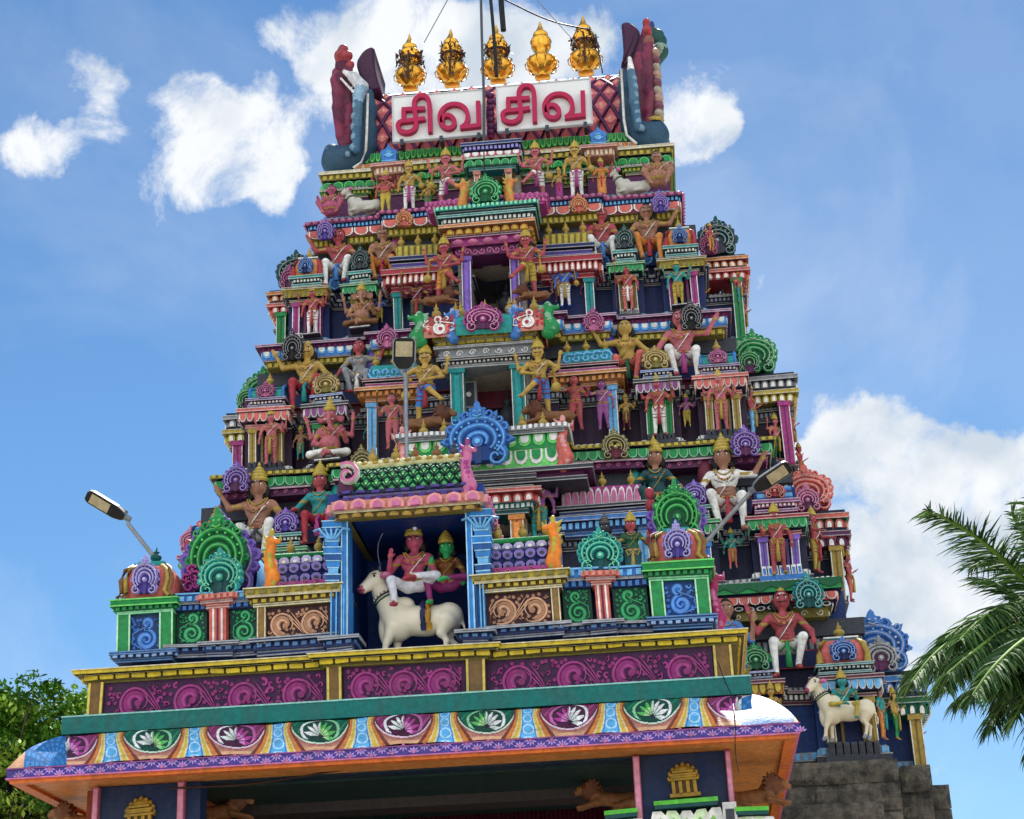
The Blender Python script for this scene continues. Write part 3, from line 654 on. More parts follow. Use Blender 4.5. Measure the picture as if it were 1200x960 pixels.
    if sash and pose in ('stand', 'guard', 'perch', 'cross'):
        sb = MB(); sb.T = TS(s)
        zb = {'stand': .35, 'guard': .4, 'perch': .2, 'cross': .05}[pose]; yy = -.15 if pose in ('stand', 'guard') else -.3
        pts = [(0, -.14, bz+.04), (0, min(yy, -.16), bz-.1), (0, yy, (bz+zb)/2), (0, yy+.02, zb)]
        sb.tube(pts, [.03, .035, .045, .055], c2, 6)
        for k in (-1, 1):
            sb.tube([(k*.15, -.08, bz+.04), (k*.1, -.16, bz-.12), (k*.02, -.17, bz-.02)], [.018, .016, .014], c2, 5)
            if not bare:
                for q in (.25, .5, .75):
                    kn = LG[0 if k > 0 else 1][0]; a_ = Vector((k*f*.09, 0, bz-.03)); b_ = Vector((kn[0]*f, kn[1], kn[2])); m_ = a_.lerp(b_, q)
                    sb.tube([m_+Vector((.075, -.05, .02)), m_+Vector((0, -.095, -.0)), m_+Vector((-.075, -.05, .02))], .011, c2, 4)
        sb.build('sash', root)
    if head in ('crown', 'elephant', 'bun'):
        cb = MB(); cb.T = TS(s)
        if head == 'bun': cb.lathe((hx, .02, hz+.1), [(.06, 0), (.075, .04), (.06, .09), (.03, .11), (.0, .16)], crowncol or C['blk'], 10)
        else: cb.lathe((hx, .0, hz+.115), CROWN, [crowncol or C['gold'], C['yel'] if not crowncol else crowncol, C['gold']], 12)
        cb.build('crown' if head != 'bun' else 'hair_bun', root, GLOSS)
    for k, it in enumerate((item, item2)):
        if not it: continue
        Hn, E = ends[k]; ib = MB(); ib.T = TS(s); x, y, z = Hn
        if it == 'mace': ib.tube([(x, y-.08, z+.1), (x+f*.04, y-.1, z-.35)], [.02, .03], C['gold'], 6); ib.ell((x+f*.05, y-.1, z-.42), (.1, .1, .12), C['gold'], 9, 6)
        elif it == 'staff': ib.tube([(x, y-.06, z+.55), (x-.02, y-.06, 0.02)], .016, C['brn'], 6); ib.ell((x, y-.06, z+.6), (.03, .02, .08), C['gold'], 6, 5)
        elif it == 'sword': ib.plate([(x-.02, z-.03), (x+.03, z-.03), (x+.14*f, z+.5), (x+.1*f, z+.6)], y-.05, .015, C['w']); ib.tube([(x-.07, y-.06, z), (x+.07, y-.06, z)], .015, C['gold'], 5)
        elif it == 'bow': ib.tube([(x+f*(.12*math.cos(t)), y-.05, z+.55*math.sin(t)) for t in np.linspace(-1.4, 1.4, 12)], .014, C['gold'], 5)
        elif it == 'flute': ib.tube([(hx-f*.1, -.17, hz-.08), (hx+f*.5, -.22, hz-.05)], .013, C['brn'], 5)
        elif it == 'disc': ib.lathe((x, y, z+.1), [(0, -.01), (.08, 0), (0, .01)], C['gold'], 10); ib.plate([(x+.08*math.cos(a), z+.12+.08*math.sin(a)) for a in np.linspace(0, 5.6, 10)], y-.01, .03, C['gold'])
        elif it == 'veena': ib.tube([(x-f*.1, y-.1, z-.15), (x+f*.45, y-.12, z+.35)], .02, C['skinpu'], 6); ib.ell((x-f*.12, y-.1, z-.2), (.11, .08, .11), C['skinpu'], 9, 6)
        elif it == 'lotus': ib.ell((x, y-.03, z+.1), (.05, .05, .06), C['pink'], 8, 5)
        ib.build({'disc': 'discus'}.get(it, it), root, GLOSS)
    if plinth:
        pb = MB(); pb.T = TS(s); pb.box(-.26, .26, -.3, .16, -.07, -.0, C['dgrey']); pb.box(-.24, .24, -.31, .15, -.045, -.025, C['w']); pb.build('plinth', root)
    return root
def S(pose, px, y0, y1, Y, skin, cloth, label, **k):
    b = P(px, y0, Y); t = Z(px, y1, Y)
    if pose == 'perch': b.z = P(px, y0, Y-.38).z
    return fig('statue', (b.x, Y, b.z), (t-b.z)*(1.0 if pose in ('cross', 'ride') else 1.06), pose, C[skin] if isinstance(skin, str) else skin, C[cloth] if isinstance(cloth, str) else cloth, label, **{kk: (C[v] if kk in ('c2', 'top', 'shoes', 'crowncol') and isinstance(v, str) else v) for kk, v in k.items()})
def quad(kind, loc, s, rz, label, col, col2=None, group=None, cat='painted statue', nm='lion_statue', h=.03):
    """four-legged animal along +X (head at +X when rz=0 and flip=1)"""
    root = empty(nm, loc, label, cat, group); root.rotation_euler = (0, 0, rz); root.scale = (1, 1, 1)
    pr = []; mb = MB(); mb.T = Matrix.Scale(s, 4)
    def c(a, b, ra, rb, col=col): pr.append(('c', a, b, ra, rb, col))
    def e(ce, r, col=col): pr.append(('e', ce, r, col))
    pa = []
    if kind == 'lion':
        c2 = col2 or col
        c((-.5, 0, .2), (.3, 0, .24), .17, .17); e((-.5, 0, .2), (.22, .19, .2)); e((.3, 0, .3), (.2, .18, .24))
        e((.52, 0, .5), (.2, .17, .21), c2); e((.42, 0, .45), (.22, .2, .26), c2)
        e((.68, 0, .5), (.13, .11, .12)); e((.8, 0, .45), (.08, .075, .065)); c((.72, -.07, .4), (.82, 0, .39), .03, .03)
        for k in (-1, 1):
            c((.3, k*.14, .15), (.68, k*.15, .06), .075, .05); c((.68, k*.15, .06), (.78, k*.15, .05), .055, .05)
            c((-.5, k*.15, .15), (-.25, k*.2, .08), .1, .05); c((-.25, k*.2, .06), (-.1, k*.2, .05), .055, .045)
            c((.5, k*.13, .66), (.5, k*.15, .74), .04, .02, c2)
            for j in range(6): a = j*.55-.8; c((.46, k*.12, .48), (.40+.2*math.cos(a+1.6), k*.22, .46+.26*math.sin(a+1.6)), .07, .035, c2)
        c((-.68, 0, .2), (-.85, .05, .3), .035, .025); c((-.85, .05, .3), (-.8, .05, .5), .025, .03); e((-.8, .05, .53), (.05, .05, .08), c2)
        body(mb, pr, h, .03)
        for k in (-1, 1):
            mb.ell((.78, k*.055, .54), (.02, .016, .018), C['yel'], 6, 4); mb.ell((.797, k*.057, .54), (.01, .01, .012), C['blk'], 5, 4)
        mb.tube([(.86, -.05, .42), (.88, 0, .41), (.86, .05, .42)], .01, C['mar'], 4)
        mb.build('body', root)
    elif kind in ('bull', 'cow'):
        lie = kind == 'cow'
        z0 = .84 if not lie else .32
        c((-.6, 0, z0+.04), (.25, 0, z0+.04), .27, .3); e((-.66, 0, z0+.08), (.28, .27, .28)); e((.32, 0, z0+.02), (.31, .29, .37)); e((.22, 0, z0+.36), (.22, .15, .17))
        c((.38, 0, z0+.15), (.66, -.03, z0+.66), .3, .19); e((.56, 0, z0-.08), (.16, .11, .36)); e((-.2, 0, z0-.12), (.35, .22, .16))
        HX = -.1; HZ = .26; hc = Vector((.84+HX, .04, z0+.63+HZ)); hd = Vector((.8, .6, 0)); hp = Vector((-.6, .8, 0)); up = Vector((0, 0, 1))
        e(tuple(hc), (.19, .19, .2)); c(tuple(hc+hd*.05-up*.01), tuple(hc+hd*.29-up*.2), .155, .1); e(tuple(hc+hd*.33-up*.22), (.09, .09, .085), C['skinm'])
        for k in (-1, 1):
            c(tuple(hc+hp*k*.14+up*.04), tuple(hc-hd*.05+hp*k*.38+up*.03), .05, .02); e(tuple(hc-hd*.03+hp*k*.32+up*.02), (.11, .12, .07), C['pink'])
            c(tuple(hc+hp*k*.1+up*.16), tuple(hc+hp*k*.17+up*.36), .045, .012, C['dgrey'])
        if not lie:
            for (x, k, dx) in ((.38, -1, .0), (.42, 1, .18), (-.66, -1, -.02), (-.62, 1, .12)):
                if x > 0:
                    c((x, k*.15, z0-.1), (x+dx*.7, k*.16, .44), .15, .07); c((x+dx*.7, k*.16, .44), (x+dx*1.1, k*.16, .1), .066, .05); c((x+dx*1.1, k*.16, .1), (x+dx*1.1+.05, k*.16, .045), .055, .06, C['grey'])
                else:
                    c((x, k*.14, z0-.05), (x+.06+dx*.3, k*.17, .56), .22, .1); c((x+.06+dx*.3, k*.17, .56), (x-.08+dx*.6, k*.16, .4), .07, .055); c((x-.08+dx*.6, k*.16, .4), (x-.04+dx*.8, k*.16, .1), .056, .048); c((x-.04+dx*.8, k*.16, .1), (x+.01+dx*.8, k*.16, .045), .055, .06, C['grey'])
            c((-.88, 0, z0+.12), (-.98, .0, z0-.25), .035, .025); c((-.98, 0, z0-.25), (-.96, 0, .4), .025, .02); e((-.96, 0, .36), (.04, .04, .1), C['dgrey'])
        else:
            for k in (-1, 1): c((.3, k*.2, .15), (.6, k*.25, .07), .09, .05); c((-.5, k*.2, .15), (-.15, k*.27, .07), .12, .05)
        body(mb, pr, h, .04)
        for k in (-1, 1):
            q = hc+hd*.12+hp*k*.145+up*.03
            mb.ell(tuple(q), (.05, .04, .036), C['w'], 8, 5); mb.ell(tuple(q+hp*k*.025+hd*.02), (.026, .026, .026), C['blk'], 6, 4)
            mb.tube([tuple(q+up*.045-hd*.05), tuple(q+up*.06+hp*k*.01), tuple(q+up*.04+hd*.05)], .012, C['brn'], 4)
            mb.ell(tuple(hc+hd*.41+hp*k*.045-up*.19), (.02, .02, .022), C['blk'], 5, 4)
        mb.tube([tuple(hc+hd*.36+hp*.08-up*.26), tuple(hc+hd*.42-up*.275), tuple(hc+hd*.36-hp*.08-up*.26)], .012, C['mar'], 4)
        mb.tube([tuple(hc+hd*.16+hp*.12-up*.0), tuple(hc+hd*.24-up*.01), tuple(hc+hd*.16-hp*.12)], .012, C['gold'], 4)
        for j in range(3):   # neck folds
            o = j*.09; mb.tube([(.42+.04*j, -.3+.015*j, z0+.5-o*2), (.62-.01*j, -.27, z0+.2-o*1.3), (.74-.03*j, -.12, z0+.05-o)], .012, C['cream'] if j % 2 else C['lav'], 5)
        mb.build('body', root, CLEAN)
        cb = MB(); cb.T = Matrix.Scale(s, 4)
        for (zz, rr, cc_) in ((.0, .235, C['dgrn']), (.06, .225, C['dgrey']), (.1, .215, C['gold'])):
            q = []
            for j in range(17):
                a = 2*math.pi*j/16; ctr = Vector((.56+zz*.4, -.02, z0+.48+zz)); ax = Vector((.48, -.06, .85)).normalized(); u = ax.cross(Vector((0, 1, 0))).normalized(); v = ax.cross(u)
                q.append(ctr+(u*math.cos(a)+v*math.sin(a))*(rr+.005))
            cb.tube(q, .018, cc_, 5, cap=False)
            if zz == .1:
                for p_ in q[::1]: cb.ell(tuple(p_), (.028, .028, .028), C['w'], 6, 4)
        cb.build('bell_collar', root, GLOSS)
    return root
# ------------------------------------------------------------ ground
g = MB(); g.box(-400, 400, -200, 600, -.2, 0, H('b4aea2')); go = g.build('ground', None, PAINT); go['kind'] = 'structure'
# ------------------------------------------------------------ tower
TW = empty('temple_tower', (AX, 31, 0), 'tall stepped temple gateway tower covered in painted mouldings, shrines and arches, behind the porch', 'temple tower')
TO = (AX, 31, 0)
YK = {5: 36.3, 4: 34.9, 3: 33.5, 2: 32.3, 1: 31.2}
def part(mb, name, parent=TW, mat=None, org=TO, label=None):
    if mb.v: return mb.build(name, parent, mat, org, label)
LS = {5: .15, 4: .3, 3: .4, 2: .55, 1: 1.1}     # the left side bays are shallower than the right ones
def mirpath(half, k=None):
    """half: list of (dx,y) from centre to right; returns full left-to-right path"""
    def lx(dx):
        if k is None: return dx
        lim = T[k]['ex']['ck'][1]+.12
        return max(dx-LS[k], lim) if dx > lim else dx
    return [(AX-lx(dx), y) for dx, y in reversed(half)]+[(AX+dx, y) for dx, y in half]
def halves(half, k, gap):
    full = mirpath(half, k); n = len(full)//2; L, R_ = full[:n], full[n:]
    L = [q for q in L if q[0] < AX-gap]+[(AX-gap, L[-1][1]), (AX-gap, L[-1][1]+2.2)]; R_ = [(AX+gap, R_[0][1]+2.2), (AX+gap, R_[0][1])]+[q for q in R_ if q[0] > AX+gap]
    return [L, R_]
DG = {5: .3, 4: .5, 3: .62, 2: .62, 1: 0}
c_ = C
def pilaster(mb, x, w, y, z0, z1, col, edge=None, dep=.22):
    edge = edge or C['w']
    mb.box(x-w/2, x+w/2, y, y+dep, z0, z1, col)
    for s in (-1, 1): mb.box(x+s*w*.5-(.018 if s > 0 else 0), x+s*w*.5+(.018 if s < 0 else 0), y-.014, y+.002, z0, z1, edge)
    mb.box(x-w*.06, x+w*.06, y-.008, y+.002, z0+.02, z1-.02, tuple(k*.45 for k in col))
    mb.box(x-w*.62, x+w*.62, y-.04, y+dep, z1-.1, z1-.003, col)
def kiosk(side, dxc, w, yf, dep, Z_, sty, dome='cushion'):
    """Z_: base0, base1, pil1, cor1, roof0, roof1"""
    x = AX+side*dxc; b0, b1, p1, c1, r0, r1, f1 = Z_
    K = MB()
    K.box(x-w/2+.05, x+w/2-.05, yf+.14, yf+dep, b0, c1-.05, sty['in'])
    K.box(x-w/2-.05, x+w/2+.05, yf-.12, yf+dep, b0, b0+(b1-b0)*.35, sty['bc'])
    n = 7
    for i in range(n):
        xx = x-w/2+(i+.5)*w/n
        K.box(xx-w/n*.38, xx+w/n*.38, yf-.1, yf+.12, b0+(b1-b0)*.35+.003, b1, C['w'] if sty.get('bw') else tuple(min(1, q*1.5) for q in sty['bc']))
        K.box(xx-w/n*.22, xx+w/n*.22, yf-.115, yf+.0, b0+(b1-b0)*.45, b1-(b1-b0)*.15, sty['bc'])
    k = part(K, 'kiosk')
    for s in (-1, 1):
        q = MB(); pilaster(q, x+s*(w/2-.09), .16, yf, b1, p1, sty['pil'], sty.get('pe'))
        q.box(x+s*(w/2-.26), x+s*(w/2-.26)+.05, yf+.02, yf+.1, b1, p1-.06, tuple(k_*.5 for k_ in sty['pil']))
        part(q, 'pilaster', k)
    path = [(x-w/2, yf+dep), (x-w/2, yf), (x+w/2, yf), (x+w/2, yf+dep)]
    q = MB(); hc = c1-p1
    bands(q, path, p1, [('ln', hc*.18, .04, sty['c1']), ('p', hc*.08, .02, C['nav2']), (sty.get('cp', 'pet'), hc*.5, .14, sty['c2'], sty['c2b'], hc*.34, sty.get('c2c', C['w'])), ('ln', hc*.2, .2, sty['c1'])], back=w/2-.02)
    part(q, 'cornice', k)
    q = MB(); hm = r0-c1; p2 = [(x-w/2+.08, yf+dep), (x-w/2+.08, yf+.06), (x+w/2-.08, yf+.06), (x+w/2-.08, yf+dep)]
    m = sty['m']; bands(q, p2, c1+.003, [('den', hm*.22, 0, m[0], m[1], .09), ('ln', hm*.2, .09, m[1]), ('p', hm*.14, .02, C['nav2']), ('den', hm*.2, .06, m[0], C['w'], .08), ('ln', hm*.22, .13, m[1])], back=w/2-.1)
    hr = r1-r0
    if dome == 'cushion':
        cushion(q, x, yf+w*.48, r0, w*.94, w*.9, hr, sty['dome'], .5)
        for s in (-1, 1):   # corner leaves
            q.tube([(x+s*w*.46, yf+.02, r0+.02), (x+s*w*.47, yf-.0, r0+hr*.35), (x+s*w*.42, yf+.05, r0+hr*.75), (x+s*w*.3, yf+.16, r0+hr*.98)], [.07, .055, .05, .03], sty.get('cl', C['gold']), 6)
        q.box(x-w*.3, x+w*.3, yf+w*.2, yf+w*.8, r1-.02, r1+.05, sty['m'][1])
        q.box(x-w*.34, x+w*.34, yf+w*.16, yf+w*.84, r1+.02, r1+.045, C['w'])
    elif dome == 'barrel':
        sec = barrel(q, x-w*.47, x+w*.47, yf+w*.45, r0, w*.78, hr, sty['dome'], stripes=sty.get('st'))
        for s in (-1, 1): q.tube([(x+s*w*.48, yf+w*.45-u, r0+v) for u, v in sec], .035, sty.get('cl', C['w']), 5)
    if dome != 'none': part(q, 'shrine_roof', k)
    if dome == 'cushion' or dome == 'barrel':
        q = MB(); kudu(q, x, r0+.02, yf+(.03 if dome == 'barrel' else -.02), w*.52, hr*.95, sty['k1'], sty['k2'], thick=.08); part(q, 'horseshoe_arch', k)
        q = MB(); pot(q, x, yf+w*.45, r1+.04, w*.3, f1-r1, C['gold']); part(q, 'finial', k, GLOSS)
    elif dome == 'arch':
        K2 = MB(); kudu(K2, x, r0+.02, yf+.12, w*.98, (f1-r0)*1.0, sty['k1'], sty['k2'], thick=.16, style=1); part(K2, 'horseshoe_arch', k)
    return k
def sty(**k):
    d = dict(bc=C['grey'], pil=C['teal'], c1=C['ol'], c2=C['yel'], c2b=C['ol'], m=(C['dteal'], C['teal']), dome=C['coral'], k1=C['blue'], k2=C['navy'])
    d['in'] = C['navy']
    for a, b in k.items(): d[a] = C[b] if isinstance(b, str) and b in C else (tuple(C[q] for q in b) if isinstance(b, tuple) and isinstance(b[0], str) else b)
    return d

# measured half-extents (right side of the photograph) -> metres from the axis
T = {}
def tier(k, ex, zz): T[k] = dict(ex=ex, z=zz)
def half(k, off=0.0, rec=.45, side=True):
    """half plan of tier k: centre bay, inner bay, recess, mid kiosk, recess, corner kiosk, side bay"""
    y = YK[k]+off; e = T[k]['ex']; h = []
    h.append((e['cb'], y-.35)); h.append((e['cb'], y))
    h.append((e['ib'], y)); h.append((e['ib'], y+rec))
    if e.get('mk'): h += [(e['mk'][0], y+rec), (e['mk'][0], y), (e['mk'][1], y), (e['mk'][1], y+rec)]
    h += [(e['ck'][0], y+rec), (e['ck'][0], y), (e['ck'][1], y), (e['ck'][1], y+1.6)]
    if side: h += [(e['sd'], y+1.6), (e['sd'], y+4.2)]
    else: h += [(e['ck'][1], y+4.2)]
    return h
def ex(k, row, **kw):
    d = {}
    for a, v in kw.items():
        yy = YK[k]+(1.6 if a == 'sd' else 0)
        d[a] = tuple(DX(q, row, yy) for q in v) if isinstance(v, tuple) else DX(v, row, yy)
    return d
zr = lambda k, px, py, o=-.14: Z(px, py, YK[k]+o)
tier(4, ex(4, 335, cb=611, ib=697, mk=(717, 754), ck=(776, 826), sd=868),
     dict(b0=zr(4,800,365), b1=zr(4,800,356), p1=zr(4,800,317), c1=zr(4,800,302), r0=zr(4,800,285), r1=zr(4,800,262), f1=zr(4,795,246)))
tier(3, ex(3, 470, cb=655, ib=724, mk=(748, 796), ck=(817, 875), sd=924),
     dict(b0=zr(3,847,514), b1=zr(3,847,502), p1=zr(3,847,460), c1=zr(3,847,438), r0=zr(3,847,424), r1=zr(3,847,405), f1=zr(3,847,388)))
tier(2, ex(2, 640, cb=655, ib=762, mk=(795, 842), ck=(881, 946), sd=984),
     dict(b0=zr(2,912,680), b1=zr(2,912,662), p1=zr(2,912,626), c1=zr(2,912,603), r0=zr(2,912,583), r1=zr(2,912,562), f1=zr(2,912,538)))
tier(1, ex(1, 840, cb=700, ib=815, mk=(865, 918), ck=(957, 1036), sd=1078),
     dict(b0=zr(1,1000,893), b1=zr(1,1000,868), p1=zr(1,1000,815), c1=zr(1,1000,790), r0=zr(1,1000,774), r1=zr(1,1000,743), f1=zr(1,980,722)))
tier(5, ex(5, 205, cb=600, ib=650, mk=(688, 720), ck=(733, 784), sd=792),
     dict(b0=zr(5,760,224), b1=zr(5,760,218), p1=zr(5,760,196), c1=zr(5,760,182), r0=zr(5,760,176), r1=zr(5,760,172), f1=zr(5,760,160)))

# shelves between tiers: (tier below, measured rows at px) z bottom / top, plan from tier above/below mix
SH = {  # k: (z0,z1,[right extents], y)
 4: dict(z0=Z(760,255,35.4), z1=Z(760,226,35.35), y=35.55, pts=[(628,0,-.25),(700,-.25,0),(792,0,0)], row=240),
 3: dict(z0=Z(800,393,34.15), z1=Z(800,366,34.05), y=34.25, pts=[(656,0,-.3),(712,-.3,0),(846,0,0)], row=380),
 2: dict(z0=Z(840,543,32.8), z1=Z(840,515,32.7), y=32.9, pts=[(660,0,-.3),(752,-.3,0),(897,0,0)], row=525),
 1: dict(z0=Z(900,724,31.8), z1=Z(900,680,31.7), y=31.9, pts=[(700,0,-.3),(780,-.3,0),(972,0,0)], row=700)}
SHB = {
 4: lambda h: [('den', h*.28, 0, C['ol'], C['yel'], .12), ('pet', h*.34, .1, C['mar'], C['coral'], .34, C['w']), ('p', h*.06, .05, C['nav2']), ('den', h*.16, .08, C['navy'], C['sky'], .09), ('bead', h*.16, .16, C['plum'], C['pink'], .16)],
 3: lambda h: [('den', h*.26, 0, C['ol'], C['yel'], .14), ('ln', h*.06, .06, C['mar']), ('drip', h*.4, .08, C['blue'], C['w'], .2, C['sky']), ('scr', h*.16, .1, C['plum'], C['mag'], .12), ('ln', h*.12, .2, C['skinpu'])],
 2: lambda h: [('scr', h*.26, .0, C['plum'], C['pink'], .2), ('ln', h*.08, .08, C['mag']), ('pet', h*.42, .1, C['dgrn'], C['grn'], .2, C['mint']), ('p', h*.06, .05, C['nav2']), ('den', h*.18, .18, C['ol'], C['yel'], .14)],
 1: lambda h: [('scr', h*.24, -.05, C['ol'], C['cream'], .3), ('ring', h*.14, .02, C['nav2'], C['blk'], .2), ('pet', h*.22, .12, C['red'], C['coral'], .2, C['w']), ('p', h*.05, .1, C['nav2']), ('zig', h*.3, .22, C['grn'], C['dgrn'], .42), ('den', h*.05, .15, C['grey'], C['w'], .1)]}
for k, s in SH.items():
    hp = []
    for (px, o0, o1) in s['pts']:
        d = DX(px, s['row'], s['y']); hp.append((d, s['y']+o0))
        if o1 != o0 and px != s['pts'][-1][0]: hp.append((d, s['y']+o1))
    # centre projection
    hp2 = [(hp[0][0], s['y']-.45)]+[(a, b) for a, b in hp]
    # build: centre to right
    q = [(DX(s['pts'][0][0], s['row'], s['y']), s['y']-.5), (DX(s['pts'][0][0], s['row'], s['y']), s['y']-.22), (DX(s['pts'][1][0], s['row'], s['y']), s['y']-.22), (DX(s['pts'][1][0], s['row'], s['y']), s['y']), (DX(s['pts'][2][0], s['row'], s['y']), s['y'])]
    e2 = T[k]['ex']['sd']+(.05 if k < 4 else -.2)
    q += [(q[-1][0], s['y']+4)]
    mb = MB(); bands(mb, mirpath(q, k), s['z0'], SHB[k](s['z1']-s['z0']), back=.9)
    part(mb, 'cornice'); s['q'] = q

# storey walls
WALLC = {5: C['plum'], 4: C['navy'], 3: H('2c1030'), 2: C['nav2'], 1: C['dblue']}
for k in (1, 2, 3, 4, 5):
    z = T[k]['z']; mb = MB()
    zt = SH[k]['z0'] if k in SH else Z(760, 176, 36.8)
    hb = half(k, .25, .35)
    for path in (halves(hb, k, DG[k]) if DG[k] else [mirpath(hb, k)]): sweep(mb, path, [(0, z['b0']-.1, WALLC[k]), (0, z['c1'], WALLC[k]), (-.5, z['c1'], WALLC[k])])
    # upper set-back wall
    up = [(T[k]['ex']['ib'], YK[k]+.75), (T[k]['ex']['ib'], YK[k]+1.1), (T[k]['ex']['ck'][1]-.15, YK[k]+1.1), (T[k]['ex']['ck'][1]-.15, YK[k]+5)]
    if k < 5: bands(mb, mirpath(up, k), z['c1']-.02, [('p', (zt-z['c1'])*.35, 0, C['nav2'] if k != 3 else C['mar']), ('ring' if k > 3 else 'ln', (zt-z['c1'])*.25, .06, C['navy'], C['blue'] if k > 3 else C['red'], .3, C['sky']), ('den', (zt-z['c1'])*.18, .02, C['dgrey'], C['grey'], .12), ('p', (zt-z['c1'])*.22+.02, .1, C['dgrey'])], back=1.2)
    part(mb, 'storey_wall')
    # base plinth course
    mb = MB(); hb2 = half(k, .1, .35); h0 = z['b1']-z['b0']
    [bands(mb, pq, z['b0']-.02, [('ln', h0*.5, .06, C['dgrey']), ('den', h0*.4, 0, C['grey'], C['w'] if k in (2, 3) else C['sky'], .13)], back=.3) for pq in (halves(hb2, k, DG[k]) if DG[k] else [mirpath(hb2, k)])]; part(mb, 'plinth_course')
    # cornice of the recesses, behind the kiosks
    mb = MB(); hc = z['c1']-z['p1']; cs = {5: ('ol','yel','grn'), 4: ('dgrey','grey','navy'), 3: ('dgrey','grey','dgrey'), 2: ('dgrey','grey','nav2'), 1: ('mar','w','dgrey')}[k]
    [bands(mb, pq, z['p1']+hc*.1, [('ln', hc*.2, 0, C[cs[0]]), ('den', hc*.3, .05, C[cs[2]], C[cs[1]], .1), ('ln', hc*.15, .12, C[cs[0]]), ('den', hc*.2, .04, C['dgrey'], C['grey'], .09)], back=.6) for pq in (halves(half(k, .22, .35), k, DG[k]) if DG[k] else [mirpath(half(k, .22, .35), k)])]; part(mb, 'recess_cornice')

ST = {
 (4,'c'): sty(pil='mag', c1='ol', c2='yel', c2b='ol', c2c=C['cream'], cp='den', m=('dteal','teal'), dome='or_', k1='blue', k2='navy', bc='dgrey', bw=1, cl=C['red']),
 (4,'m'): sty(pil='ol', c1='grn', c2='dgrn', c2b='grn', c2c=C['mint'], m=('dteal','teal'), k1='dteal', k2='dgrey', bc='dgrey', bw=1),
 (3,'c'): sty(pil='gold', c1='coral', c2='mar', c2b='coral', m=('plum','vio'), dome='teal', k1='mag', k2='pink', bc='dgrey', cl=C['blue'], st=[C['teal'], C['tur'], C['teal'], C['dteal']]),
 (3,'m'): sty(pil='grn', c1='dgrey', c2='dgrey', c2b='skinpu', m=('navy','blue'), k1='gold', k2='ol', bc='dgrey', **{}),
 (2,'c'): sty(pil='pur', c1='red', c2='dgrn', c2b='grn', c2c=C['mint'], m=('mag','skinpu'), dome='blue', k1='coral', k2='red', bc='blue', bw=1, cl=C['navy'], st=[C['blue'], C['sky'], C['dblue']]),
 (2,'m'): sty(pil='blue', c1='grn', c2='dgrn', c2b='grn', m=('dteal','teal'), k1='pur', k2='vio', bc='dgrey'),
 (1,'c'): sty(pil='gold', c1='mar', c2='navy', c2b='sky', c2c=C['w'], m=('dteal','teal'), dome='coral', k1='blue', k2='navy', bc='dgrey', cl=C['gold']),
 (1,'m'): sty(pil='grn', c1='mar', c2='or_', c2b='yel', c2c=C['brn'], m=('dblue','blue'), k1='grn', k2='dgrn', bc='dgrey')}
for k in (1, 2, 3, 4):
    z = T[k]['z']; e = T[k]['ex']; ZZ = [z[a] for a in ('b0','b1','p1','c1','r0','r1','f1')]
    for sd in (-1, 1):
        for kind, key in (('c', 'ck'), ('m', 'mk')):
            a, b = e[key]; w = b-a-.26
            zq = list(ZZ)
            if kind == 'm':
                lift = {4: .0, 3: -.1, 2: -.05, 1: -.25}[k]; zq[4] = ZZ[4]+lift*.3; zq[6] = ZZ[5]+(.12 if k != 1 else -.05)
            kiosk(sd, (a+b)/2, w, YK[k], .5, zq, ST[(k, kind)], {'c': 'cushion' if k in (1, 4) else 'barrel', 'm': 'arch'}[kind])

# inner bays beside the doors
def inner(k, Yf, x0, x1, zs, cols):
    """zs: b1 (wall bottom), p1, c1, m1, d1 ; decorative stack"""
    for sd in (-1, 1):
        mb = MB(); a, b = (AX+x0, AX+x1) if sd > 0 else (AX-x1, AX-x0)
        path = [(a, Yf+.8), (a, Yf), (b, Yf), (b, Yf+.8)]
        xp = (b-.12) if sd > 0 else (a+.12)
        pilaster(mb, xp, .2, Yf+.05, zs[0], zs[1], cols['pil'])
        h = zs[2]-zs[1]; bands(mb, path, zs[1], [('ln', h*.25, 0, cols['c'][0]), (cols.get('cp', 'den'), h*.45, .12, cols['c'][1], cols['c'][2], .13), ('ln', h*.3, .2, cols['c'][0])], back=.7)
        h = zs[3]-zs[2]; bands(mb, path, zs[2]+.003, [('ln', h*.3, -.1, cols['m'][0]), ('ln', h*.3, 0, cols['m'][1]), ('p', h*.12, -.05, C['nav2']), ('ln', h*.28, .05, cols['m'][0])], back=.5)
        h = zs[4]-zs[3]; bands(mb, [(a+.1, Yf+.8), (a+.1, Yf+.1), (b-.1, Yf+.1), (b-.1, Yf+.8)], zs[3]+.003, [(cols.get('dp', 'scr'), h, 0, cols['d'][0], cols['d'][1], h*cols.get('ds', .9))], back=.5)
        part(mb, 'side_bay')
        for i in range(3):
            q = MB(); pot(q, a+(b-a)*(i+.5)/3, Yf+.2, zs[4], .22, zs[5]-zs[4], C['gold']); part(q, 'finial', TW, GLOSS)
inner(4, YK[4]-.05, T[4]['ex']['cb']+.45, T[4]['ex']['ib'], [T[4]['z']['b0'], Z(670,328,34.9), Z(670,305,34.9), Z(660,288,34.9), Z(660,272,34.9), Z(660,256,34.9)], dict(pil=C['teal'], c=(C['red'], C['mar'], C['coral']), cp='tile', m=(C['navy'], C['vio']), d=(C['ol'], C['yel']), dp='den', ds=.4))
inner(3, YK[3]-.05, T[3]['ex']['cb']+.02, T[3]['ex']['ib'], [T[3]['z']['b0'], Z(690,454,33.5), Z(690,440,33.5), Z(690,427,33.5), Z(690,409,33.5), Z(690,394,33.5)], dict(pil=C['sky'], c=(C['or_'], C['brn'], C['or_']), m=(C['mar'], C['mag']), d=(C['teal'], C['sky']), dp='scr', ds=.6))
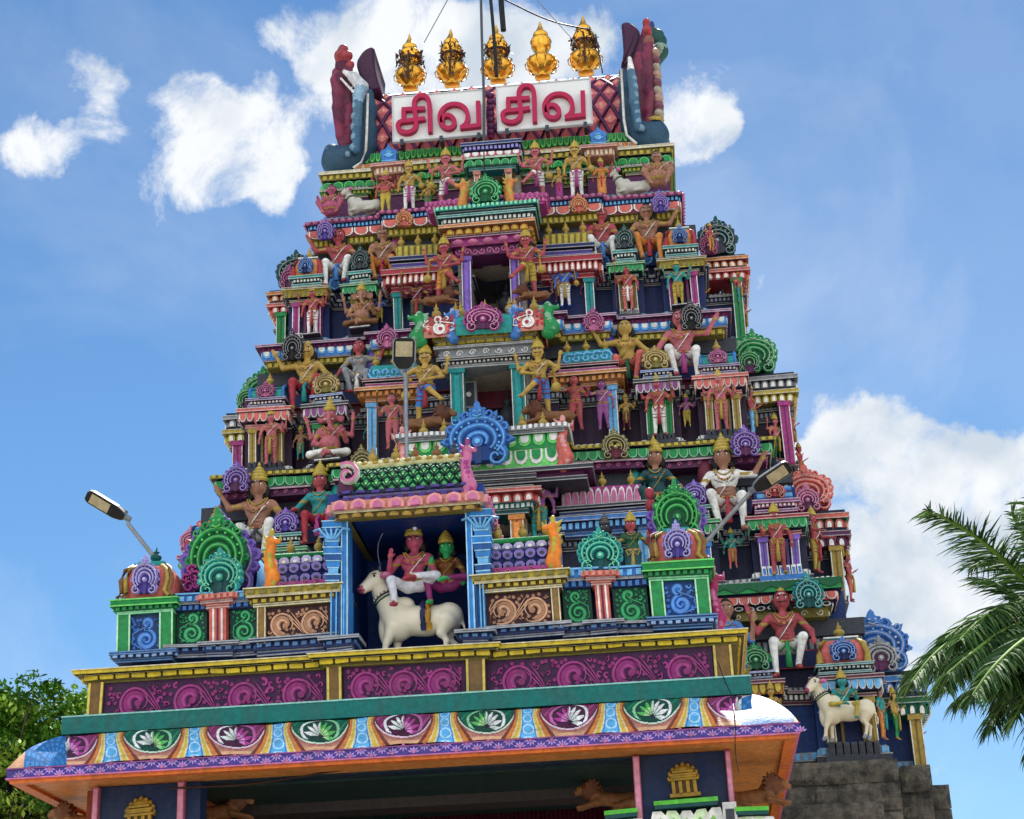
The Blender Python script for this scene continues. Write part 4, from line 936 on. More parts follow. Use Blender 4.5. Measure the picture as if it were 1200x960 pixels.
inner(2, YK[2]-.05, T[2]['ex']['cb']+.05, T[2]['ex']['ib'], [T[2]['z']['b0'], Z(700,628,32.3), Z(700,608,32.3), Z(700,592,32.3), Z(700,570,32.3), Z(700,550,32.3)], dict(pil=C['sky'], c=(C['blue'], C['navy'], C['sky']), m=(C['dgrey'], C['navy']), d=(C['mag'], C['pink']), dp='arc', ds=.4))
inner(1, YK[1]-.05, T[1]['ex']['cb']+.05, T[1]['ex']['ib'], [T[1]['z']['b0'], Z(760,830,31.2), Z(760,810,31.2), Z(760,795,31.2), Z(760,780,31.2), Z(760,765,31.2)], dict(pil=C['gold'], c=(C['mar'], C['dblue'], C['sky']), m=(C['dteal'], C['teal']), d=(C['navy'], C['pink']), dp='arc', ds=.4))

# side bays: front-facing gable arch over mouldings, and an angled pilaster
SB = {4: (842, 277, 256, 25, 'dteal', 'dgrey', [('coral','red'), ('or_','mar')], 'grn', 302, 330, 388, 'mag'),
      3: (885, 438, 388, 27, 'grn', 'dgrn', [('yel','ol'), ('grey','dgrey')], 'mag', 441, 476, 530, 'grn'),
      2: (948, 600, 546, 28, 'coral', 'red', [('plum','mar'), ('coral','dgrn')], 'gold', 600, 644, 708, 'pink'),
      1: (1027, 785, 716, 36, 'blue', 'dblue', [('dgrn','teal'), ('blue','navy')], 'gold', 788, 842, 898, 'grey')}
for k, (px, yb, yt, hw, c1, c2, lay, pc, m0, m1, pb, c3) in SB.items():
    Y = YK[k]+1.6; b = P(px, yb if k != 4 else 302, Y); d = b.x-AX; wd = hw*2/60*1.05; top = Z(px, yt, Y)
    zm0 = Z(px, m1, Y); zm1 = Z(px, m0, Y); xo = T[k]['ex']['sd']; xi = T[k]['ex']['ck'][1]-.1
    d0, xo0 = d, xo
    for sd in (-1, 1):
        d = d0-(LS[k] if sd < 0 else 0); xo = xo0-(LS[k] if sd < 0 else 0)
        mb = MB(); kudu(mb, AX+sd*d, zm1, Y+.1, wd, top-zm1, C[c1], C[c2], thick=.22, style=1, ch=C[c1])
        part(mb, 'gable_arch')
        mb = MB(); barrel(mb, 0, 1.6, 0, 0, wd*.8, (top-zm1)*.72, C['sky'] if k == 1 else C[c2]); R_ = Matrix.Translation((AX+sd*d, Y+.15, zm1)) @ Matrix.Rotation(math.pi/2, 4, 'Z')
        mb.v = [tuple(R_ @ Vector(v)) for v in mb.v]; part(mb, 'vault_roof')
        mb = MB(); x2 = AX+sd*(xo-.4)
        kudu(mb, AX+sd*(xi+.3), zm1-.1, Y-.25, wd*.5, (top-zm1)*.6, C[c3], C['plum'], thick=.12); part(mb, 'horseshoe_arch')
        mb = MB(); h = zm1-zm0; a, b_ = sorted((AX+sd*xi, AX+sd*(xo+.12)))
        path = [(a, Y+3), (a, Y-.1), (b_, Y-.1), (b_, Y+3)]
        specs = []
        for (u, v) in lay: specs += [('tile', h*.24, .0, C[v], C[u], .18, C['w']), ('ln', h*.14, .1, C[u]), ('p', h*.1, .04, C['nav2'])]
        bands(mb, path, zm0, specs, back=.5); part(mb, 'side_cornice')
        mb = MB(); pilaster(mb, AX+sd*(xo-.1), .22, Y-.12, T[k]['z']['b0'], zm0, C[pc], C['w'], .3); part(mb, 'pilaster')
# solid core so that the tower closes behind the ornament
mb = MB()
for k in (1, 2, 3, 4, 5):
    zt = SH[k]['z1'] if k in SH else Z(760, 176, 36.8)
    mb.box(AX-T[k]['ex']['sd']+.25+LS[k], AX+T[k]['ex']['sd']-.25, YK[k]+3.6, 44.5, T[k]['z']['b0'], T[k]['z']['c1']+.2, WALLC[k])
    mb.box(AX-T[k]['ex']['ck'][1]+.3, AX+T[k]['ex']['ck'][1]-.3, YK[k]+1.5, 44, T[k]['z']['b0']+.01, zt-.01, WALLC[k])
part(mb, 'core_wall')

# ------------------------------------------------------------ stone base
STONE, t_, b_ = newmat('weathered_granite')
co = t_.nodes.new('ShaderNodeTexCoord'); br = t_.nodes.new('ShaderNodeTexBrick'); mp = t_.nodes.new('ShaderNodeMapping'); mp.inputs['Rotation'].default_value = (math.pi/2, 0, 0)
t_.links.new(co.outputs['Object'], mp.inputs[0]); t_.links.new(mp.outputs[0], br.inputs['Vector'])
br.inputs['Scale'].default_value = 1; br.inputs['Brick Width'].default_value = 1.1; br.inputs['Row Height'].default_value = .42; br.inputs['Mortar Size'].default_value = .0; br.inputs['Mortar Smooth'].default_value = .3
br.inputs['Color1'].default_value = (.13, .115, .095, 1); br.inputs['Color2'].default_value = (.065, .06, .052, 1); br.inputs['Mortar'].default_value = (.02, .02, .018, 1)
n1 = t_.nodes.new('ShaderNodeTexNoise'); n1.inputs['Scale'].default_value = 4.5; n1.inputs['Detail'].default_value = 12; n1.inputs['Roughness'].default_value = .78; t_.links.new(co.outputs['Object'], n1.inputs['Vector'])
r1 = t_.nodes.new('ShaderNodeValToRGB'); t_.links.new(n1.outputs[0], r1.inputs[0]); r1.color_ramp.elements[0].position = .4; r1.color_ramp.elements[0].color = (.25, .25, .25, 1); r1.color_ramp.elements[1].position = .68; r1.color_ramp.elements[1].color = (1.9, 1.8, 1.6, 1)
m1 = t_.nodes.new('ShaderNodeMix'); m1.data_type = 'RGBA'; m1.blend_type = 'MULTIPLY'; m1.inputs[0].default_value = 1; t_.links.new(br.outputs['Color'], m1.inputs[6]); t_.links.new(r1.outputs[0], m1.inputs[7]); t_.links.new(m1.outputs[2], b_.inputs['Base Color'])
b_.inputs['Roughness'].default_value = .85; bp = t_.nodes.new('ShaderNodeBump'); bp.inputs['Distance'].default_value = .06; bp.inputs['Strength'].default_value = .9
ad = t_.nodes.new('ShaderNodeMath'); ad.operation = 'SUBTRACT'; t_.links.new(n1.outputs[0], ad.inputs[0]); t_.links.new(br.outputs['Fac'], ad.inputs[1]); t_.links.new(ad.outputs[0], bp.inputs['Height']); t_.links.new(bp.outputs[0], b_.inputs['Normal'])
zs = T[1]['z']['b0']-.02
mb = MB(); e = T[1]['ex']; w1 = DX(1052, 900, 30.9)
def course(mb, x0, x1, y, z0, z1, n, jit=.05):
    zz = z1
    for i in range(n):
        hh = (z1-z0)/n*(1+.3*math.sin(i*2.3)); zz2 = max(z0, zz-hh); x = x0; po = .1 if i in (0, 3) else (.05 if i == 1 else 0)
        while x < x1-.05:
            L = min(RNG.uniform(.4, 1.15), x1-x)
            if x1-x-L < .3: L = x1-x
            o = RNG.uniform(-jit, jit)-po; nx_, nz_ = 7, 4; vs = []
            for b_ in range(nz_+1):
                for a_ in range(nx_+1):
                    u, v = a_/nx_, b_/nz_; ed = min(u*L, (1-u)*L, v*hh, (1-v)*hh); r = .045*math.exp(-ed/.03)
                    vs.append((x+u*L, y+o+r+RNG.uniform(-.012, .012)+.015*math.sin(9*(x+u*L)+5*(zz2+v*hh)), zz2+v*(zz-zz2)))
            fs = [(b_*(nx_+1)+a_, b_*(nx_+1)+a_+1, (b_+1)*(nx_+1)+a_+1, (b_+1)*(nx_+1)+a_) for b_ in range(nz_) for a_ in range(nx_)]
            mb.add(vs, fs, C['stone']); mb.box(x+.01, x+L-.01, y+o+.22, y+.9, zz2+.01, zz-.006, C['stone']); x += L
        zz = zz2
course(mb, AX-w1+.6, AX+w1, 30.85, zs-4.2, zs, 11); mb.box(AX-w1+.7, AX+w1-.1, 31.1, 44, 0, zs-.05, C['stone'])
course(mb, AX-w1+.5, AX+w1-.35, 30.55, zs-4.2, zs-.75, 8); 
part(mb, 'stone_plinth', TW, STONE)
mb = MB(); w2 = DX(1108, 920, 32.6); w2l = w2-1.2; course(mb, AX+w1-.3, AX+w2, 32.3, zs-4, zs-.25, 9, .08); course(mb, AX-w2l, AX-w1+.9, 32.3, zs-4, zs-.25, 9, .08)
course(mb, AX+w1-.3, AX+w2-.35, 31.8, zs-4, zs+.02, 9, .08); course(mb, AX-w2l+.35, AX-w1+.9, 31.8, zs-4, zs+.02, 9, .08)
mb.box(AX-w2l+.1, AX+w2-.1, 32.6, 46, 0, zs-.3, C['stone']); part(mb, 'stone_side_plinth', TW, STONE)

# ------------------------------------------------------------ central bay
def bx(px0, px1, py0, py1, Y):  # pixel box on plane Y -> x0,x1,z0,z1
    a = P(px0, (py0+py1)/2, Y); b = P(px1, (py0+py1)/2, Y); cx = (px0+px1)/2
    return a.x, b.x, Z(cx, py1, Y), Z(cx, py0, Y)
def door(Y, px0, px1, pyt, pyb, jw, jc, lintel, ls=1, je=None):
    lintel = [(l[0], l[1]*ls)+tuple(l[2:]) for l in lintel]
    x0, x1, z0, z1 = bx(px0, px1, pyt, pyb, Y)
    x0, x1 = AX-(x1-x0)/2, AX+(x1-x0)/2
    D = MB(); D.box(x0-.05, x1+.05, Y+1.75, Y+1.85, z0-.5, z1+.3, H('b0a594')); D.box(x0-.3, x0-.02, Y+.3, Y+1.75, z0-.5, z1+.3, H('b0a594')); D.box(x1+.02, x1+.3, Y+.3, Y+1.75, z0-.5, z1+.3, H('b0a594')); D.box(x0-.3, x1+.3, Y+.3, Y+1.75, z1+.01, z1+.3, H('b8ae9c'))
    d = part(D, 'doorway')
    for s in (-1, 1):
        q = MB(); xx = (x0-jw/2) if s < 0 else (x1+jw/2)
        pilaster(q, xx, jw, Y, z0-.3, z1+.003, jc, je); q.box(xx-jw*.2, xx+jw*.2, Y-.03, Y+.01, z0-.3, z1-.15, tuple(min(1, k_*1.25) for k_ in jc)); part(q, 'door_jamb', d)
    q = MB(); bands(q, [(x0-jw-.08, Y+.6), (x0-jw-.08, Y), (x1+jw+.08, Y), (x1+jw+.08, Y+.6)], z1+.005, lintel, back=.5); part(q, 'lintel', d)
    return x0, x1, z0, z1, d
Yc = YK[4]-.55
x0, x1, z0, z1, dr = door(Yc, 550, 596, 299, 362, .2, C['pur'], [('scr', .3, .02, C['plum'], C['pink'], .16), ('bead', .24, .12, C['mag'], C['pink'], .3), ('ln', .1, .2, C['plum']), ('tile', .2, .2, C['brn'], C['or_'], .2, C['yel']), ('ln', .12, .34, C['or_']), ('p', .08, .2, C['nav2']), ('den', .15, .26, C['dteal'], C['w'], .1), ('ln', .1, .36, C['teal']), ('ln', .14, .3, C['dteal']), ('den', .14, .4, C['teal'], C['mint'], .1)], .66)
# bell / deity silhouettes inside the door openings
q = MB(); pot(q, AX+.25, Yc+.9, z0+.15, .5, .9, C['dgrey']); part(q, 'inner_pot', dr)
Yc3 = YK[3]-.55
x0, x1, z0, z1, dr = door(Yc3, 541, 597, 430, 510, .27, C['teal'], [('ln', .12, .02, C['grey']), ('den', .1, .06, C['dgrey'], C['w'], .09), ('ln', .12, .16, C['dgrey']), ('scr', .34, .1, C['grey'], C['w'], .26), ('ln', .1, .2, C['grey']), ('p', .06, .1, C['plum']), ('pad', .14, .14, C['ol'], C['yel'], .2), ('ln', .05, .18, C['ol']), ('den', .14, .22, C['yel'], C['ol'], .22)], .54)
q = MB(); q.box(AX-.62, AX-.28, Yc3+.6, Yc3+.8, z0+.85, z0+1.45, C['grey']); q.box(AX-.57, AX-.33, Yc3+.58, Yc3+.6, z0+.9, z0+1.4, C['dgrey']); q.ell((AX-.45, Yc3+.58, z0+1.15), (.06, .02, .06), C['w'], 8, 5); part(q, 'speaker_box', dr)
q = MB(); pot(q, AX+.3, Yc3+1.0, z0+.3, .5, 1.1, C['dgrey']); part(q, 'inner_pot', dr)
# second-storey door (partly hidden behind the porch)
Yc2 = YK[2]-.55
x0, x1, z0, z1, dr = door(Yc2, 560, 616, 604, 700, .25, C['or_'], [('ln', .12, .02, C['dteal']), ('den', .12, .08, C['teal'], C['w'], .1), ('tile', .2, .16, C['red'], C['coral'], .2, C['w']), ('ln', .1, .3, C['coral']), ('ln', .1, .15, C['dgrey']), ('p', .14, .05, C['dgrey']), ('ln', .12, .22, C['dgrey']), ('p', .12, .12, C['plum'])], .8)
# fifth-storey niche
Yc5 = YK[5]-.35
x0, x1, z0, z1, dr = door(Yc5, 559, 589, 200, 238, .14, C['sal'], [('ln', .1, .02, C['teal']), ('arc', .22, .1, C['dgrn'], C['grn'], .22, C['mint']), ('ln', .06, .16, C['mint']), ('pet', .16, .14, C['coral'], C['w'], .2, C['pink']), ('p', .1, .05, C['nav2']), ('den', .14, .12, C['navy'], C['lav'], .1), ('ln', .12, .18, C['dblue'])], .75)
# barrel canopy under the upper door
Y3 = YK[3]+.2
def canopy(zone, Yf, dep, z0, z1, segs, fins, pots, potz):
    for i, (a, b, col, st) in enumerate(segs):
        mb = MB(); barrel(mb, a, b, Yf+dep/2, z0, dep, z1-z0, col, stripes=st); part(mb, 'barrel_roof')
    for (a, w, col) in fins:
        mb = MB(); seabeast(mb, a, z0-.04, Yf+.1, w*1.15, (z1-z0)*1.15, col, lite(col, .35), 1 if a > AX else -1); part(mb, 'sea_beast')
    for x in pots:
        q = MB(); pot(q, x, Yf+dep*.5, potz, .26, .45, C['gold']); part(q, 'finial', TW, GLOSS)
pxm = lambda px, py, Y: P(px, py, Y).x
Yb = YK[3]-.95
za, zb = Z(570, 391, Yb), Z(570, 361, Yb)
d1 = (pxm(606, 375, Yb)-pxm(540, 375, Yb))/2; d2 = (pxm(642, 375, Yb)-pxm(502, 375, Yb))/2
canopy(0, Yb, .9, za, zb, [(AX-d1, AX+d1, C['teal'], [C['tur'], C['teal'], C['teal']]), (AX-d2, AX-d1-.12, C['sal'], [C['sal'], C['coral']]), (AX+d1+.12, AX+d2, C['sal'], [C['sal'], C['coral']])],
       [(AX-d1-.06, .26, C['blue']), (AX+d1+.06, .26, C['blue']), (AX-d2-.1, .34, C['grn']), (AX+d2+.1, .34, C['grn'])], [AX-d2+.2, AX-d2+.6, AX-.5, AX, AX+.5, AX+d2-.6, AX+d2-.2], zb-.03)
mb = MB(); kudu(mb, AX, za+.02, Yb-.06, .75, .62, C['mag'], C['plum'], thick=.06, style=1); part(mb, 'horseshoe_arch')
# pink scroll relief on the side barrels
for sd in (-1, 1):
    mb = MB(); bush(mb, AX+sd*(d1+d2)/2-.35, AX+sd*(d1+d2)/2+.35, za+.05, zb-.1, Yb-.02, C['red'], C['w'], sd); part(mb, 'scroll_relief')
# lotus petal drum under the third-storey door with the large blue arch
Yb = YK[2]-.9+.2
za, zb = Z(570, 552, Yb), Z(570, 506, Yb); d2 = (pxm(656, 530, Yb)-pxm(478, 530, Yb))/2
mb = MB(); hh = zb-za
bands(mb, [(AX-d2, Yb+1.2), (AX-d2, Yb), (AX+d2, Yb), (AX+d2, Yb+1.2)], za, [('drip', hh*.46, 0, C['lgrn'], C['grn'], .28, C['w']), ('drip', hh*.34, .04, C['grn'], C['w'], .28, C['lgrn']), ('ln', hh*.08, .12, C['grey']), ('den', hh*.12, .2, C['grey'], C['w'], .11)], back=.6); part(mb, 'lotus_drum')
mb = MB(); kudu(mb, AX-.05, za-.02, Yb-.18, 1.22, 1.3, C['blue'], C['dblue'], C['sky'], thick=.2, style=1); part(mb, 'horseshoe_arch')
for sd in (-1, 1):
    canopy(0, Yb-.1, .6, za, zb+.08, [], [(AX+sd*(d2+.08), .3, C['coral'])], [AX+sd*.75, AX+sd*1.15], zb-.02)
mb = MB(); bands(mb, [(AX-d2-.5, Yb+1.2), (AX-d2-.5, Yb+.0), (AX+d2+.5, Yb+0), (AX+d2+.5, Yb+1.2)], za-.3, [('ln', .08, 0, C['dgrey']), ('p', .1, -.05, C['plum']), ('ln', .1, .12, C['dgrey'])], back=.9); part(mb, 'cornice')
# fourth/fifth: green arch with blue-orange wings above the upper door
Yb = YK[4]-.75; za, zb = Z(570, 247, Yb+.2), Z(570, 213, Yb+.2)
mb = MB(); kudu(mb, AX, za, Yb, .66, zb-za, C['grn'], C['dgrn'], C['mint'], thick=.12, style=1); part(mb, 'horseshoe_arch')
for sd in (-1, 1):
    mb = MB(); seabeast(mb, AX+sd*.5, za-.02, Yb+.05, .3, .72, C['or_'], C['yel'], sd); part(mb, 'sea_beast')
    mb = MB(); mb.box(AX+sd*.95-.3, AX+sd*.95+.3, Yb, Yb+.6, za-.05, za+.2, C['mag']); bands(mb, [(AX+sd*.95-.32, Yb+.6), (AX+sd*.95-.32, Yb), (AX+sd*.95+.32, Yb), (AX+sd*.95+.32, Yb+.6)], za+.0, [('den', .1, .01, C['mag'], C['pink'], .1), ('den', .1, .04, C['pink'], C['mag'], .1)]); part(mb, 'side_drum')
# kudu ornaments on the shelves
for k, lst in {4: [(679, 252, 230, 22, 'or_', 'coral'), (775, 252, 226, 22, 'pur', 'vio')], 3: [(697, 392, 363, 25, 'mag', 'pink'), (811, 391, 352, 26, 'dgrey', 'blk')],
               2: [(722, 541, 503, 30, 'ol', 'mar'), (875, 538, 500, 30, 'pur', 'plum')], 1: [(948, 716, 672, 30, 'teal', 'dteal')]}.items():
    for (px, yb, yt, w, a, b) in lst:
        Y = SH[k]['y']-.28; q = P(px, yb, Y); d = q.x-AX
        for sd in (-1, 1):
            mb = MB(); kudu(mb, AX+sd*d, q.z, Y, w/57, Z(px, yt, Y)-q.z, C[a], C[b], thick=.12); part(mb, 'horseshoe_arch')
# ------------------------------------------------------------ fifth storey details
z = T[5]['z']; e = T[5]['ex']
for sd in (-1, 1):
    for (a, b) in ((e['mk'][0]-.0, e['mk'][1]),):
        mb = MB(); x = AX+sd*(a+b)/2; w = b-a
        bands(mb, [(x-w/2, 36.9), (x-w/2, 36.2), (x+w/2, 36.2), (x+w/2, 36.9)], Z(703,183,36.2), [('den', .18, 0, C['sal'], C['cream'], .1), ('ln', .08, .1, C['sal'])], back=.3)
        zz = Z(703, 174, 36.2); mb.box(x-.15, x+.15, 36.3, 36.6, zz, zz+.18, C['blue']); mb.box(x-.18, x+.18, 36.25, 36.6, zz+.17, zz+.2, C['sky'])
        mb.plate([(x-.17, zz+.2), (x+.17, zz+.2), (x+.17, zz+.36), (x+.2, zz+.38), (x+.19, zz+.45), (x+.1, zz+.5), (x+.04, zz+.55), (x, zz+.66), (x-.04, zz+.55), (x-.1, zz+.5), (x-.19, zz+.45), (x-.2, zz+.38), (x-.17, zz+.36)], 36.5, .25, C['blue']); mb.rib(arcpts(x, zz+.3, .1, .1, 0, 180, 8), .03, 36.25, .03, C['sky'])
        blob(mb, x, zz+.35, .09, 36.25, .03, C['sky']); part(mb, 'small_shrine')
# roof base mouldings
Yr = 36.9; zA = Z(575, 196, Yr); w5 = DX(782, 190, Yr)
for zt_, px in ((0, 0),):
    mb = MB(); z0 = Z(760, 196, 36.7); z1 = Z(760, 176, 36.7); h = z1-z0; wd = DX(783, 185, 36.7)
    path = [(AX-wd, 41), (AX-wd, 36.75), (AX-w5*.5, 36.75), (AX-w5*.5, 36.6), (AX+w5*.5, 36.6), (AX+w5*.5, 36.75), (AX+wd, 36.75), (AX+wd, 41)]
    bands(mb, path, z0-.05, [('ln', h*.3, 0, C['grn']), ('arc', h*.4, .08, C['dgrn'], C['grn'], .24, C['lgrn']), ('p', h*.1, .0, C['nav2']), ('den', h*.3, .1, C['ol'], C['yel'], .16), ('ln', .08, .16, C['cream'])], back=.9)
    zz = z0-.05+h*1.1+.08
    wd2 = DX(745, 170, 36.9); z3 = Z(745, 153, 36.9)-zz
    bands(mb, [(AX-wd2, 41), (AX-wd2, 36.95), (AX+wd2, 36.95), (AX+wd2, 41)], zz+.003, [('ln', z3*.25, .0, C['plum']), ('pet', z3*.25, .06, C['coral'], C['or_'], .2, C['w']), ('drip', z3*.5, .0, C['dgrn'], C['grn'], .14, C['lgrn'])], back=.9)
    ZR0 = zz+.003+z3
    part(mb, 'roof_cornice')
# barrel roof with diamond lattice
ZR1 = Z(575, 109, 38.6); wr = DX(735, 120, 37.2); DEPR = 3.2; YR = 37.2+DEPR/2
mb = MB(); hh = ZR1-ZR0; n = 16; sec = []
for i in range(n+1):
    a = math.radians(-12+ (204*i/n)); sec.append((math.cos(a)*DEPR/2*1.05, (math.sin(a)+.21)/1.21*hh))
vs = [(AX-wr, YR-u, ZR0+v) for u, v in sec]+[(AX+wr, YR-u, ZR0+v) for u, v in sec]; m = n+1
mb.add(vs, [(i, i+1, m+i+1, m+i) for i in range(n)]+[tuple(range(m)), tuple(range(m, 2*m))], H('b8565e'), False)
def onr(t):  # point on the front half of the section, t 0..1 bottom to crown
    a = math.radians(-12+102*t); return (YR-math.cos(a)*DEPR/2*1.05, ZR0+(math.sin(a)+.21)/1.21*hh)
L2 = 2*wr; cnt = 15
for s in (-1, 1):
    for i in range(-6, cnt+6):
        pts = []
        for j in range(9):
            t = .02+.62*j/8; x = AX-wr+L2*(i+s*j*.3125)/cnt
            if AX-wr < x < AX+wr: y, zz = onr(t); pts.append((x, y-.02, zz))
        if len(pts) > 1: mb.tube(pts, .045, C['plum'], 4)
for i in range(cnt):
    for j in range(6):
        x = AX-wr+L2*(i+(.0 if j % 2 else .5))/cnt; y, zz = onr(.02+.124*j)
        if AX-wr+.1 < x < AX+wr-.1: mb.add([(x-.15, y-.012, zz), (x, y-.03, zz-.14), (x+.15, y-.012, zz), (x, y+.02, zz+.14)], [(0, 1, 2, 3)], H('d87c78')); mb.ell((x, y-.0, zz), (.06, .04, .06), H('f0a898'), 6, 4)
for (t, r, cl) in ((.68, .05, C['nav2']), (.72, .06, C['sky']), (.77, .06, C['teal']), (.82, .05, C['lav'])):
    y, zz = onr(t); mb.tube([(AX-wr, y, zz), (AX+wr, y, zz)], r, cl, 6)
part(mb, 'barrel_roof')
mb = MB(); x = AX-wr
while x < AX+wr:   # worn lotus crest along the ridge
    w = .3; y, zz = onr(.97)
    y, zz = onr(.8); mb.plate([(x, zz-.1), (x+w, zz-.1), (x+w*.9, zz+.02), (x+w*.5, zz+.08), (x+w*.1, zz+.02)], y+.12, .2, [C['sky'], C['teal'], C['lav'], C['grey']][int(RNG.integers(4))]); x += w
mb.box(AX-wr, AX+wr, YR-.45, YR+.45, ZR1-.1, ZR1+.03, H('7a5a48')); part(mb, 'roof_ridge')
# flared ends: blue scoop, maroon plume with overlapping lobes, curled tip and horn
def outline(nm, pts, Y, d, col, bulge=.2):
    mb = MB(); p3 = list(pts)
    for _ in range(2):   # corner cutting keeps the outline soft
        q = []
        for i in range(len(p3)): a_, b_2 = p3[i], p3[(i+1) % len(p3)]; q += [(a_[0]*.78+b_2[0]*.22, a_[1]*.78+b_2[1]*.22), (a_[0]*.22+b_2[0]*.78, a_[1]*.22+b_2[1]*.78)]
        p3 = q
    poly = [(P(a_, b_2, Y).x, P(a_, b_2, Y).z) for a_, b_2 in p3]; n_ = len(poly)
    mb.plate(poly, Y+d, d, col); vs = [(p[0], Y, p[1]) for p in poly]
    # inset along normals for a rounded lip
    inn = []
    for i in range(n_):
        a_, b_2 = poly[i-1], poly[(i+1) % n_]; dx, dz = b_2[0]-a_[0], b_2[1]-a_[1]; l_ = math.hypot(dx, dz) or 1; ar = sum(poly[j][0]*poly[(j+1) % n_][1]-poly[(j+1) % n_][0]*poly[j][1] for j in range(n_)); sg = 1 if ar > 0 else -1
        inn.append((poly[i][0]-dz/l_*.055*sg, poly[i][1]+dx/l_*.055*sg))
    mb.add(vs+[(p[0], Y-bulge*.6, p[1]) for p in inn], [(i, (i+1) % n_, n_+(i+1) % n_, n_+i) for i in range(n_)]+[tuple(range(n_, 2*n_))], col, False)
    return part(mb, nm)
def scoop(chain):
    pr = []
    for dy, k in ((0, 1), (.5, 1), (1.0, .95), (1.6, .9), (2.2, .8)):
        for i in range(len(chain)-1):
            (a_, b_2, r1), (c_2, d_2, r2) = chain[i], chain[i+1]; p_, q_ = P(a_, b_2, 37.1), P(c_2, d_2, 37.1); pr.append(('c', (p_.x, 37.1+dy, p_.z), (q_.x, 37.1+dy, q_.z), r1*k, r2*k, H('2a4c64')))
    mb = MB(); body(mb, pr, .07, .3); part(mb, 'end_flare')
scoop([(433,110,.12),(432,130,.14),(432,155,.15),(430,172,.18),(422,184,.24),(412,189,.32),(400,193,.36),(392,188,.22),(388,176,.12)])
scoop([(730,84,.1),(734,105,.14),(736,130,.16),(741,150,.2),(751,162,.3),(763,164,.33),(769,158,.2),(770,148,.12)])
outline('flare_base', [(386,200),(386,212),(398,213),(410,206),(424,199),(430,190),(400,195)], 37.1, 2.6, H('26465c'), .05)
outline('flare_base', [(742,160),(746,171),(762,177),(777,178),(775,162),(760,168)], 37.1, 2.6, H('26465c'), .05)
outline('horn', [(417,74),(424,62),(431,57),(439,55),(438,66),(440,80),(443,95),(448,107),(436,110),(429,100),(422,90)], 37.3, 1.6, H('44203e'), .15)
outline('horn', [(727,28),(737,26),(745,31),(750,39),(749,52),(743,66),(736,78),(727,82),(731,62),(730,45)], 37.3, 1.6, H('44203e'), .15)
def plume(chain, lobes, tip, nm='plume'):
    pr = []; mb = MB(); MR = [H('6a2440'), H('7c2c46'), H('5a1c38')]
    for i in range(len(chain)-1):
        (a_, b_2, r1), (c_2, d_2, r2) = chain[i], chain[i+1]; pr.append(('c', tuple(P(a_, b_2, 37.1)), tuple(P(c_2, d_2, 37.1)), r1, r2, H('571a38')))
    for i, (x_, y_, dx, dy, r) in enumerate(lobes):
        q = P(x_, y_, 36.95); w_ = P(x_+dx, y_+dy, 36.9); pr.append(('c', tuple(q), tuple(w_), r, r*.55, MR[i % 3]))
    for (x_, y_, r, cl) in tip: pr.append(('e', tuple(P(x_, y_, 36.95)), (r, r*1.3, r), cl))
    body(mb, pr, .045, .05); return part(mb, nm)
RD = H('a04048')
plume([(413,182,.13),(406,165,.2),(403,140,.24),(402,115,.26),(404,95,.26),(402,78,.18),(400,64,.12)],
      [(404,172,-6,-14,.14),(401,158,-6,-16,.16),(399,142,-6,-17,.17),(398,126,-5,-17,.18),(398,110,-6,-15,.18),(400,96,-6,-12,.17),(409,168,2,-18,.12),(409,145,2,-22,.13),(410,122,1,-22,.13),(408,84,9,10,.13),(414,92,8,9,.12)],
      [(399,66,.15,RD),(402,59,.13,RD),(408,66,.12,RD),(411,76,.1,RD),(395,88,.12,H('7a3848')),(392,94,.1,H('8a4450'))])
plume([(753,150,.13),(751,130,.22),(751,105,.24),(752,80,.24),(755,60,.2),(757,42,.13),(757,28,.07)],
      [(758,146,4,-16,.13),(759,128,4,-18,.15),(759,108,4,-18,.15),(759,88,3,-18,.15),(759,68,2,-16,.14),(747,130,-1,-20,.12),(747,106,0,-22,.13),(748,82,0,-18,.13)],
      [(757,26,.1,RD),(758,36,.13,RD),(760,48,.13,H('8a5a50'))])
# pale scaled crest and beaded inner rims
mb = MB(); prc = [('c', tuple(P(404,84,36.7)), tuple(P(414,90,36.6)), .06, .1, C['w']), ('c', tuple(P(414,90,36.6)), tuple(P(424,102,36.6)), .14, .16, H('c8c8cc')), ('c', tuple(P(424,102,36.6)), tuple(P(419,120,36.6)), .16, .12, H('8fb0c8')), ('c', tuple(P(419,120,36.6)), tuple(P(418,150,36.6)), .12, .12, H('4a7088')), ('c', tuple(P(418,150,36.6)), tuple(P(418,176,36.6)), .12, .1, H('3c6480')), ('c', tuple(P(400,92,36.7)), tuple(P(414,108,36.6)), .035, .04, C['w']), ('c', tuple(P(406,86,36.7)), tuple(P(418,98,36.6)), .035, .04, C['w'])]
for (a_, b_2) in ((416,112),(415,124),(414,136),(414,148),(414,160),(413,172),(408,180)): prc.append(('e', tuple(P(a_, b_2, 36.55)), (.07, .07, .09), H('7496a8')))
body(mb, prc, .04, .03); part(mb, 'inner_crest')
mb = MB(); prc = [('c', tuple(P(738,68,36.7)), tuple(P(740,86,36.6)), .05, .1, C['w']), ('c', tuple(P(740,86,36.6)), tuple(P(743,120,36.6)), .11, .12, H('4a7088')), ('c', tuple(P(743,120,36.6)), tuple(P(748,150,36.6)), .12, .1, H('3c6480'))]
for (a_, b_2) in ((743,92),(744,102),(745,112),(745,122),(746,132),(748,142),(753,150)): prc.append(('e', tuple(P(a_, b_2, 36.55)), (.07, .07, .09), H('7496a8')))
body(mb, prc, .04, .03); part(mb, 'inner_crest')
mb = MB(); prc = [('c', tuple(P(764,58,37.1)), tuple(P(769,90,37.1)), .12, .12, H('7a5a60')), ('c', tuple(P(769,90,37.1)), tuple(P(771,138,37.1)), .12, .14, H('8a6a64'))]
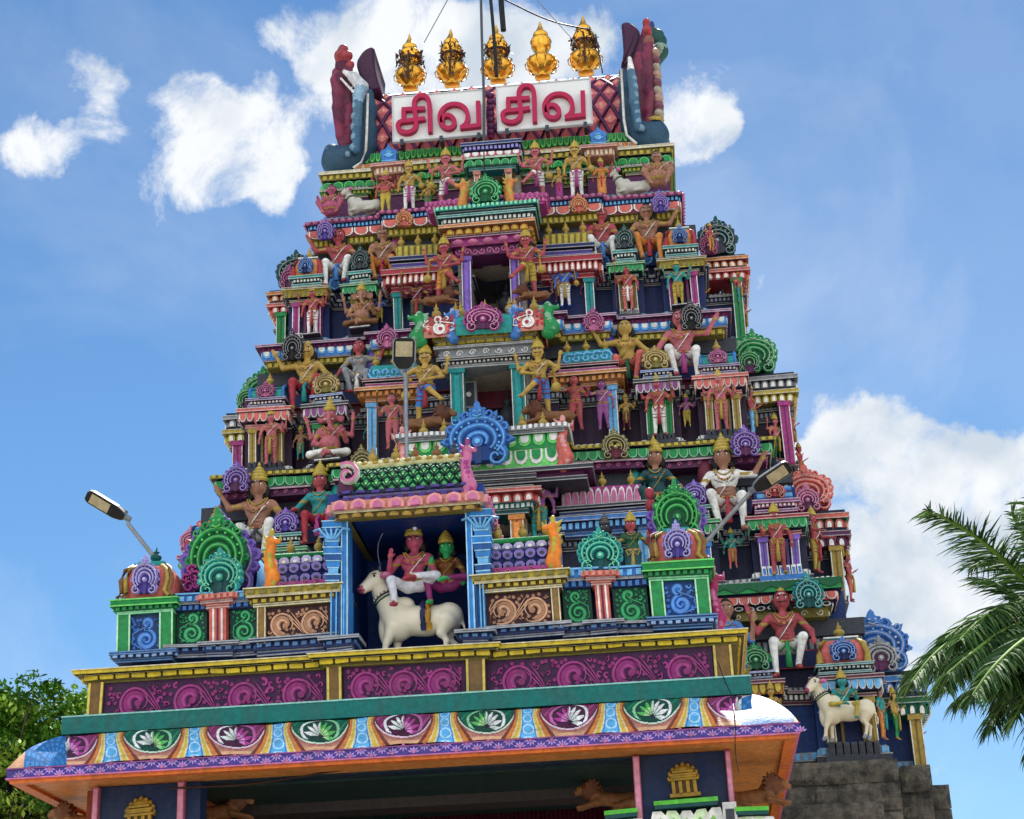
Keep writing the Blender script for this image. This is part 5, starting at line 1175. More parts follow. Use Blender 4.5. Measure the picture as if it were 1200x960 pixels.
for j in range(9): prc.append(('e', tuple(P(768+j*.5, 62+j*9, 37.0)), (.13, .16, .1), (H('b09080'), H('7a4a58'), H('a8a090'))[j % 3]))
body(mb, prc, .045, .04); part(mb, 'side_rim')
mb = MB(); mb.tube([P(a, b, 36.7) for a, b in ((431,110),(430,130),(430,155),(429,175),(424,190),(414,197))], .035, C['w'], 6); part(mb, 'flare_edge')
mb = MB(); mb.tube([P(a, b, 36.7) for a, b in ((728,82),(729,110),(731,140),(735,158),(746,168))], .035, C['w'], 6); part(mb, 'flare_edge')
# green monster face beyond the right horn
pr = []
for (a, b, r) in ((770,50,.22),(774,60,.2),(768,65,.22),(772,42,.14),(766,38,.12),(776,48,.12),(768,75,.13)): pr.append(('e', tuple(P(a, b, 38.2)), (r, r*1.4, r), H('1d4f45')))
pr.append(('e', tuple(P(765, 34, 38.2)), (.07, .1, .25), H('2a3c78'))); pr.append(('e', tuple(P(773, 55, 37.8)), (.1, .1, .1), H('8fa890')))
mb = MB(); body(mb, pr, .04, .06); q = spiral(P(771,54,37.7).x, P(771,54,37.7).z, .2, 1.3, 0, 1, 16); mb.rib(q, .06, 37.85, .05, H('9ab0a0')); part(mb, 'monster_face')
mb = MB(); mb.lathe(tuple(P(388, 181, 37)), [(.14, -.1), (.17, 0), (.15, .12), (.05, .22), (0, .27)], C['gold'], 8); part(mb, 'flare_cap', TW, GLOSS)
mb = MB(); mb.lathe(tuple(P(767, 143, 37)), [(.2, -.05), (.24, .03), (.12, .1), (0, .12)], C['gold'], 8); part(mb, 'flare_cap', TW, GLOSS)

# finials on the ridge
KAL = [(0.0,0),(.34,0),(.36,.05),(.22,.1),(.24,.16),(.4,.24),(.62,.36),(.7,.52),(.64,.68),(.42,.8),(.24,.86),(.3,.92),(.22,.98),(.38,1.06),(.46,1.18),(.44,1.28),(.5,1.36),(.44,1.46),(.28,1.54),(.36,1.6),(.34,1.66),(.22,1.76),(.09,1.96),(.02,2.15)]
for i, (px, yb, yt) in enumerate(((481,105,40),(530,101,34),(584,97,29),(636,92,25),(687,87,18))):
    Y = YR; b = P(px, yb, Y); hgt = Z(px, yt, Y)-b.z; s = hgt/2.15
    r = empty('pot_finial', tuple(b), 'gilded pot finial on the roof ridge, %s' % ['leftmost of the five', 'second from the left, over the left signboard', 'middle one behind the black cables', 'fourth from the left, cleanest and unwrapped', 'rightmost with dry garland sticking out'][i], 'finial', 'gilded finials on the roof ridge')
    mb = MB(); mb.lathe((0, 0, 0), [(a*s*.7, v*s) for a, v in KAL], H('f0b040'), 20); 
    for j in range(10):
        a = 2*math.pi*j/10; mb.tube([(math.cos(a)*.53*s*k_, math.sin(a)*.53*s*k_, zz*s) for k_, zz in ((.62, .26), (.98, .4), (1.02, .56), (.8, .72))], .018, H('f4c050'), 4)
    mb.build('pot', r, GOLD)
    if i != 3:
        mb = MB()   # dried garland wrapped around the neck
        for j in range(150):
            a = RNG.uniform(0, 6.28); zz = RNG.uniform(.8, 1.4)*s; rr = (.3+RNG.uniform(0, .14))*s; d = RNG.uniform(-.09, .09, 3)
            p = (math.cos(a)*rr, math.sin(a)*rr, zz); mb.add([p, (p[0]+d[0], p[1]+d[1], p[2]+d[2]), (p[0]+d[1], p[1]+d[2], p[2]+d[0]-.05)], [(0, 1, 2)], H('4a2c18'))
        for j in range(60):
            zz = RNG.uniform(.15, .95)*s; rr = .56*s; a = -math.pi/2+RNG.uniform(-.35, .35); d = RNG.uniform(-.07, .07, 3)
            p = (math.cos(a)*rr, math.sin(a)*rr, zz); mb.add([p, (p[0]+d[0], p[1]+d[1]*.3, p[2]+d[2]), (p[0]+d[1], p[1]+d[2]*.3, p[2]+d[0]-.08)], [(0, 1, 2)], H('5a3a22'))
        mb.tube([(0, -.56*s, .1*s), (0, -.58*s, .5*s), (0, -.3*s, .95*s), (0, -.33*s, 1.3*s)], .03, H('4a2c18'), 5); mb.tube([(.33*s*math.cos(a), .33*s*math.sin(a), 1.1*s) for a in np.linspace(0, 6.28, 14)], .04, H('4a2c18'), 5); mb.build('dry_garland', r)

# signboards
def sign(pts, Y, label, off):
    (a, b, c, d) = pts; q0 = P(*d, Y); q1 = P(*c, Y)
    x0, x1 = P(*d, Y).x, P(*c, Y).x; z0 = (P(*d, Y).z+P(*c, Y).z)/2; z1 = (P(*a, Y).z+P(*b, Y).z)/2
    r = empty('signboard', ((x0+x1)/2, Y, z0), label, 'signboard', 'white name boards below the finials'); O = ((x0+x1)/2, Y, z0)
    mb = MB(); mb.box(x0, x1, Y, Y+.08, z0, z1, H('dcdcda')); 
    for (u0, u1, v0, v1) in ((x0, x1, z0, z0+.03), (x0, x1, z1-.03, z1), (x0, x0+.03, z0+.031, z1-.031), (x1-.03, x1, z0+.031, z1-.031)): mb.box(u0, u1, Y-.02, Y-.002, v0, v1, H('b8bcc0'))
    mb.build('panel', r, CLEAN, O)
    for t in (.1, .52, .92):
        mb = MB(); xx = x0+(x1-x0)*t; mb.box(xx-.04, xx+.04, Y-.03, Y+.3, z0-.1, z0+.06, C['dgrey']); mb.build('bracket', r, METAL, O)
    # glyph strokes traced in image pixels relative to the board
    G = [[[(165,415),(437,400)], [(188,420),(190,545)], [(441,518),(330,535),(190,550)],
          [(200,545),(140,560),(118,600),(130,650),(185,682),(255,682),(315,650),(335,600),(335,540),(325,460),(312,380),(312,320),(345,270),(400,250),(455,262),(485,310),(493,380),(495,500),(500,685)]],
         [[(640,570),(640,500),(690,475),(745,490),(785,540),(780,600),(735,635),(680,630),(630,590),(608,530),(615,460),(665,385),(740,350),(830,350),(905,390),(938,460),(940,530),(915,590),(880,610)], [(848,625),(1092,597)], [(1058,318),(1068,600)]]]
    for gi, gl in enumerate(G):
        mb = MB()
        for st_i, st in enumerate(gl):
            w = []
            p3 = [P(455+x_/10+off[0], 90+y_/10+off[1], Y) for x_, y_ in st]
            # smooth
            for _ in range(2 if len(st) > 3 else 0):
                q = [p3[0]]
                for i in range(len(p3)-1): q += [p3[i].lerp(p3[i+1], .25), p3[i].lerp(p3[i+1], .75)]
                q.append(p3[-1]); p3 = q
            pts2 = [(p.x, p.z) for p in p3]; wd = .108*.5 if 0 else .1
            hw = .052; yy = Y-.14-.002*st_i-.001*gi; L = []; Rr = []
            for i, p in enumerate(pts2):
                a_ = pts2[max(i-1, 0)]; b_2 = pts2[min(i+1, len(pts2)-1)]; dx, dz = b_2[0]-a_[0], b_2[1]-a_[1]; n_ = math.hypot(dx, dz) or 1
                L.append((p[0]-dz/n_*hw, p[1]+dx/n_*hw)); Rr.append((p[0]+dz/n_*hw, p[1]-dx/n_*hw))
            m_ = len(L); vs = [(u, yy, v) for u, v in L+Rr]+[(u, Y-.003, v) for u, v in L+Rr]
            fs = []
            for i in range(m_-1): fs += [(i, i+1, m_+i+1, m_+i), (i, i+1, 2*m_+i+1, 2*m_+i), (m_+i, m_+i+1, 3*m_+i+1, 3*m_+i)]
            fs += [(0, m_, 3*m_, 2*m_), (m_-1, 2*m_-1, 4*m_-1, 3*m_-1)]
            mb.add(vs, fs, H('a81a48'))
        mb.build('letter', r, CLEAN, O)
sign([(459,115),(568,103),(570,157),(460,168)], 36.2, 'white signboard on the left under the finials, red raised Tamil letters', (0, 0))
sign([(581,101),(693,92),(695,145),(583,155)], 36.2, 'white signboard on the right under the finials, red raised Tamil letters', (122.3, -12))
mb = MB(); 
for px, yt, yb in ((575, 112, 160),):
    mb.tube([P(px, yt, 36.4), P(px, yb, 36.4)], .09, C['mag'], 6)
    for j in range(7): mb.ell(P(px, yt+7*j, 36.3), (.1, .08, .08), C['plum'], 6, 4)
part(mb, 'centre_strip')
# ------------------------------------------------------------ porch
PR = empty('temple_porch', (AX, 22, 0), 'flat-roofed porch in front of the tower with lotus-painted eave, magenta scroll parapet and shrine niche', 'porch'); PO = (AX, 22, 0)
def pp(mb, name, parent=PR, mat=None, label=None): return mb.build(name, parent, mat, PO, label) if mb.v else None
def rb(px0, px1, pt, pb, Y): return bx(px0, px1, pt, pb, Y)
# --- eave
Ye0, Ye1 = 21.6, 20.6
tL, tR = P(75, 862, Ye0), P(880, 813, Ye0); bL, bR = P(8, 900, Ye1), P(936, 846, Ye1)
zt, zb_ = (tL.z+tR.z)/2, (bL.z+bR.z)/2
lipb = (P(8, 914, Ye1).z+P(936, 858, Ye1).z)/2
YB = 30.2   # porch runs back to the tower
def eave_pt(u, v):  # u along front 0..1, v 0 top .. 1 lip
    o = .62*v+.38*math.sin(v*math.pi/2); zz = zt+(zb_-zt)*(.7*v+.3*(1-math.cos(v*math.pi/2)))
    xl = tL.x+(bL.x-tL.x)*o; xr = tR.x+(bR.x-tR.x)*o; return (xl+(xr-xl)*u, Ye0+(Ye1-Ye0)*o, zz)
plum_, rose = H('86285c'), H('c46a9c'); tan = H('dca880')
CY, YE, OR, BW, LB, MB_ = H('d9cfa2'), H('d7b440'), H('cf7d38'), H('7a3a2c'), H('5fb0e2'), H('3a80c4')
def eave_col(x, v):   # x in image px at reference, v 0..1
    s = (x-472)/97.5; k = round(s); u = s-k; au = abs(u)
    green = (k % 2) != 0
    if x < 78 or x > 868:     # end fans
        cx = 64 if x < 100 else 893; du = (x-cx)/40; dv = (v-1.0)*.9
        r = math.hypot(du, dv); a = math.atan2(-dv, du)
        if r < .92 and abs(du) < .95:
            if (r*7) % 1 < .3: return H('1f5f9c')
            return H('3a86c4') if int(a*7) % 2 else H('2464a4')
        return tan if v > .3 else H('d8c9c9')
    e = .5-(.055+.03*(2*v-.9)**2+.02*v); sw = .075*(1-v)**2.2-.10*max(0, v-.62)**1.3*2; d = e-au-max(0, sw)*0+min(0, sw)*0
    if au > e:
        w = .5-e; q = (v*3.2) % 1; ru = (au-.5)/w
        if (ru*.9)**2+((q-.5)*1.7)**2 < .55: return H('bfe0f4') if (ru*.9)**2+((q-.5)*1.7)**2 > .33 else LB
        return MB_ if abs(ru) > .8 else LB
    K_ = 1+2.6*max(0, v-.35)**1.6
    for lim, cc_ in ((.013, CY), (.036, YE), (.045, CY), (.075, OR), (.098, BW)):
        if d < lim*K_: return cc_
    cp = ((au)/.365)**2.3+(v/.87)**2.6
    if cp > 1.0:
        t_ = min(1, (cp-1)/.75)
        return tuple(H('a05a54')[i]*(1-t_)+H('e0b088')[i]*t_ for i in range(3)) if v < .93 else tan
    if cp > .9: return H('e4c8d8') if (not green) else H('cfe6cc')
    if cp > .82: return H('3a1228') if not green else H('08382c')
    fx, fv = u/.235, (.47-v)/.47; r0 = math.hypot(fx, fv); white_half = (u*k > 0) if k else (u < 0)  # one half of ring and petals is painted white, the other coloured
    if .86 < r0 < 1.0 and v < .84: return (H('f0f0ec') if white_half else (H('8fd098') if green else H('c868a8')))
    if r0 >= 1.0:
        if ((u+(.03 if white_half else -.03))*9+v*2.2) % 1 < .16 and cp < .78: return H('b0588c') if not green else H('2f8a60')
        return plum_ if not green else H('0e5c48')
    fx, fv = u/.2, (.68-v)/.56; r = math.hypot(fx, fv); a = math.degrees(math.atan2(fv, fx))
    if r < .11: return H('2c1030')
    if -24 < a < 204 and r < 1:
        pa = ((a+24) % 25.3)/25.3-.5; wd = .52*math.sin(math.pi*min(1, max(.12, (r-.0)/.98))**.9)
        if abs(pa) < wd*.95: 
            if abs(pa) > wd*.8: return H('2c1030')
            return (H('f2f0ea') if r > .5 else H('cfd8cc')) if white_half else ((H('58bc5c') if r > .5 else H('a8dc8c')) if green else (H('b83e94') if r > .5 else H('dc88c0')))
    return H('0a4436') if green else H('4a1438')
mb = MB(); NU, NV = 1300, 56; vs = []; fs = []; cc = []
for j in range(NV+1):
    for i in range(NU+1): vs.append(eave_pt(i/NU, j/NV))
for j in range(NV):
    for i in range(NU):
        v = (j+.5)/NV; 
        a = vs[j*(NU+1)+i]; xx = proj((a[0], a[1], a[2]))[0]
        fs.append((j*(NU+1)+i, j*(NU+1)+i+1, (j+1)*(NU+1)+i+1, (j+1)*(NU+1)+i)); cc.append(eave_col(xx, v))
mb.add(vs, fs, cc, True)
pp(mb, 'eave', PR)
mb = MB()   # side eaves and roof slab
for sd in (0, 1):
    q = [eave_pt(sd, j/12) for j in range(13)]; mb.add(q+[(x_, YB, z_) for x_, y_, z_ in q], [(i, i+1, 14+i, 13+i) for i in range(12)], tan, True)
pp(mb, 'side_eave')
lx, rx, = bL.x, bR.x
mb = MB(); th = zb_-lipb
fr_path = [(lx, YB), (lx, Ye1), (rx, Ye1), (rx, YB)]
bands(mb, fr_path, lipb, [('p', th*.12, .01, C['pink']), ('p', th*.76, .0, C['vio']), ('p', th*.12, .015, C['skinpu'])], back=.12)
x = lx+.05; kk = 0
while x < rx-.05:      # half-rosette frieze on the lip
    w = .2; zc = lipb+th*.14
    for a_ in (20, 55, 90, 125, 160):
        a = math.radians(a_); L = th*.6; ux, uz = math.cos(a), math.sin(a)
        cx, cz = x+w/2+ux*L*.62, (zc if kk % 2 == 0 else lipb+th*.86)+uz*L*.62*(1 if kk % 2 == 0 else -1); uz2 = uz*(1 if kk % 2 == 0 else -1)
        mb.plate([(cx+ux*.03, cz+uz2*.03), (cx-uz2*.012, cz+ux*.012), (cx-ux*.03, cz-uz2*.03), (cx+uz2*.012, cz-ux*.012)], Ye1+.0, .006, H('b08cd0'))
    blob(mb, x+w/2, zc+.012 if kk % 2 == 0 else lipb+th*.84, .02, Ye1, .008, C['pink'], 6); x += w*.62; kk += 1
pp(mb, 'eave_lip')
mb = MB(); mb.box(lx+.02, rx-.02, Ye1+.02, YB, lipb+.005, lipb+.03, C['or_']); mb.box(tL.x+.1, tR.x-.1, Ye0+.1, YB, lipb+.03, zt+.02, C['or_'])
ORG = H('d8702c')
mb.box(lx+.03, rx-.03, Ye1+.03, Ye1+.15, lipb-.04, lipb+.004, ORG); mb.box(rx-.16, rx-.03, Ye1+.151, YB, lipb-.04, lipb+.004, ORG); mb.box(lx+.03, lx+.16, Ye1+.151, YB, lipb-.04, lipb+.004, ORG)
pp(mb, 'soffit')
# --- turquoise beam
x0, x1, z0, z1 = tL.x, tR.x, zt-.01, (P(75, 842, 21.55).z+P(879, 793, 21.55).z)/2
mb = MB(); mb.box(x0, x1, 21.5, YB, z0, z1, H('086a64')); mb.box(x0-.005, x1+.005, 21.49, YB, z1+.001, z1+.02, H('8fc8c0')); pp(mb, 'roof_beam')
zbeam = z1
# --- parapet
Yp = 22.0; pz0, pz1 = zbeam-.1, Z(480, 777, Yp)
posts = [(105, 122), (385, 402), (548, 570), (838, 860)]
X0, X1 = P(105, 810, Yp).x, P(860, 765, Yp).x
zc0 = Z(480, 777, Yp-.08); zc1 = Z(480, 760, Yp-.18)
mb = MB(); mb.box(X0+.02, X1-.02, Yp+.02, YB, pz0, zc0, C['plum']); pp(mb, 'parapet_wall')
xs = [(P(a, 800, Yp).x, P(b, 800, Yp).x) for a, b in posts]
for i, (a, b) in enumerate(xs):
    yo = Yp-.04-(.08 if i in (1, 2) else 0)
    mb = MB(); mb.box(a, b, yo, Yp+.3, pz0, zc0-.003, H('7a5a30')); 
    for u in (a, b-.03): mb.box(u, u+.03, yo-.015, yo+.01, pz0, zc0-.004, H('d8c060'))
    pp(mb, 'parapet_post')
for i in range(3):
    a, b = xs[i][1]+.015, xs[i+1][0]-.015; yo = Yp-(.06 if i == 1 else .0)
    mb = MB(); mb.box(a, b, yo, Yp+.1, pz0, zc0-.004, H('3c1440')); vine(mb, a+.04, b-.04, zbeam+.03, zc0-.04, yo-.001, H('8e2a6c'), H('a03e80'), {0: 4, 1: 3, 2: 4}[i], 1 if i < 2 else 1); pp(mb, 'scroll_panel')
path = [(X0, YB), (X0, Yp), (xs[1][0]-.02, Yp), (xs[1][0]-.02, Yp-.1), (xs[2][1]+.02, Yp-.1), (xs[2][1]+.02, Yp), (X1, Yp), (X1, YB)]
mb = MB(); h = zc1-zc0
bands(mb, path, zc0, [('p', h*.12, .03, C['ol']), ('pad', h*.42, .07, H('4a3810'), H('d8bc30'), .2), ('ln', h*.12, .14, C['yel'], C['cream']), ('p', h*.26, .18, H('d0b634')), ('p', h*.08, .2, C['cream'])], back=1.2); pp(mb, 'parapet_cornice')
x = X0
while x < X1:  # small paired stencil dots on the cornice
    for q in (0, .05, .1):
        pass
    x += .5
mb = MB(); mb.box(X0, X1, Yp+.2, YB, zc1-.02, zc1+.01, C['grey']); pp(mb, 'roof_slab')
zt0 = zc1
# --- upper row
Yu = 22.3; NB = H('1c3c70')
def strip(px0, px1, pt, pb, Y, specs, dep=.4, name='moulding', par=PR, back=None):
    a, b, z0, z1 = rb(px0, px1, pt, pb, Y); h = z1-z0; mb = MB()
    bands(mb, [(a, Y+dep), (a, Y), (b, Y), (b, Y+dep)], z0, [(s[0], s[1]*h)+tuple(s[2:]) for s in specs], back=back or min(dep, (b-a)/2)-.01); return pp(mb, name, par)
BASE = [('ln', .3, .0, C['dblue']), ('p', .15, .05, C['navy']), ('den', .3, .03, C['navy'], H('5a84b8'), .12), ('ln', .25, .1, NB)]
mb = MB(); a, b = P(207, 740, Yu).x, P(765, 720, Yu).x; mb.box(P(145, 740, Yu).x, a+.3, Yu+.2, Yu+4, zt0, Z(300, 702, Yu), C['navy']); 
x388, x408, x548, x568 = (P(v, 690, Yu).x for v in (388, 410, 547, 566))
mb = MB(); mb.box(P(140, 740, Yu).x+.1, x408-.05, Yu+.25, Yu+6, zt0, Z(300, 705, Yu+.25), C['navy']); mb.box(x548+.05, P(830, 700, Yu).x-.1, Yu+.25, Yu+6, zt0, Z(700, 680, Yu+.25), C['navy']); pp(mb, 'upper_wall')
def panel(px0, px1, pt, pb, Y, bg, fg, hi, flip=1, kind='bush'):
    a, b, z0, z1 = rb(px0, px1, pt, pb, Y); mb = MB(); mb.box(a, b, Y, Y+.2, z0, z1, bg)
    if kind == 'bush': bush(mb, a+.02, b-.02, z0+.03, z1-.03, Y-.001, fg, hi, flip)
    else: vine(mb, a+.06, b-.06, z0+.06, z1-.04, Y-.001, fg, hi, 2, flip)
    pp(mb, 'scroll_panel')
def pkiosk(px0, px1, rows, sd):
    """rows: dome top, dome bottom/cornice top, cornice bottom, panel bottom, base bottom"""
    rt, r1, r2, r3, r4 = rows; Y = Yu-.15
    a, b, _, _ = rb(px0, px1, r1, r2, Y); w = b-a; xc = (a+b)/2; pc = (px0+px1)/2
    zz = [Z(pc, r, Y) for r in rows]; wb = w*.84
    mb = MB(); mb.box(xc-wb/2+.03, xc+wb/2-.03, Y+.05, Y+wb, zz[4], zz[2], H('15386e')); bush(mb, xc-wb*.3, xc+wb*.3, zz[3]+.03, zz[2]-.03, Y+.049, H('2f6cc0'), H('5a90d8'), sd)
    k = pp(mb, 'kiosk')
    for s in (-1, 1):
        q = MB(); xx = xc+s*(wb/2-.08); q.box(xx-.08, xx+.08, Y, Y+wb, zz[3]-.02, zz[2], C['grn']); 
        for u in (-1, 1): q.box(xx+u*.08-.01, xx+u*.08+.01, Y-.012, Y+.001, zz[3], zz[2], H('b8e8b8'))
        pp(q, 'pilaster', k)
    q = MB(); h = zz[1]-zz[2]; bands(q, [(xc-wb/2, Y+wb), (xc-wb/2, Y), (xc+wb/2, Y), (xc+wb/2, Y+wb)], zz[2], [('ln', h*.2, 0, C['grn'], C['mint']), ('den', h*.28, .03, C['dgrn'], C['grn'], .09), ('ln', h*.5, .08, H('13803a'), C['lgrn'])], back=wb/2-.02); pp(q, 'cornice', k)
    q = MB(); h = zz[3]-zz[4]; bands(q, [(xc-wb/2, Y+wb), (xc-wb/2, Y), (xc+wb/2, Y), (xc+wb/2, Y+wb)], zz[4], [('ln', h*.35, .0, C['navy'], H('5a84b8')), ('den', h*.3, .05, C['navy'], H('8aa8d0'), .1), ('ln', h*.34, .07, NB, H('5a84b8'))], back=wb/2-.02); pp(q, 'plinth', k)
    q = MB(); h = zz[0]-zz[1]; cushion(q, xc, Y+wb*.52, zz[1], wb*.95, wb*1.0, h*.86, C['coral'], .62, 28, .05)
    q.box(xc-wb*.3, xc+wb*.3, Y+wb*.2, Y+wb*.85, zz[1]+h*.86, zz[1]+h*.93, C['teal']); q.box(xc-wb*.24, xc+wb*.24, Y+wb*.25, Y+wb*.8, zz[1]+h*.93, zz[1]+h, C['tur'])
    for s in (-1, 1):
        for o in (0, .06): q.tube([(xc+s*(wb*.52-o), Y-.03, zz[1]+.02), (xc+s*(wb*.43-o), Y-.04, zz[1]+h*.15), (xc+s*(wb*.47-o), Y-.02, zz[1]+h*.45), (xc+s*(wb*.42-o), Y+.05, zz[1]+h*.72), (xc+s*(wb*.3-o), Y+.14, zz[1]+h*.86)], .032, C['gold'] if o else C['brn'], 6)
    pp(q, 'dome', k)
    q = MB(); kudu(q, xc, zz[1]+.02, Y-.0, wb*.5, h*1.0, C['lav'], C['vio'], thick=.06); pp(q, 'horseshoe_arch', k)
    q = MB(); z_ = zz[1]+h; pot(q, xc+.1*0, Y+wb*.5, z_, .2, .26, C['dteal']); pp(q, 'finial', k)
pkiosk(133, 209, (653, 702, 719, 764, 776), 1)
pkiosk(755, 836, (612, 658, 679, 722, 737), -1)
for (px0, px1, pt, pb) in ((207, 243, 714, 758), (270, 303, 711, 755)): panel(px0, px1, pt, pb, Yu, H('0c3a34'), H('1c8850'), H('4cb878'), 1)
for (px0, px1, pt, pb) in ((660, 694, 690, 735), (719, 760, 686, 732)): panel(px0, px1, pt, pb, Yu, H('0c3a34'), H('1c7848'), H('3ca868'), -1)
BC = [('den', .35, .0, C['navy'], C['blue'], .09), ('ln', .15, .03, C['dblue']), ('den', .4, .06, C['blue'], C['sky'], .11), ('p', .1, .1, C['sky'])]
for r in ((207, 243, 697, 715), (268, 303, 694, 712), (660, 694, 668, 690), (718, 760, 665, 687)): strip(*r, Yu-.05, BC, .35, 'cornice')
for r in ((203, 245, 757, 771), (243, 272, 753, 769), (270, 305, 753, 768), (303, 392, 747, 766), (565, 660, 733, 747), (660, 694, 733, 746), (693, 722, 729, 744), (720, 766, 730, 742)): strip(*r, Yu-(.12 if r[0] in (303, 565, 243, 693) else .06), BASE, .35, 'base_moulding')
for (pa, pb2, pt, pbm) in ((243, 268, 712, 755), (696, 718, 686, 734)):
    a, b, z0, z1 = rb(pa, pb2, pt, pbm, Yu-.12); mb = MB(); mb.box(a+.03, b-.03, Yu-.12, Yu+.2, z0, z1, C['coral'])
    for t in (.3, .5, .7): mb.box(a+(b-a)*t-.012, a+(b-a)*t+.012, Yu-.128, Yu-.119, z0, z1, C['w'] if t != .5 else C['mar'])
    k = pp(mb, 'pilaster'); h = (Z((pa+pb2)/2, pt-15, Yu-.12)-z1)
    mb = MB(); bands(mb, [(a, Yu+.2), (a, Yu-.12), (b, Yu-.12), (b, Yu+.2)], z1, [('ln', h*.3, .0, C['coral']), ('ln', h*.25, .06, C['red']), ('den', h*.45, .1, C['coral'], C['sal'], .08)], back=.1); pp(mb, 'capital', k)
    pc = (pa+pb2)/2; z2 = Z(pc, pt-15, Yu-.12); hh = Z(pc, pt-15-56, Yu-.12)-z2
    mb = MB(); kudu(mb, (a+b)/2, z2, Yu+.05, .56, hh, C['tur'], C['dteal'], C['mint'], thick=.14, style=1); pp(mb, 'horseshoe_arch', k)
# big arches with vaults behind the parapet row
for (px, pb2, pt, w, sd) in ((257, 700, 598, .98, 1), (795, 640, 566, .72, -1)):
    Y = Yu+.75; a = P(px, pb2, Y); top = Z(px, pt, Y)
    mb = MB(); kudu(mb, a.x, a.z, Y+.1, w*1.06, (top-a.z), C['pur'], C['vio'], thick=.12); pp(mb, 'arch_rim')
    mb = MB(); kudu(mb, a.x, a.z+.02, Y-.04, w*.86, (top-a.z)*.97, C['grn'], C['dgrn'], C['lgrn'], thick=.14, style=1); pp(mb, 'gable_arch')
    mb = MB(); n = 14; R1 = w*.5; hh = (top-a.z)*.8
    sec = [(math.cos(math.radians(-25+230*i/n))*R1, (math.sin(math.radians(-25+230*i/n))+.42)/1.42*hh) for i in range(n+1)]
    vs = [(a.x+u, Y+.1, a.z+v) for u, v in sec]+[(a.x+u*.97, Y+2.6, a.z+v) for u, v in sec]
    mb.add(vs, [(i, i+1, n+2+i, n+1+i) for i in range(n)]+[tuple(range(n+1, 2*n+2))], C['sky'] if sd > 0 else C['blue'], True); pp(mb, 'vault_roof')
    mb = MB()
    for j in range(5): mb.ell((a.x-R1*.95, Y+.05, a.z+.15+j*.16), (.07, .06, .09), C['red'], 6, 5); 
    pp(mb, 'bead_rim')
mb = MB(); a = P(225, 690, Yu+.3)
for (dx, dz, r) in ((0, 0, .1), (.06, .13, .09), (-.05, .12, .07), (.02, .24, .07), (.1, .02, .07)): q = spiral(a.x+dx, a.z+dz, r, 1.2, dx*9, 1, 12); mb.rib(q, .045, Yu+.2, .05, C['mag']); blob(mb, a.x+dx, a.z+dz, r, Yu+.28, .08, C['plum'], 8)
pp(mb, 'scroll_relief')
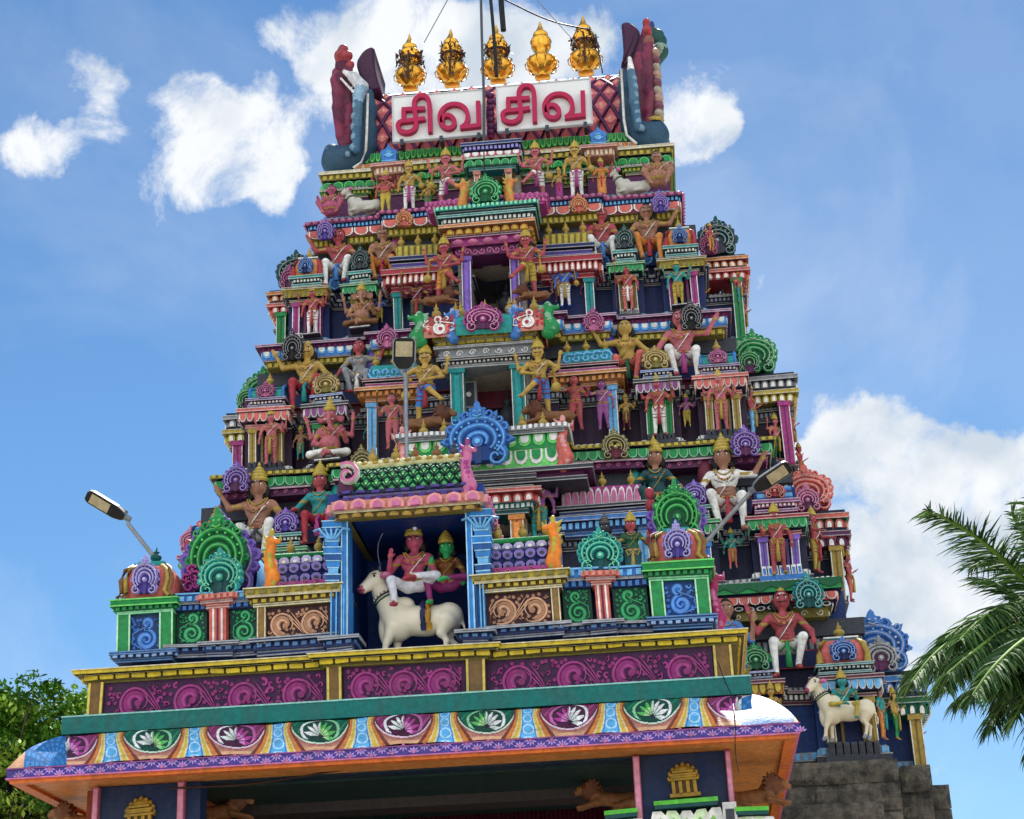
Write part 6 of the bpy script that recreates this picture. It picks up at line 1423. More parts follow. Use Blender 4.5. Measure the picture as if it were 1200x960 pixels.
# brown scroll boxes with scale-covered barrels
def sbox(px0, px1, r, Y, post, fin, sd):
    ct, cb, pb2, bt = r
    a, b, z0, z1 = rb(px0, px1, cb, pb2, Y); mb = MB(); mb.box(a, b, Y, Y+1.2, z0, z1, H('35141e')); vine(mb, a+.12 if sd > 0 else a+.05, b-.05 if sd > 0 else b-.12, z0+.06, z1-.05, Y-.001, H('a87a5c'), H('d0a080'), 2 if sd > 0 else 2, 1 if sd > 0 else -1); pp(mb, 'scroll_panel')
    pa, pb3, _, _ = rb(post[0], post[1], cb, pb2, Y); mb = MB(); mb.box(pa, pb3, Y-.05, Y+.1, z0, z1, H('8a6a3a')); 
    for u in (pa, pb3-.015): mb.box(u, u+.015, Y-.062, Y-.045, z0, z1, C['cream'])
    pp(mb, 'pilaster')
    strip(px0-4, px1+2, ct, cb, Y-.06, [('ln', .2, 0, C['ol'], C['cream']), ('den', .26, .03, H('5a4418'), C['yel'], .11), ('ln', .16, .08, C['yel']), ('den', .3, .1, H('b09a30'), C['ol'], .16), ('p', .08, .13, C['cream'])], 1.2, 'cornice')
    q0, q1, z2, z3 = rb(px0+8, px1, bt, ct, Y+.1); h = z3-z2; 
    mb = MB(); bands(mb, [(q0, Y+1), (q0, Y+.05), (q1, Y+.05), (q1, Y+1)], z2, [('scr', h*.16, 0, C['mag'], C['pink'], .14)], back=.5)
    n = 10; dep = .8; hb = h*.84; sec = []
    for i in range(n+1): a_ = math.radians(-20+200*i/n); sec.append((math.cos(a_)*dep/2, (math.sin(a_)+.34)/1.34*hb))
    yc = Y+.5; vs = [(q0, yc-u, z2+h*.16+v) for u, v in sec]+[(q1, yc-u, z2+h*.16+v) for u, v in sec]
    mb.add(vs, [(i, i+1, n+2+i, n+1+i) for i in range(n)]+[tuple(range(n+1)), tuple(range(n+1, 2*n+2))], C['navy'], True)
    m = 6
    for rr in range(3):
        for i in range(m):
            x = q0+(q1-q0)*(i+.5)/m; t = (.1, .38, .66)[rr]; a_ = math.radians(-20+100*t); y_ = yc-math.cos(a_)*dep/2-.01; z_ = z2+h*.16+(math.sin(a_)+.34)/1.34*hb
            w_ = (q1-q0)/m*.45
            mb.plate([(x-w_, z_-.0), (x-w_*.9, z_-.05), (x-w_*.3, z_-.085), (x+w_*.3, z_-.085), (x+w_*.9, z_-.05), (x+w_, z_), (x+w_*.5, z_+.035), (x-w_*.5, z_+.035)], y_+.03, .06, H('b8aed0') if rr == 2 else H('7a6aa8'))
            blob(mb, x, z_-.03, w_*.45, y_-.028, .015, C['dgrey'] if rr < 2 else C['w'], 7, .7)
    a_ = math.radians(68); mb.tube([(q0, yc-.2, z2+h*.99), (q1, yc-.2, z2+h*.99)], .045, C['grn'], 6); mb.tube([(q0, yc-.12, z2+h*1.03), (q1, yc-.12, z2+h*1.03)], .02, C['mint'], 6)
    pp(mb, 'barrel_roof')
    f0 = P(fin[0], fin[2], Y+.05); ft = Z(fin[0], fin[1], Y+.05); H_ = ft-f0.z; w = .2
    mb = MB(); seabeast(mb, f0.x, f0.z-.02, Y+.1, .24, H_, H('e8842c'), C['yel'], sd); pp(mb, 'sea_beast')
    for t in (.3, .72) if sd > 0 else (.08, .45, .8):
        q = MB(); pot(q, q0+(q1-q0)*t, yc-.1, z3+.03, .16, .28, C['gold']); pp(q, 'finial', PR, GLOSS)
sbox(303, 390, (689, 709, 753, 646), Yu-.12, (303, 313), (316, 622, 688), 1)
sbox(567, 656, (673, 692, 738, 628), Yu-.12, (647, 657), (651, 605, 668), -1)
# --- niche
Yn = Yu-.2
zn0 = zt0; znt = Z(478, 595, Yn)
mb = MB(); q0, q1 = x408-.02, x548+.02
NV_ = H('123c88')
mb.box(q0-.2, q1+.2, Yn+1.7, Yn+1.8, zn0, znt+.4, NV_); mb.box(q0-.25, q0, Yn+.25, Yn+1.8, zn0, znt+.3, NV_); mb.box(q1, q1+.25, Yn+.25, Yn+1.8, zn0, znt+.3, NV_); mb.box(q0-.25, q1+.25, Yn+.1, Yn+1.8, znt+.0, znt+.3, NV_)
pp(mb, 'niche')
for sd, (pa, pb2, prt, prb) in ((-1, (389, 409, 612, 748)), (1, (548, 567, 600, 738))):
    a, b, z0, z1 = rb(pa, pb2, prt, prb, Yn); w = b-a; BL_ = H('2f80c8'); BD = H('1c5090')
    mb = MB(); xi = (b-w*.4, b) if sd < 0 else (a, a+w*.4)
    mb.box(xi[0], xi[1], Yn-.06, Yn+.25, z0-.02, z1+.08, BL_); mb.box(a, b, Yn, Yn+.3, z0-.02, z0+(z1-z0)*.42, BL_)
    for t in (.02, .32, .5, .75, .95): mb.box(a+w*t-.008, a+w*t+.008, Yn-.068, Yn+.0, z0, z0+(z1-z0)*.4, C['sky'] if t != .5 else BD)
    mb.box(xi[0]+.0, xi[0]+.015, Yn-.072, Yn-.055, z0, z1, H('a8d4f0')); mb.box(xi[1]-.015, xi[1], Yn-.072, Yn-.055, z0, z1, H('a8d4f0'))
    k = pp(mb, 'blue_column')
    # outer bracket capital
    o0, o1 = (a-.1, b-w*.4) if sd < 0 else (a+w*.4, b+.12); zb2 = z0+(z1-z0)*.42; hh = z1-zb2; mb = MB()
    for i, (t, ww, cc_) in enumerate(((0, .7, BL_), (.09, .8, BD), (.2, .55, C['sky']), (.3, .75, BL_), (.4, .95, BD), (.5, 1.0, BL_), (.6, .7, BL_), (.7, .85, C['sky']), (.8, 1.05, BD), (.9, 1.1, BL_))):
        c_ = (o0+o1)/2; hw = (o1-o0)/2*ww; mb.box(c_-hw, c_+hw, Yn-.02-.08*ww+.0007*i, Yn+.28, zb2+hh*t, zb2+hh*(t+.085), cc_); mb.box(c_-hw-.01, c_+hw+.01, Yn-.03-.08*ww+.0007*i, Yn+.2, zb2+hh*(t+.085), zb2+hh*(t+.1), H('a8d4f0'))
    c_ = (o0+o1)/2
    for j in range(5): u = (j-2)*.05; mb.tube([(c_+u*.4, Yn-.1, zb2+hh*.72), (c_+u*1.6, Yn-.14, zb2+hh*.86), (c_+u*2.4, Yn-.1, zb2+hh*.84)], .018, C['sky'], 5)
    mb.box(c_-.05, c_+.05, Yn-.05, Yn+.28, z1, znt+.05, BL_)
    pp(mb, 'bracket_capital', k)
    strip(pa-4 if sd < 0 else pa-4, pb2+4, prb, prb+16, Yn-.1, BASE, .4, 'base_moulding')
# niche roof
Yr_ = Yn-.15
a, b, z0, z1 = rb(388, 566, 582, 601, Yr_-.1); h = z1-z0
mb = MB(); bands(mb, [(a+.1, Yr_+2), (a+.1, Yr_), (b-.1, Yr_), (b-.1, Yr_+2)], z0, [('arc', h*.32, .02, C['ol'], C['gold'], .17, C['brn']), ('p', h*.08, .06, C['cream']), ('tile', h*.6, .1, C['sal'], H('e89a98'), .24, C['pink'])], back=.12); mb.box(a+.25, b-.25, Yr_+.2, Yr_+1.9, z0-.0, z0+.2, H('0a2a6a')); pp(mb, 'niche_cornice')
a2, b2, z2, z3 = rb(403, 549, 573, 586, Yr_); h = z3-z2
mb = MB(); bands(mb, [(a2, Yr_+2), (a2, Yr_+.05), (b2, Yr_+.05), (b2, Yr_+2)], z1-.0, [('p', max(.02, z2-z1), .0, C['plum']), ('den', h*.4, .04, C['plum'], C['vio'], .14), ('ln', h*.25, .0, C['navy'], C['lav']), ('den', h*.3, .06, C['nav2'], C['vio'], .2)], back=.6); pp(mb, 'niche_frieze')
a3, b3, z4, z5 = rb(412, 546, 546, 578, Yr_+.15); n = 12; dep = .8; sec = []; yc = Yr_+.12+dep/2; z4 = z3-.03; h = (z5-z4)*1.2
for i in range(n+1): t = math.radians(-8+196*i/n); sec.append((math.cos(t)*dep/2, (math.sin(t)+.14)/1.14*h*1.12))
mb = MB(); vs = [(a3, yc-u, z4+v) for u, v in sec]+[(b3, yc-u, z4+v) for u, v in sec]
mb.add(vs, [(i, i+1, n+2+i, n+1+i) for i in range(n)]+[tuple(range(n+1)), tuple(range(n+1, 2*n+2))], H('0e5a3a'), True)
def sp_(t): a_ = math.radians(-8+98*t); return yc-math.cos(a_)*dep/2, z4+(math.sin(a_)+.14)/1.14*h*1.12
nd = 11
for s in (-1, 1):
    for i in range(-4, nd+4):
        pts = []
        for j in range(9):
            t = .04+.6*j/8; x = a3+(b3-a3)*(i+s*j*.25)/nd
            if a3 <= x <= b3: y_, z_ = sp_(t); pts.append((x, y_-.012, z_))
        if len(pts) > 1: mb.tube(pts, .016, H('0a2a20'), 4)
for j in range(5):
    for i in range(nd+1):
        x = a3+(b3-a3)*(i+(.5 if j % 2 else 0))/nd; 
        if not a3+.05 < x < b3-.05: continue
        pts = []; 
        for (du, dt) in ((.44, 0), (0, .08), (-.44, 0), (0, -.08)):
            y_, z_ = sp_(min(1, .1+.148*j+dt)); pts.append((x+du*(b3-a3)/nd, y_-.02, z_))
        ctr = [sum(p[i_] for p in pts)/4 for i_ in range(3)]
        mb.add(pts, [(0, 1, 2, 3)], H('b8e0c0') if j > 2 else H('5ab870')); inn = [tuple(ctr[q]+(p[q]-ctr[q])*.62-(.004 if q == 1 else 0) for q in range(3)) for p in pts]; mb.add(inn, [(0, 1, 2, 3)], H('2f9a58') if j <= 2 else H('58b078'))
        inn = [tuple(ctr[q]+(p[q]-ctr[q])*.25-(.008 if q == 1 else 0) for q in range(3)) for p in pts]; mb.add(inn, [(0, 1, 2, 3)], H('c8e890'))
pp(mb, 'diamond_roof')
y_, z_ = sp_(.78); mb = MB(); mb.tube([(a3-.02, y_-.03, z_), (b3+.02, y_-.03, z_)], .06, H('d0c890'), 7)
for i in range(22): x = a3+(b3-a3)*i/21; mb.ell((x, y_-.06, z_+.04), (.05, .05, .035), H('e0d8a8') if i % 2 else C['gold'], 6, 4)
pp(mb, 'roof_ridge')
for px, cc_ in ((437, 'gold'), (464, 'gold'), (487, 'brn'), (512, 'brn'), (532, 'dgrey')):
    q = MB(); p_ = P(px, 545-(px-437)*.06, yc-.1); pot(q, p_.x, p_.y, z_+.03, .17, .3, C[cc_]); pp(q, 'finial', PR, GLOSS)
# end figures of the niche roof: pink sea-beast fin right, white curl left
mb = MB(); p0 = P(549, 582, Yr_+.1); ht = Z(549, 520, Yr_+.1)-p0.z
seabeast(mb, p0.x, p0.z, Yr_+.05, .22, ht, C['pink'], C['mag'], 1); pp(mb, 'sea_beast')
mb = MB(); p0 = P(409, 558, Yr_+.1); mb.rib(spiral(p0.x, p0.z, .17, 1.3, 2.2, -1, 14), .07, Yr_+.08, .1, C['w'], C['pink']); mb.plate([(p0.x-.16, p0.z-.25), (p0.x+.06, p0.z-.25), (p0.x+.04, p0.z+.1), (p0.x-.1, p0.z+.15)], Yr_+.3, .2, C['plum']); pp(mb, 'fin_ornament')
# pink serpent bracket at the right end of the row
mb = MB(); p0 = P(840, 735, Yu+.2); ht = Z(840, 662, Yu+.2)-p0.z
seabeast(mb, p0.x, p0.z, Yu+.3, .26, ht, H('a82c62'), C['pink'], 1); pp(mb, 'serpent_bracket')
# --- under the porch
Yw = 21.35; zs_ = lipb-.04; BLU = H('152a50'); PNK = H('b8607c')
zfl = .02
def wx(px): return P(px, 900, Yw).x
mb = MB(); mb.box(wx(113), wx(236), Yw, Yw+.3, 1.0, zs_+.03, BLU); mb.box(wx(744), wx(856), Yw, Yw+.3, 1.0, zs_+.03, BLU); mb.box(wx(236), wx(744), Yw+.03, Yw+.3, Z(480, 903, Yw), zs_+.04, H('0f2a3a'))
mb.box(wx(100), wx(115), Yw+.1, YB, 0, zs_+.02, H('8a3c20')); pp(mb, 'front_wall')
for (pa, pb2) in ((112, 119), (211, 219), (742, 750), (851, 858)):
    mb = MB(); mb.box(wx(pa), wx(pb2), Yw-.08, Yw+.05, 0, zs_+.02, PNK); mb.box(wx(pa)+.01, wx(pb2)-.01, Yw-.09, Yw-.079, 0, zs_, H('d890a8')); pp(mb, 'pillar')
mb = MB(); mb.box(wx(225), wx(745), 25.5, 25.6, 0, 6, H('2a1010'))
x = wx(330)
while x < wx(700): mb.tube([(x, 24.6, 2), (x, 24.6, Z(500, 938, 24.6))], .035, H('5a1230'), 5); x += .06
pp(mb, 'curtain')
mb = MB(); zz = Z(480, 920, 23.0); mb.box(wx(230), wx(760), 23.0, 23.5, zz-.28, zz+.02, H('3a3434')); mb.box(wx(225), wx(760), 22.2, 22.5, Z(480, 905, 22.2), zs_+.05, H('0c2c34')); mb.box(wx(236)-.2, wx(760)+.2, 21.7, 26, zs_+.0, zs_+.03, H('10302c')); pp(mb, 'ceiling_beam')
# painted shrine reliefs and lotus brackets
def shrine(px, pb2, pt, w):
    a = P(px, pb2, Yw-.1); t = Z(px, pt, Yw-.1); h = t-a.z; mb = MB(); y = Yw-.001; G = H('a8842c'); D = H('5a4410'); x = a.x
    mb.box(x-w*.6, x+w*.6, y-.1, y, a.z, a.z+h*.1, G); mb.box(x-w*.5, x+w*.5, y-.07, y, a.z+h*.101, a.z+h*.45, D)
    for s in (-1, -.35, .35, 1): mb.box(x+s*w*.42-.02, x+s*w*.42+.02, y-.1, y-.06, a.z+h*.102, a.z+h*.45, G)
    for i, (q, u) in enumerate(((.6, .45), (.5, .52), (.56, .58), (.42, .66))): mb.box(x-w*q, x+w*q, y-.12-.004*i, y, a.z+h*u, a.z+h*(u+.055), G)
    mb.ell((x, y-.02, a.z+h*.76), (w*.4, .1, h*.14), G, 12, 8); mb.lathe((x, y-.03, a.z+h*.86), [(w*.2, 0), (w*.1, h*.04), (w*.12, h*.07), (0, h*.15)], G, 8)
    for i in range(9): aa = math.pi*i/8; mb.ell((x+w*.55*math.cos(aa), y-.04, a.z+h*.55+h*.35*math.sin(aa)), (.03, .04, .03), G, 6, 4)
    pp(mb, 'shrine_relief')
shrine(803, 934, 892, .3); shrine(162, 975, 932, .3)
for (p0_, p1_, pt) in ((766, 840, 937), (708, 745, 948), (862, 900, 946)):
    a, b, z0, z1 = rb(p0_, p1_, pt, pt+9, Yw-.25); mb = MB(); mb.box(a, b, Yw-.25, Yw+.1, z0, z1-.05, C['dteal']); mb.box(a-.01, b+.01, Yw-.26, Yw+.1, z1-.049, z1, H('58b83c'))
    for s in (-2, -1, 0, 1, 2):
        c_ = (a+b)/2+s*(b-a)*.21; mb.plate([(c_-.09, z0-.3), (c_-.12, z0-.14), (c_-.05+s*.02, z0-.02), (c_+.05+s*.02, z0-.02), (c_+.12, z0-.14), (c_+.09, z0-.3)], Yw-.1, .06+.01*abs(s), C['w'] if s % 2 == 0 else H('d8ecc0'))
        mb.plate([(c_-.05, z0-.3), (c_-.06, z0-.2), (c_, z0-.1), (c_+.06, z0-.2), (c_+.05, z0-.3)], Yw-.16-.01*abs(s), .01, H('7cc04c'))
    mb.box(a+.1, b-.1, Yw-.04, Yw+.1, z0-1.2, z0-.3, C['dteal']); pp(mb, 'lotus_bracket')
for i, (px, pz, rz, yy, sc_) in enumerate(((715, 948, math.pi, 22.6, .5), (258, 962, 0, 22.6, .5), (885, 946, 0, 22.2, .52), (95, 975, math.pi, 22.0, .5))):
    b_0 = P(px, pz, yy); quad('lion', (b_0.x, yy, b_0.z), sc_, rz, ['brown lion figure under the porch ceiling beside the right inner pillar', 'brown lion figure in the shade left inside the porch opening', 'brown lion figure below the right end of the orange soffit', 'orange-brown lion figure below the left end of the soffit'][i], H('8a5a34'), H('6a3c20'), 'lion figures under the porch')
# ------------------------------------------------------------ statues
GS = 'painted statues on the tower'
Y = {k: YK[k]-.12 for k in YK}; YS = {k: YK[k]+.35 for k in YK}
def st(*a, **k): return S(*a, group=GS, **k)
# bull with riders in the niche
b = P(487, 748, Yn+.62)
quad('bull', (b.x-.0, Yn+.62, zt0+.01), .68, math.pi, 'white bull statue with bell collar walking left in the blue niche', H('e6dcc4'), nm='bull_statue', cat='bull statue', h=.028)
mb = MB(); mb.T = Matrix.Translation((b.x, Yn+.62, zt0))
mb.tube([(.2, -.215*math.cos(a), .62+.225*math.sin(a)) for a in np.linspace(-.9, 4.0, 14)], .045, H('b8862c'), 6); mb.tube([(.13, -.215*math.cos(a), .62+.225*math.sin(a)) for a in np.linspace(-.9, 4.0, 14)], .04, C['navy'], 6)
o = mb.build('saddle_cloth'); tag(o, 'gold and blue saddle cloth laid over the white bull in the niche', 'saddle cloth')
st('ride', 486, 698, 607, Yn+.52, H('b8506a'), H('dcdce6'), 'pink-skinned crowned rider with white dhoti in front on the white bull in the niche', nm='person_statue', c2=C['lav'], item=None, h=.018, shoes=H('a03848'), sash=0, armp=[((.36,-.05,.2),(.30,-.3,.40)),((-.3,-.1,.16),(-.02,-.34,.02))], flip=-1)
st('ride', 524, 697, 618, Yn+.6, C['skingr'], H('8a2a6a'), 'green-skinned crowned woman in magenta sari riding behind on the white bull', nm='person_statue', c2=C['gold'], female=1, top=H('7a4a20'), h=.018, shoes=C['skingr'], sash=0, armp=[((.3,-.05,.18),(.24,-.2,.38)),((-.32,.0,.18),(-.3,-.2,.0))], flip=-1)
# seated and standing figures, fifth storey
st('squat', 388, 256, 216, YK[5]-.5, 'skinm', 'skinm', 'stout brown dwarf crouching at the far left end of the top ledge', head='bun', crowncol='blk', fat=1, must=1, sash=0)
st('squat', 772, 222, 176, YK[5]-.5, 'skinb', 'skinb', 'stout brown dwarf crouching at the far right end of the top ledge', head='bun', crowncol='blk', fat=1, must=1, sash=0)
st('stand', 452, 252, 207, YK[5]-.6, 'skinr', 'yel', 'small red pot-bellied elephant-headed figure in yellow leggings on the top ledge', head='elephant', fat=1, arms=4, sash=0)
st('stand', 480, 250, 190, YK[5]-.6, 'skiny', 'w', 'golden moustached guard in white dhoti beside the red elephant-headed figure, top ledge', c2='mag', arms=2, must=1, item='mace')
st('guard', 524, 246, 176, YK[5]-.65, 'skinp', 'w', 'pink four-armed door guard with raised knee left of the topmost niche', c2='mag', arms=4, flip=-1, must=1, item='mace')
st('guard', 630, 236, 168, YK[5]-.65, 'skinp', 'w', 'pink four-armed door guard with raised knee right of the topmost niche', c2='mag', arms=4, flip=1, must=1, item='mace')
st('stand', 677, 234, 167, YK[5]-.6, 'skiny', 'w', 'golden guard in white dhoti between the pink guard and orange goddess, top ledge', c2='mag', must=1, item='mace')
st('stand', 706, 230, 186, YK[5]-.6, 'skinr', 'or_', 'small red four-armed goddess in orange skirt on the right of the top ledge', arms=4, female=1, sari=1, top='or_')
st('stand', 656, 233, 197, YK[5]-.6, 'skiny', 'mag', 'tiny attendant in striped magenta skirt between pink and golden guards, right top ledge', sari=1)
st('stand', 502, 248, 212, YK[5]-.6, 'skiny', 'grn', 'tiny attendant with striped skirt between golden guard and pink guard, left top ledge', sari=1)
st('stand', 545, 245, 215, YK[5]-.9, 'skinb', 'or_', 'tiny figure standing on the orange fin left of the green arch', sari=1, sash=0)
for (px, py, sd_) in ((425, 250, 0), (740, 228, math.pi)):
    p_ = P(px, py, YK[5]-.45); quad('cow', (p_.x, p_.y, p_.z), .48, sd_ + (math.pi if px < 500 else 0)+(math.pi if px > 500 else 0)*0, 'white cow lying in the dark recess at the %s of the top ledge' % ('left' if px < 500 else 'right'), H('b8b4a8'), nm='cow_statue', group='lying white cows on the top ledge', cat='cow statue', h=.035)
# fourth storey
st('perch', 397, 338, 268, YS[4]+.15, 'skinr', 'w', 'red-skinned man in white dhoti seated leftmost on the fourth storey, arm raised', c2='blue', must=1, head='bun', flip=-1, crowncol='blk')
st('perch', 450, 334, 265, YS[4]+.15, 'skinb', 'or_', 'brown man in orange dhoti seated left of the upper door beside a magenta shell', head='bun', crowncol='blk', must=1, armp=[((.3,-.02,.2),(.3,-.1,.0)),((-.3,-.03,.2),(-.32,-.1,.0))])
st('perch', 708, 312, 243, YS[4]+.15, 'skinr', 'w', 'red-skinned man in white and blue dhoti seated right of the upper door', head='bun', crowncol='blk', must=1, c2='blue', armp=[((.3,-.02,.2),(.3,-.1,.0)),((-.3,-.03,.2),(-.32,-.1,.0))])
st('perch', 762, 310, 239, YS[4]+.15, 'skinb', 'or_', 'brown man in orange dhoti seated rightmost on the fourth storey, hand raised', head='bun', crowncol='blk', must=1, c2='red')
st('stand', 366, 394, 336, Y[4], 'skinr', 'w', 'red four-armed figure in white leggings in the left corner shrine of the fourth storey', arms=4, c2='red', plinth=1)
st('cross', 424, 388, 338, Y[4], 'skinb', 'brn', 'brown elephant-headed figure seated in the shrine left of the upper door', head='elephant', arms=4, fat=1, plinth=1)
st('stand', 663, 361, 306, YK[4]-.1, 'skinbl', 'w', 'blue-skinned four-armed figure in white dhoti right of the upper door', arms=4, c2='gold', item='mace')
st('stand', 737, 365, 312, Y[4], 'skinr', 'coral', 'red bare-chested figure with a staff in the middle right shrine of the fourth storey', c2='w', item='staff', flip=-1, head='bun')
st('stand', 796, 360, 305, Y[4], 'skint', 'yel', 'teal-skinned four-armed figure in yellow leggings in the right corner shrine of the fourth storey', arms=4, c2='gold', plinth=1)
st('guard', 522, 358, 279, YK[4]-.75, 'skinr', 'or_', 'red four-armed door guard stepping on a lion left of the upper door', arms=4, must=1, c2='gold', flip=-1, item='mace')
st('guard', 619, 350, 270, YK[4]-.75, 'skinr', 'yel', 'red four-armed door guard stepping on a lion right of the upper door', arms=4, must=1, c2='gold', flip=1, item='mace')
st('stand', 489, 388, 320, YK[4]-.1, 'mar', 'dgrn', 'dark red figure with green halo in the recess left of the upper door', arms=4, item='staff', flip=-1)
# third storey
st('perch', 360, 482, 402, YS[3]+.15, 'skiny', 'red', 'golden moustached man in red and teal dhoti seated at the left of the third storey', c2='teal', must=1, head='bun', flip=-1, crowncol='yel')
st('perch', 421, 466, 398, YS[3]+.15, 'skinr', 'grey', 'long-haired woman in silver-grey blouse seated left of the third-storey door', female=1, top='grey', c2='w', head='bun', crowncol='blk')
st('perch', 737, 455, 374, YS[3]+.15, 'skiny', 'coral', 'golden woman in red and green skirt seated right of the third-storey door', female=2, top='skiny', c2='dgrn', head='bun', crowncol='blk', flip=-1)
st('perch', 803, 450, 368, YS[3]+.15, 'skinp', 'w', 'bald pink moustached man in white dhoti seated at the right of the third storey', c2='mag', must=1, head='none', flip=1)
st('stand', 317, 546, 480, Y[3], 'skinp', 'skinp', 'pink figure with round halo in the left corner shrine of the third storey', arms=4, c2='gold')
st('cross', 387, 543, 478, Y[3], 'skinp', 'w', 'pink elephant-headed figure seated in the middle left shrine of the third storey', head='elephant', arms=4, fat=1, plinth=1)
st('stand', 460, 528, 462, YK[3]-.4, 'skinp', 'skinp', 'bare pink figure with long dark hair and serpent garland left of the third-storey door', arms=2, head='bun', crowncol='blk', c2='mar', item='staff', sash=0, flip=-1)
st('stand', 676, 507, 440, YK[3]-.2, 'skinr', 'skinr', 'bare red woman with raised arm right of the third-storey door', female=2, top='skinr', head='bun', crowncol='blk', sash=0, flip=-1, armp=[((.4,-.02,.42),(.5,-.1,.62)),((-.3,-.05,.2),(-.35,-.2,.3))])
st('stand', 708, 505, 446, YK[3]-.2, 'skinpu', 'skinpu', 'bare purple bearded figure beside the red woman, third storey', head='bun', crowncol='blk', sash=0, flip=-1, armp=[((.35,-.02,.4),(.42,-.1,.55)),((-.3,-.02,.2),(-.32,-.06,-.03))])
st('stand', 774, 512, 441, Y[3], 'skinr', 'w', 'red four-armed figure with red loincloth and white leggings over a peacock, middle right shrine', arms=4, c2='red', item='staff')
st('stand', 847, 506, 435, Y[3], 'skinp', 'skinp', 'pink four-armed figure with gold halo in the right corner shrine of the third storey', arms=4, c2='gold')
st('guard', 500, 500, 405, YK[3]-.8, 'skiny', 'blue', 'golden four-armed guard in blue shorts stepping on a lion left of the third-storey door', arms=4, must=1, c2='red', flip=-1, item='mace')
st('guard', 634, 492, 399, YK[3]-.8, 'skiny', 'blue', 'golden four-armed guard in blue shorts stepping on a lion right of the third-storey door', arms=4, must=1, c2='red', flip=1, item='mace')
for i, (px, py, yy, rz, sc_) in enumerate(((522, 504, YK[3]-.95, 0, .66), (626, 497, YK[3]-.95, math.pi, .66), (535, 357, YK[4]-.9, 0, .5), (605, 352, YK[4]-.9, math.pi, .5))):
    p_ = P(px-(20 if rz == 0 else -20), py, yy); quad('lion', tuple(p_), sc_, rz, ['brown lion under the foot of the guard left of the third-storey door', 'brown lion under the foot of the guard right of the third-storey door', 'small brown lion at the left foot of the upper door', 'small brown lion at the right foot of the upper door'][i], H('7a5030'), H('5a301c'), 'lions beside the doors')
# second storey
st('perch', 302, 664, 549, YS[2]+.05, 'skinb', 'w', 'tan crowned man in white dhoti seated at the left of the second storey, arm raised', c2='dgrey', flip=-1, tilak=1)
st('perch', 375, 640, 545, YS[2]+.05, 'skinr', 'red', 'dark red crowned woman in teal blouse seated beside the niche roof', female=1, top='teal', c2='mag', flip=-1, armp=[((.42,-.05,.2),(.4,-.3,.12)),((-.36,-.03,.24),(-.4,-.12,.0))])
st('stand', 633, 640, 552, YK[2]-.3, 'skinpu', 'teal', 'purple-brown moustached crowned figure playing a long lute above the porch roof', arms=4, must=1, item='veena', c2='gold', flip=-1)
st('perch', 773, 618, 516, YS[2]+.05, 'skinb', 'dteal', 'crowned woman in green sari seated above the porch, right of the door', female=1, top='dteal', c2='gold', armp=[((.36,-.03,.2),(.42,-.12,.0)),((-.36,-.03,.24),(-.46,-.12,.04))])
st('perch', 855, 628, 513, YS[2]+.05, 'skinb', 'w', 'tan crowned man in white shirt and red scarf seated right on the second storey', top='w', c2='red', tilak=1)
st('stand', 744, 690, 602, YK[2]-.8, 'skinr', 'dteal', 'red crowned woman in green dress standing between the teal arch and the red dome', female=1, top='dgrn', c2='gold', sari=1)
st('stand', 713, 690, 606, YK[2]-.4, 'dgrey', 'dgrey', 'dark grey crowned figure half hidden behind the teal arch of the porch', crowncol='dgrey')
st('stand', 914, 675, 592, Y[2], 'skinr', 'skinr', 'dark red crowned man with green shorts and gold sash in the purple-posted shrine', c2='gold', must=1, flip=-1, shoes='gold')
st('stand', 958, 672, 596, YK[2]+.6, 'skinr', 'gold', 'pink figure in profile beside the purple-posted shrine', rz=1.1, c2='red', armp=[((.33,-.1,.25),(.36,-.35,.2)),((-.3,-.1,.3),(-.3,-.4,.2))])
# first storey
st('perch', 925, 797, 690, YK[1]+.45, 'skinr', 'w', 'large red moustached man in white shorts with green sash seated at lower right', c2='grn', must=1, tilak=1, head='bun', crowncol='gold', flip=-1, armp=[((.42,-.1,.22),(.5,-.16,.52)),((-.38,-.08,.2),(-.38,-.28,.02))])
st('perch', 858, 800, 702, YK[1]+.3, 'skinb', 'blue', 'woman in blue blouse half hidden behind the yellow parapet corner', female=1, top='blue', c2='gold', head='bun', crowncol='blk', armp=[((.36,-.05,.15),(.42,-.12,.5)),((-.36,-.03,.24),(-.4,-.12,.1))])
p_ = P(992, 868, YK[1]-.25); quad('bull', tuple(p_), .58, math.pi, 'cream bull statue standing on the plinth at lower right', H('d8ccb0'), nm='bull_statue', cat='bull statue', h=.035)
st('ride', 990, 836, 782, YK[1]-.25, 'skint', 'yel', 'dark teal figure in yellow skirt riding the cream bull at lower right', c2='gold', must=0)
st('stand', 1036, 868, 800, YK[1]+.1, 'skinb', 'or_', 'golden-brown profile figure beside the cream bull, partly behind palm leaves', rz=1.2, c2='teal', female=1, top='teal')
st('cross', 906, 842, 797, YK[1]-.2, 'skiny', 'gold', 'small golden crowned figure seated beside the porch roof end', arms=2)
st('stand', 866, 830, 765, YK[1]-.2, 'skiny', 'or_', 'small golden figure half hidden behind the turquoise beam end', sari=1)
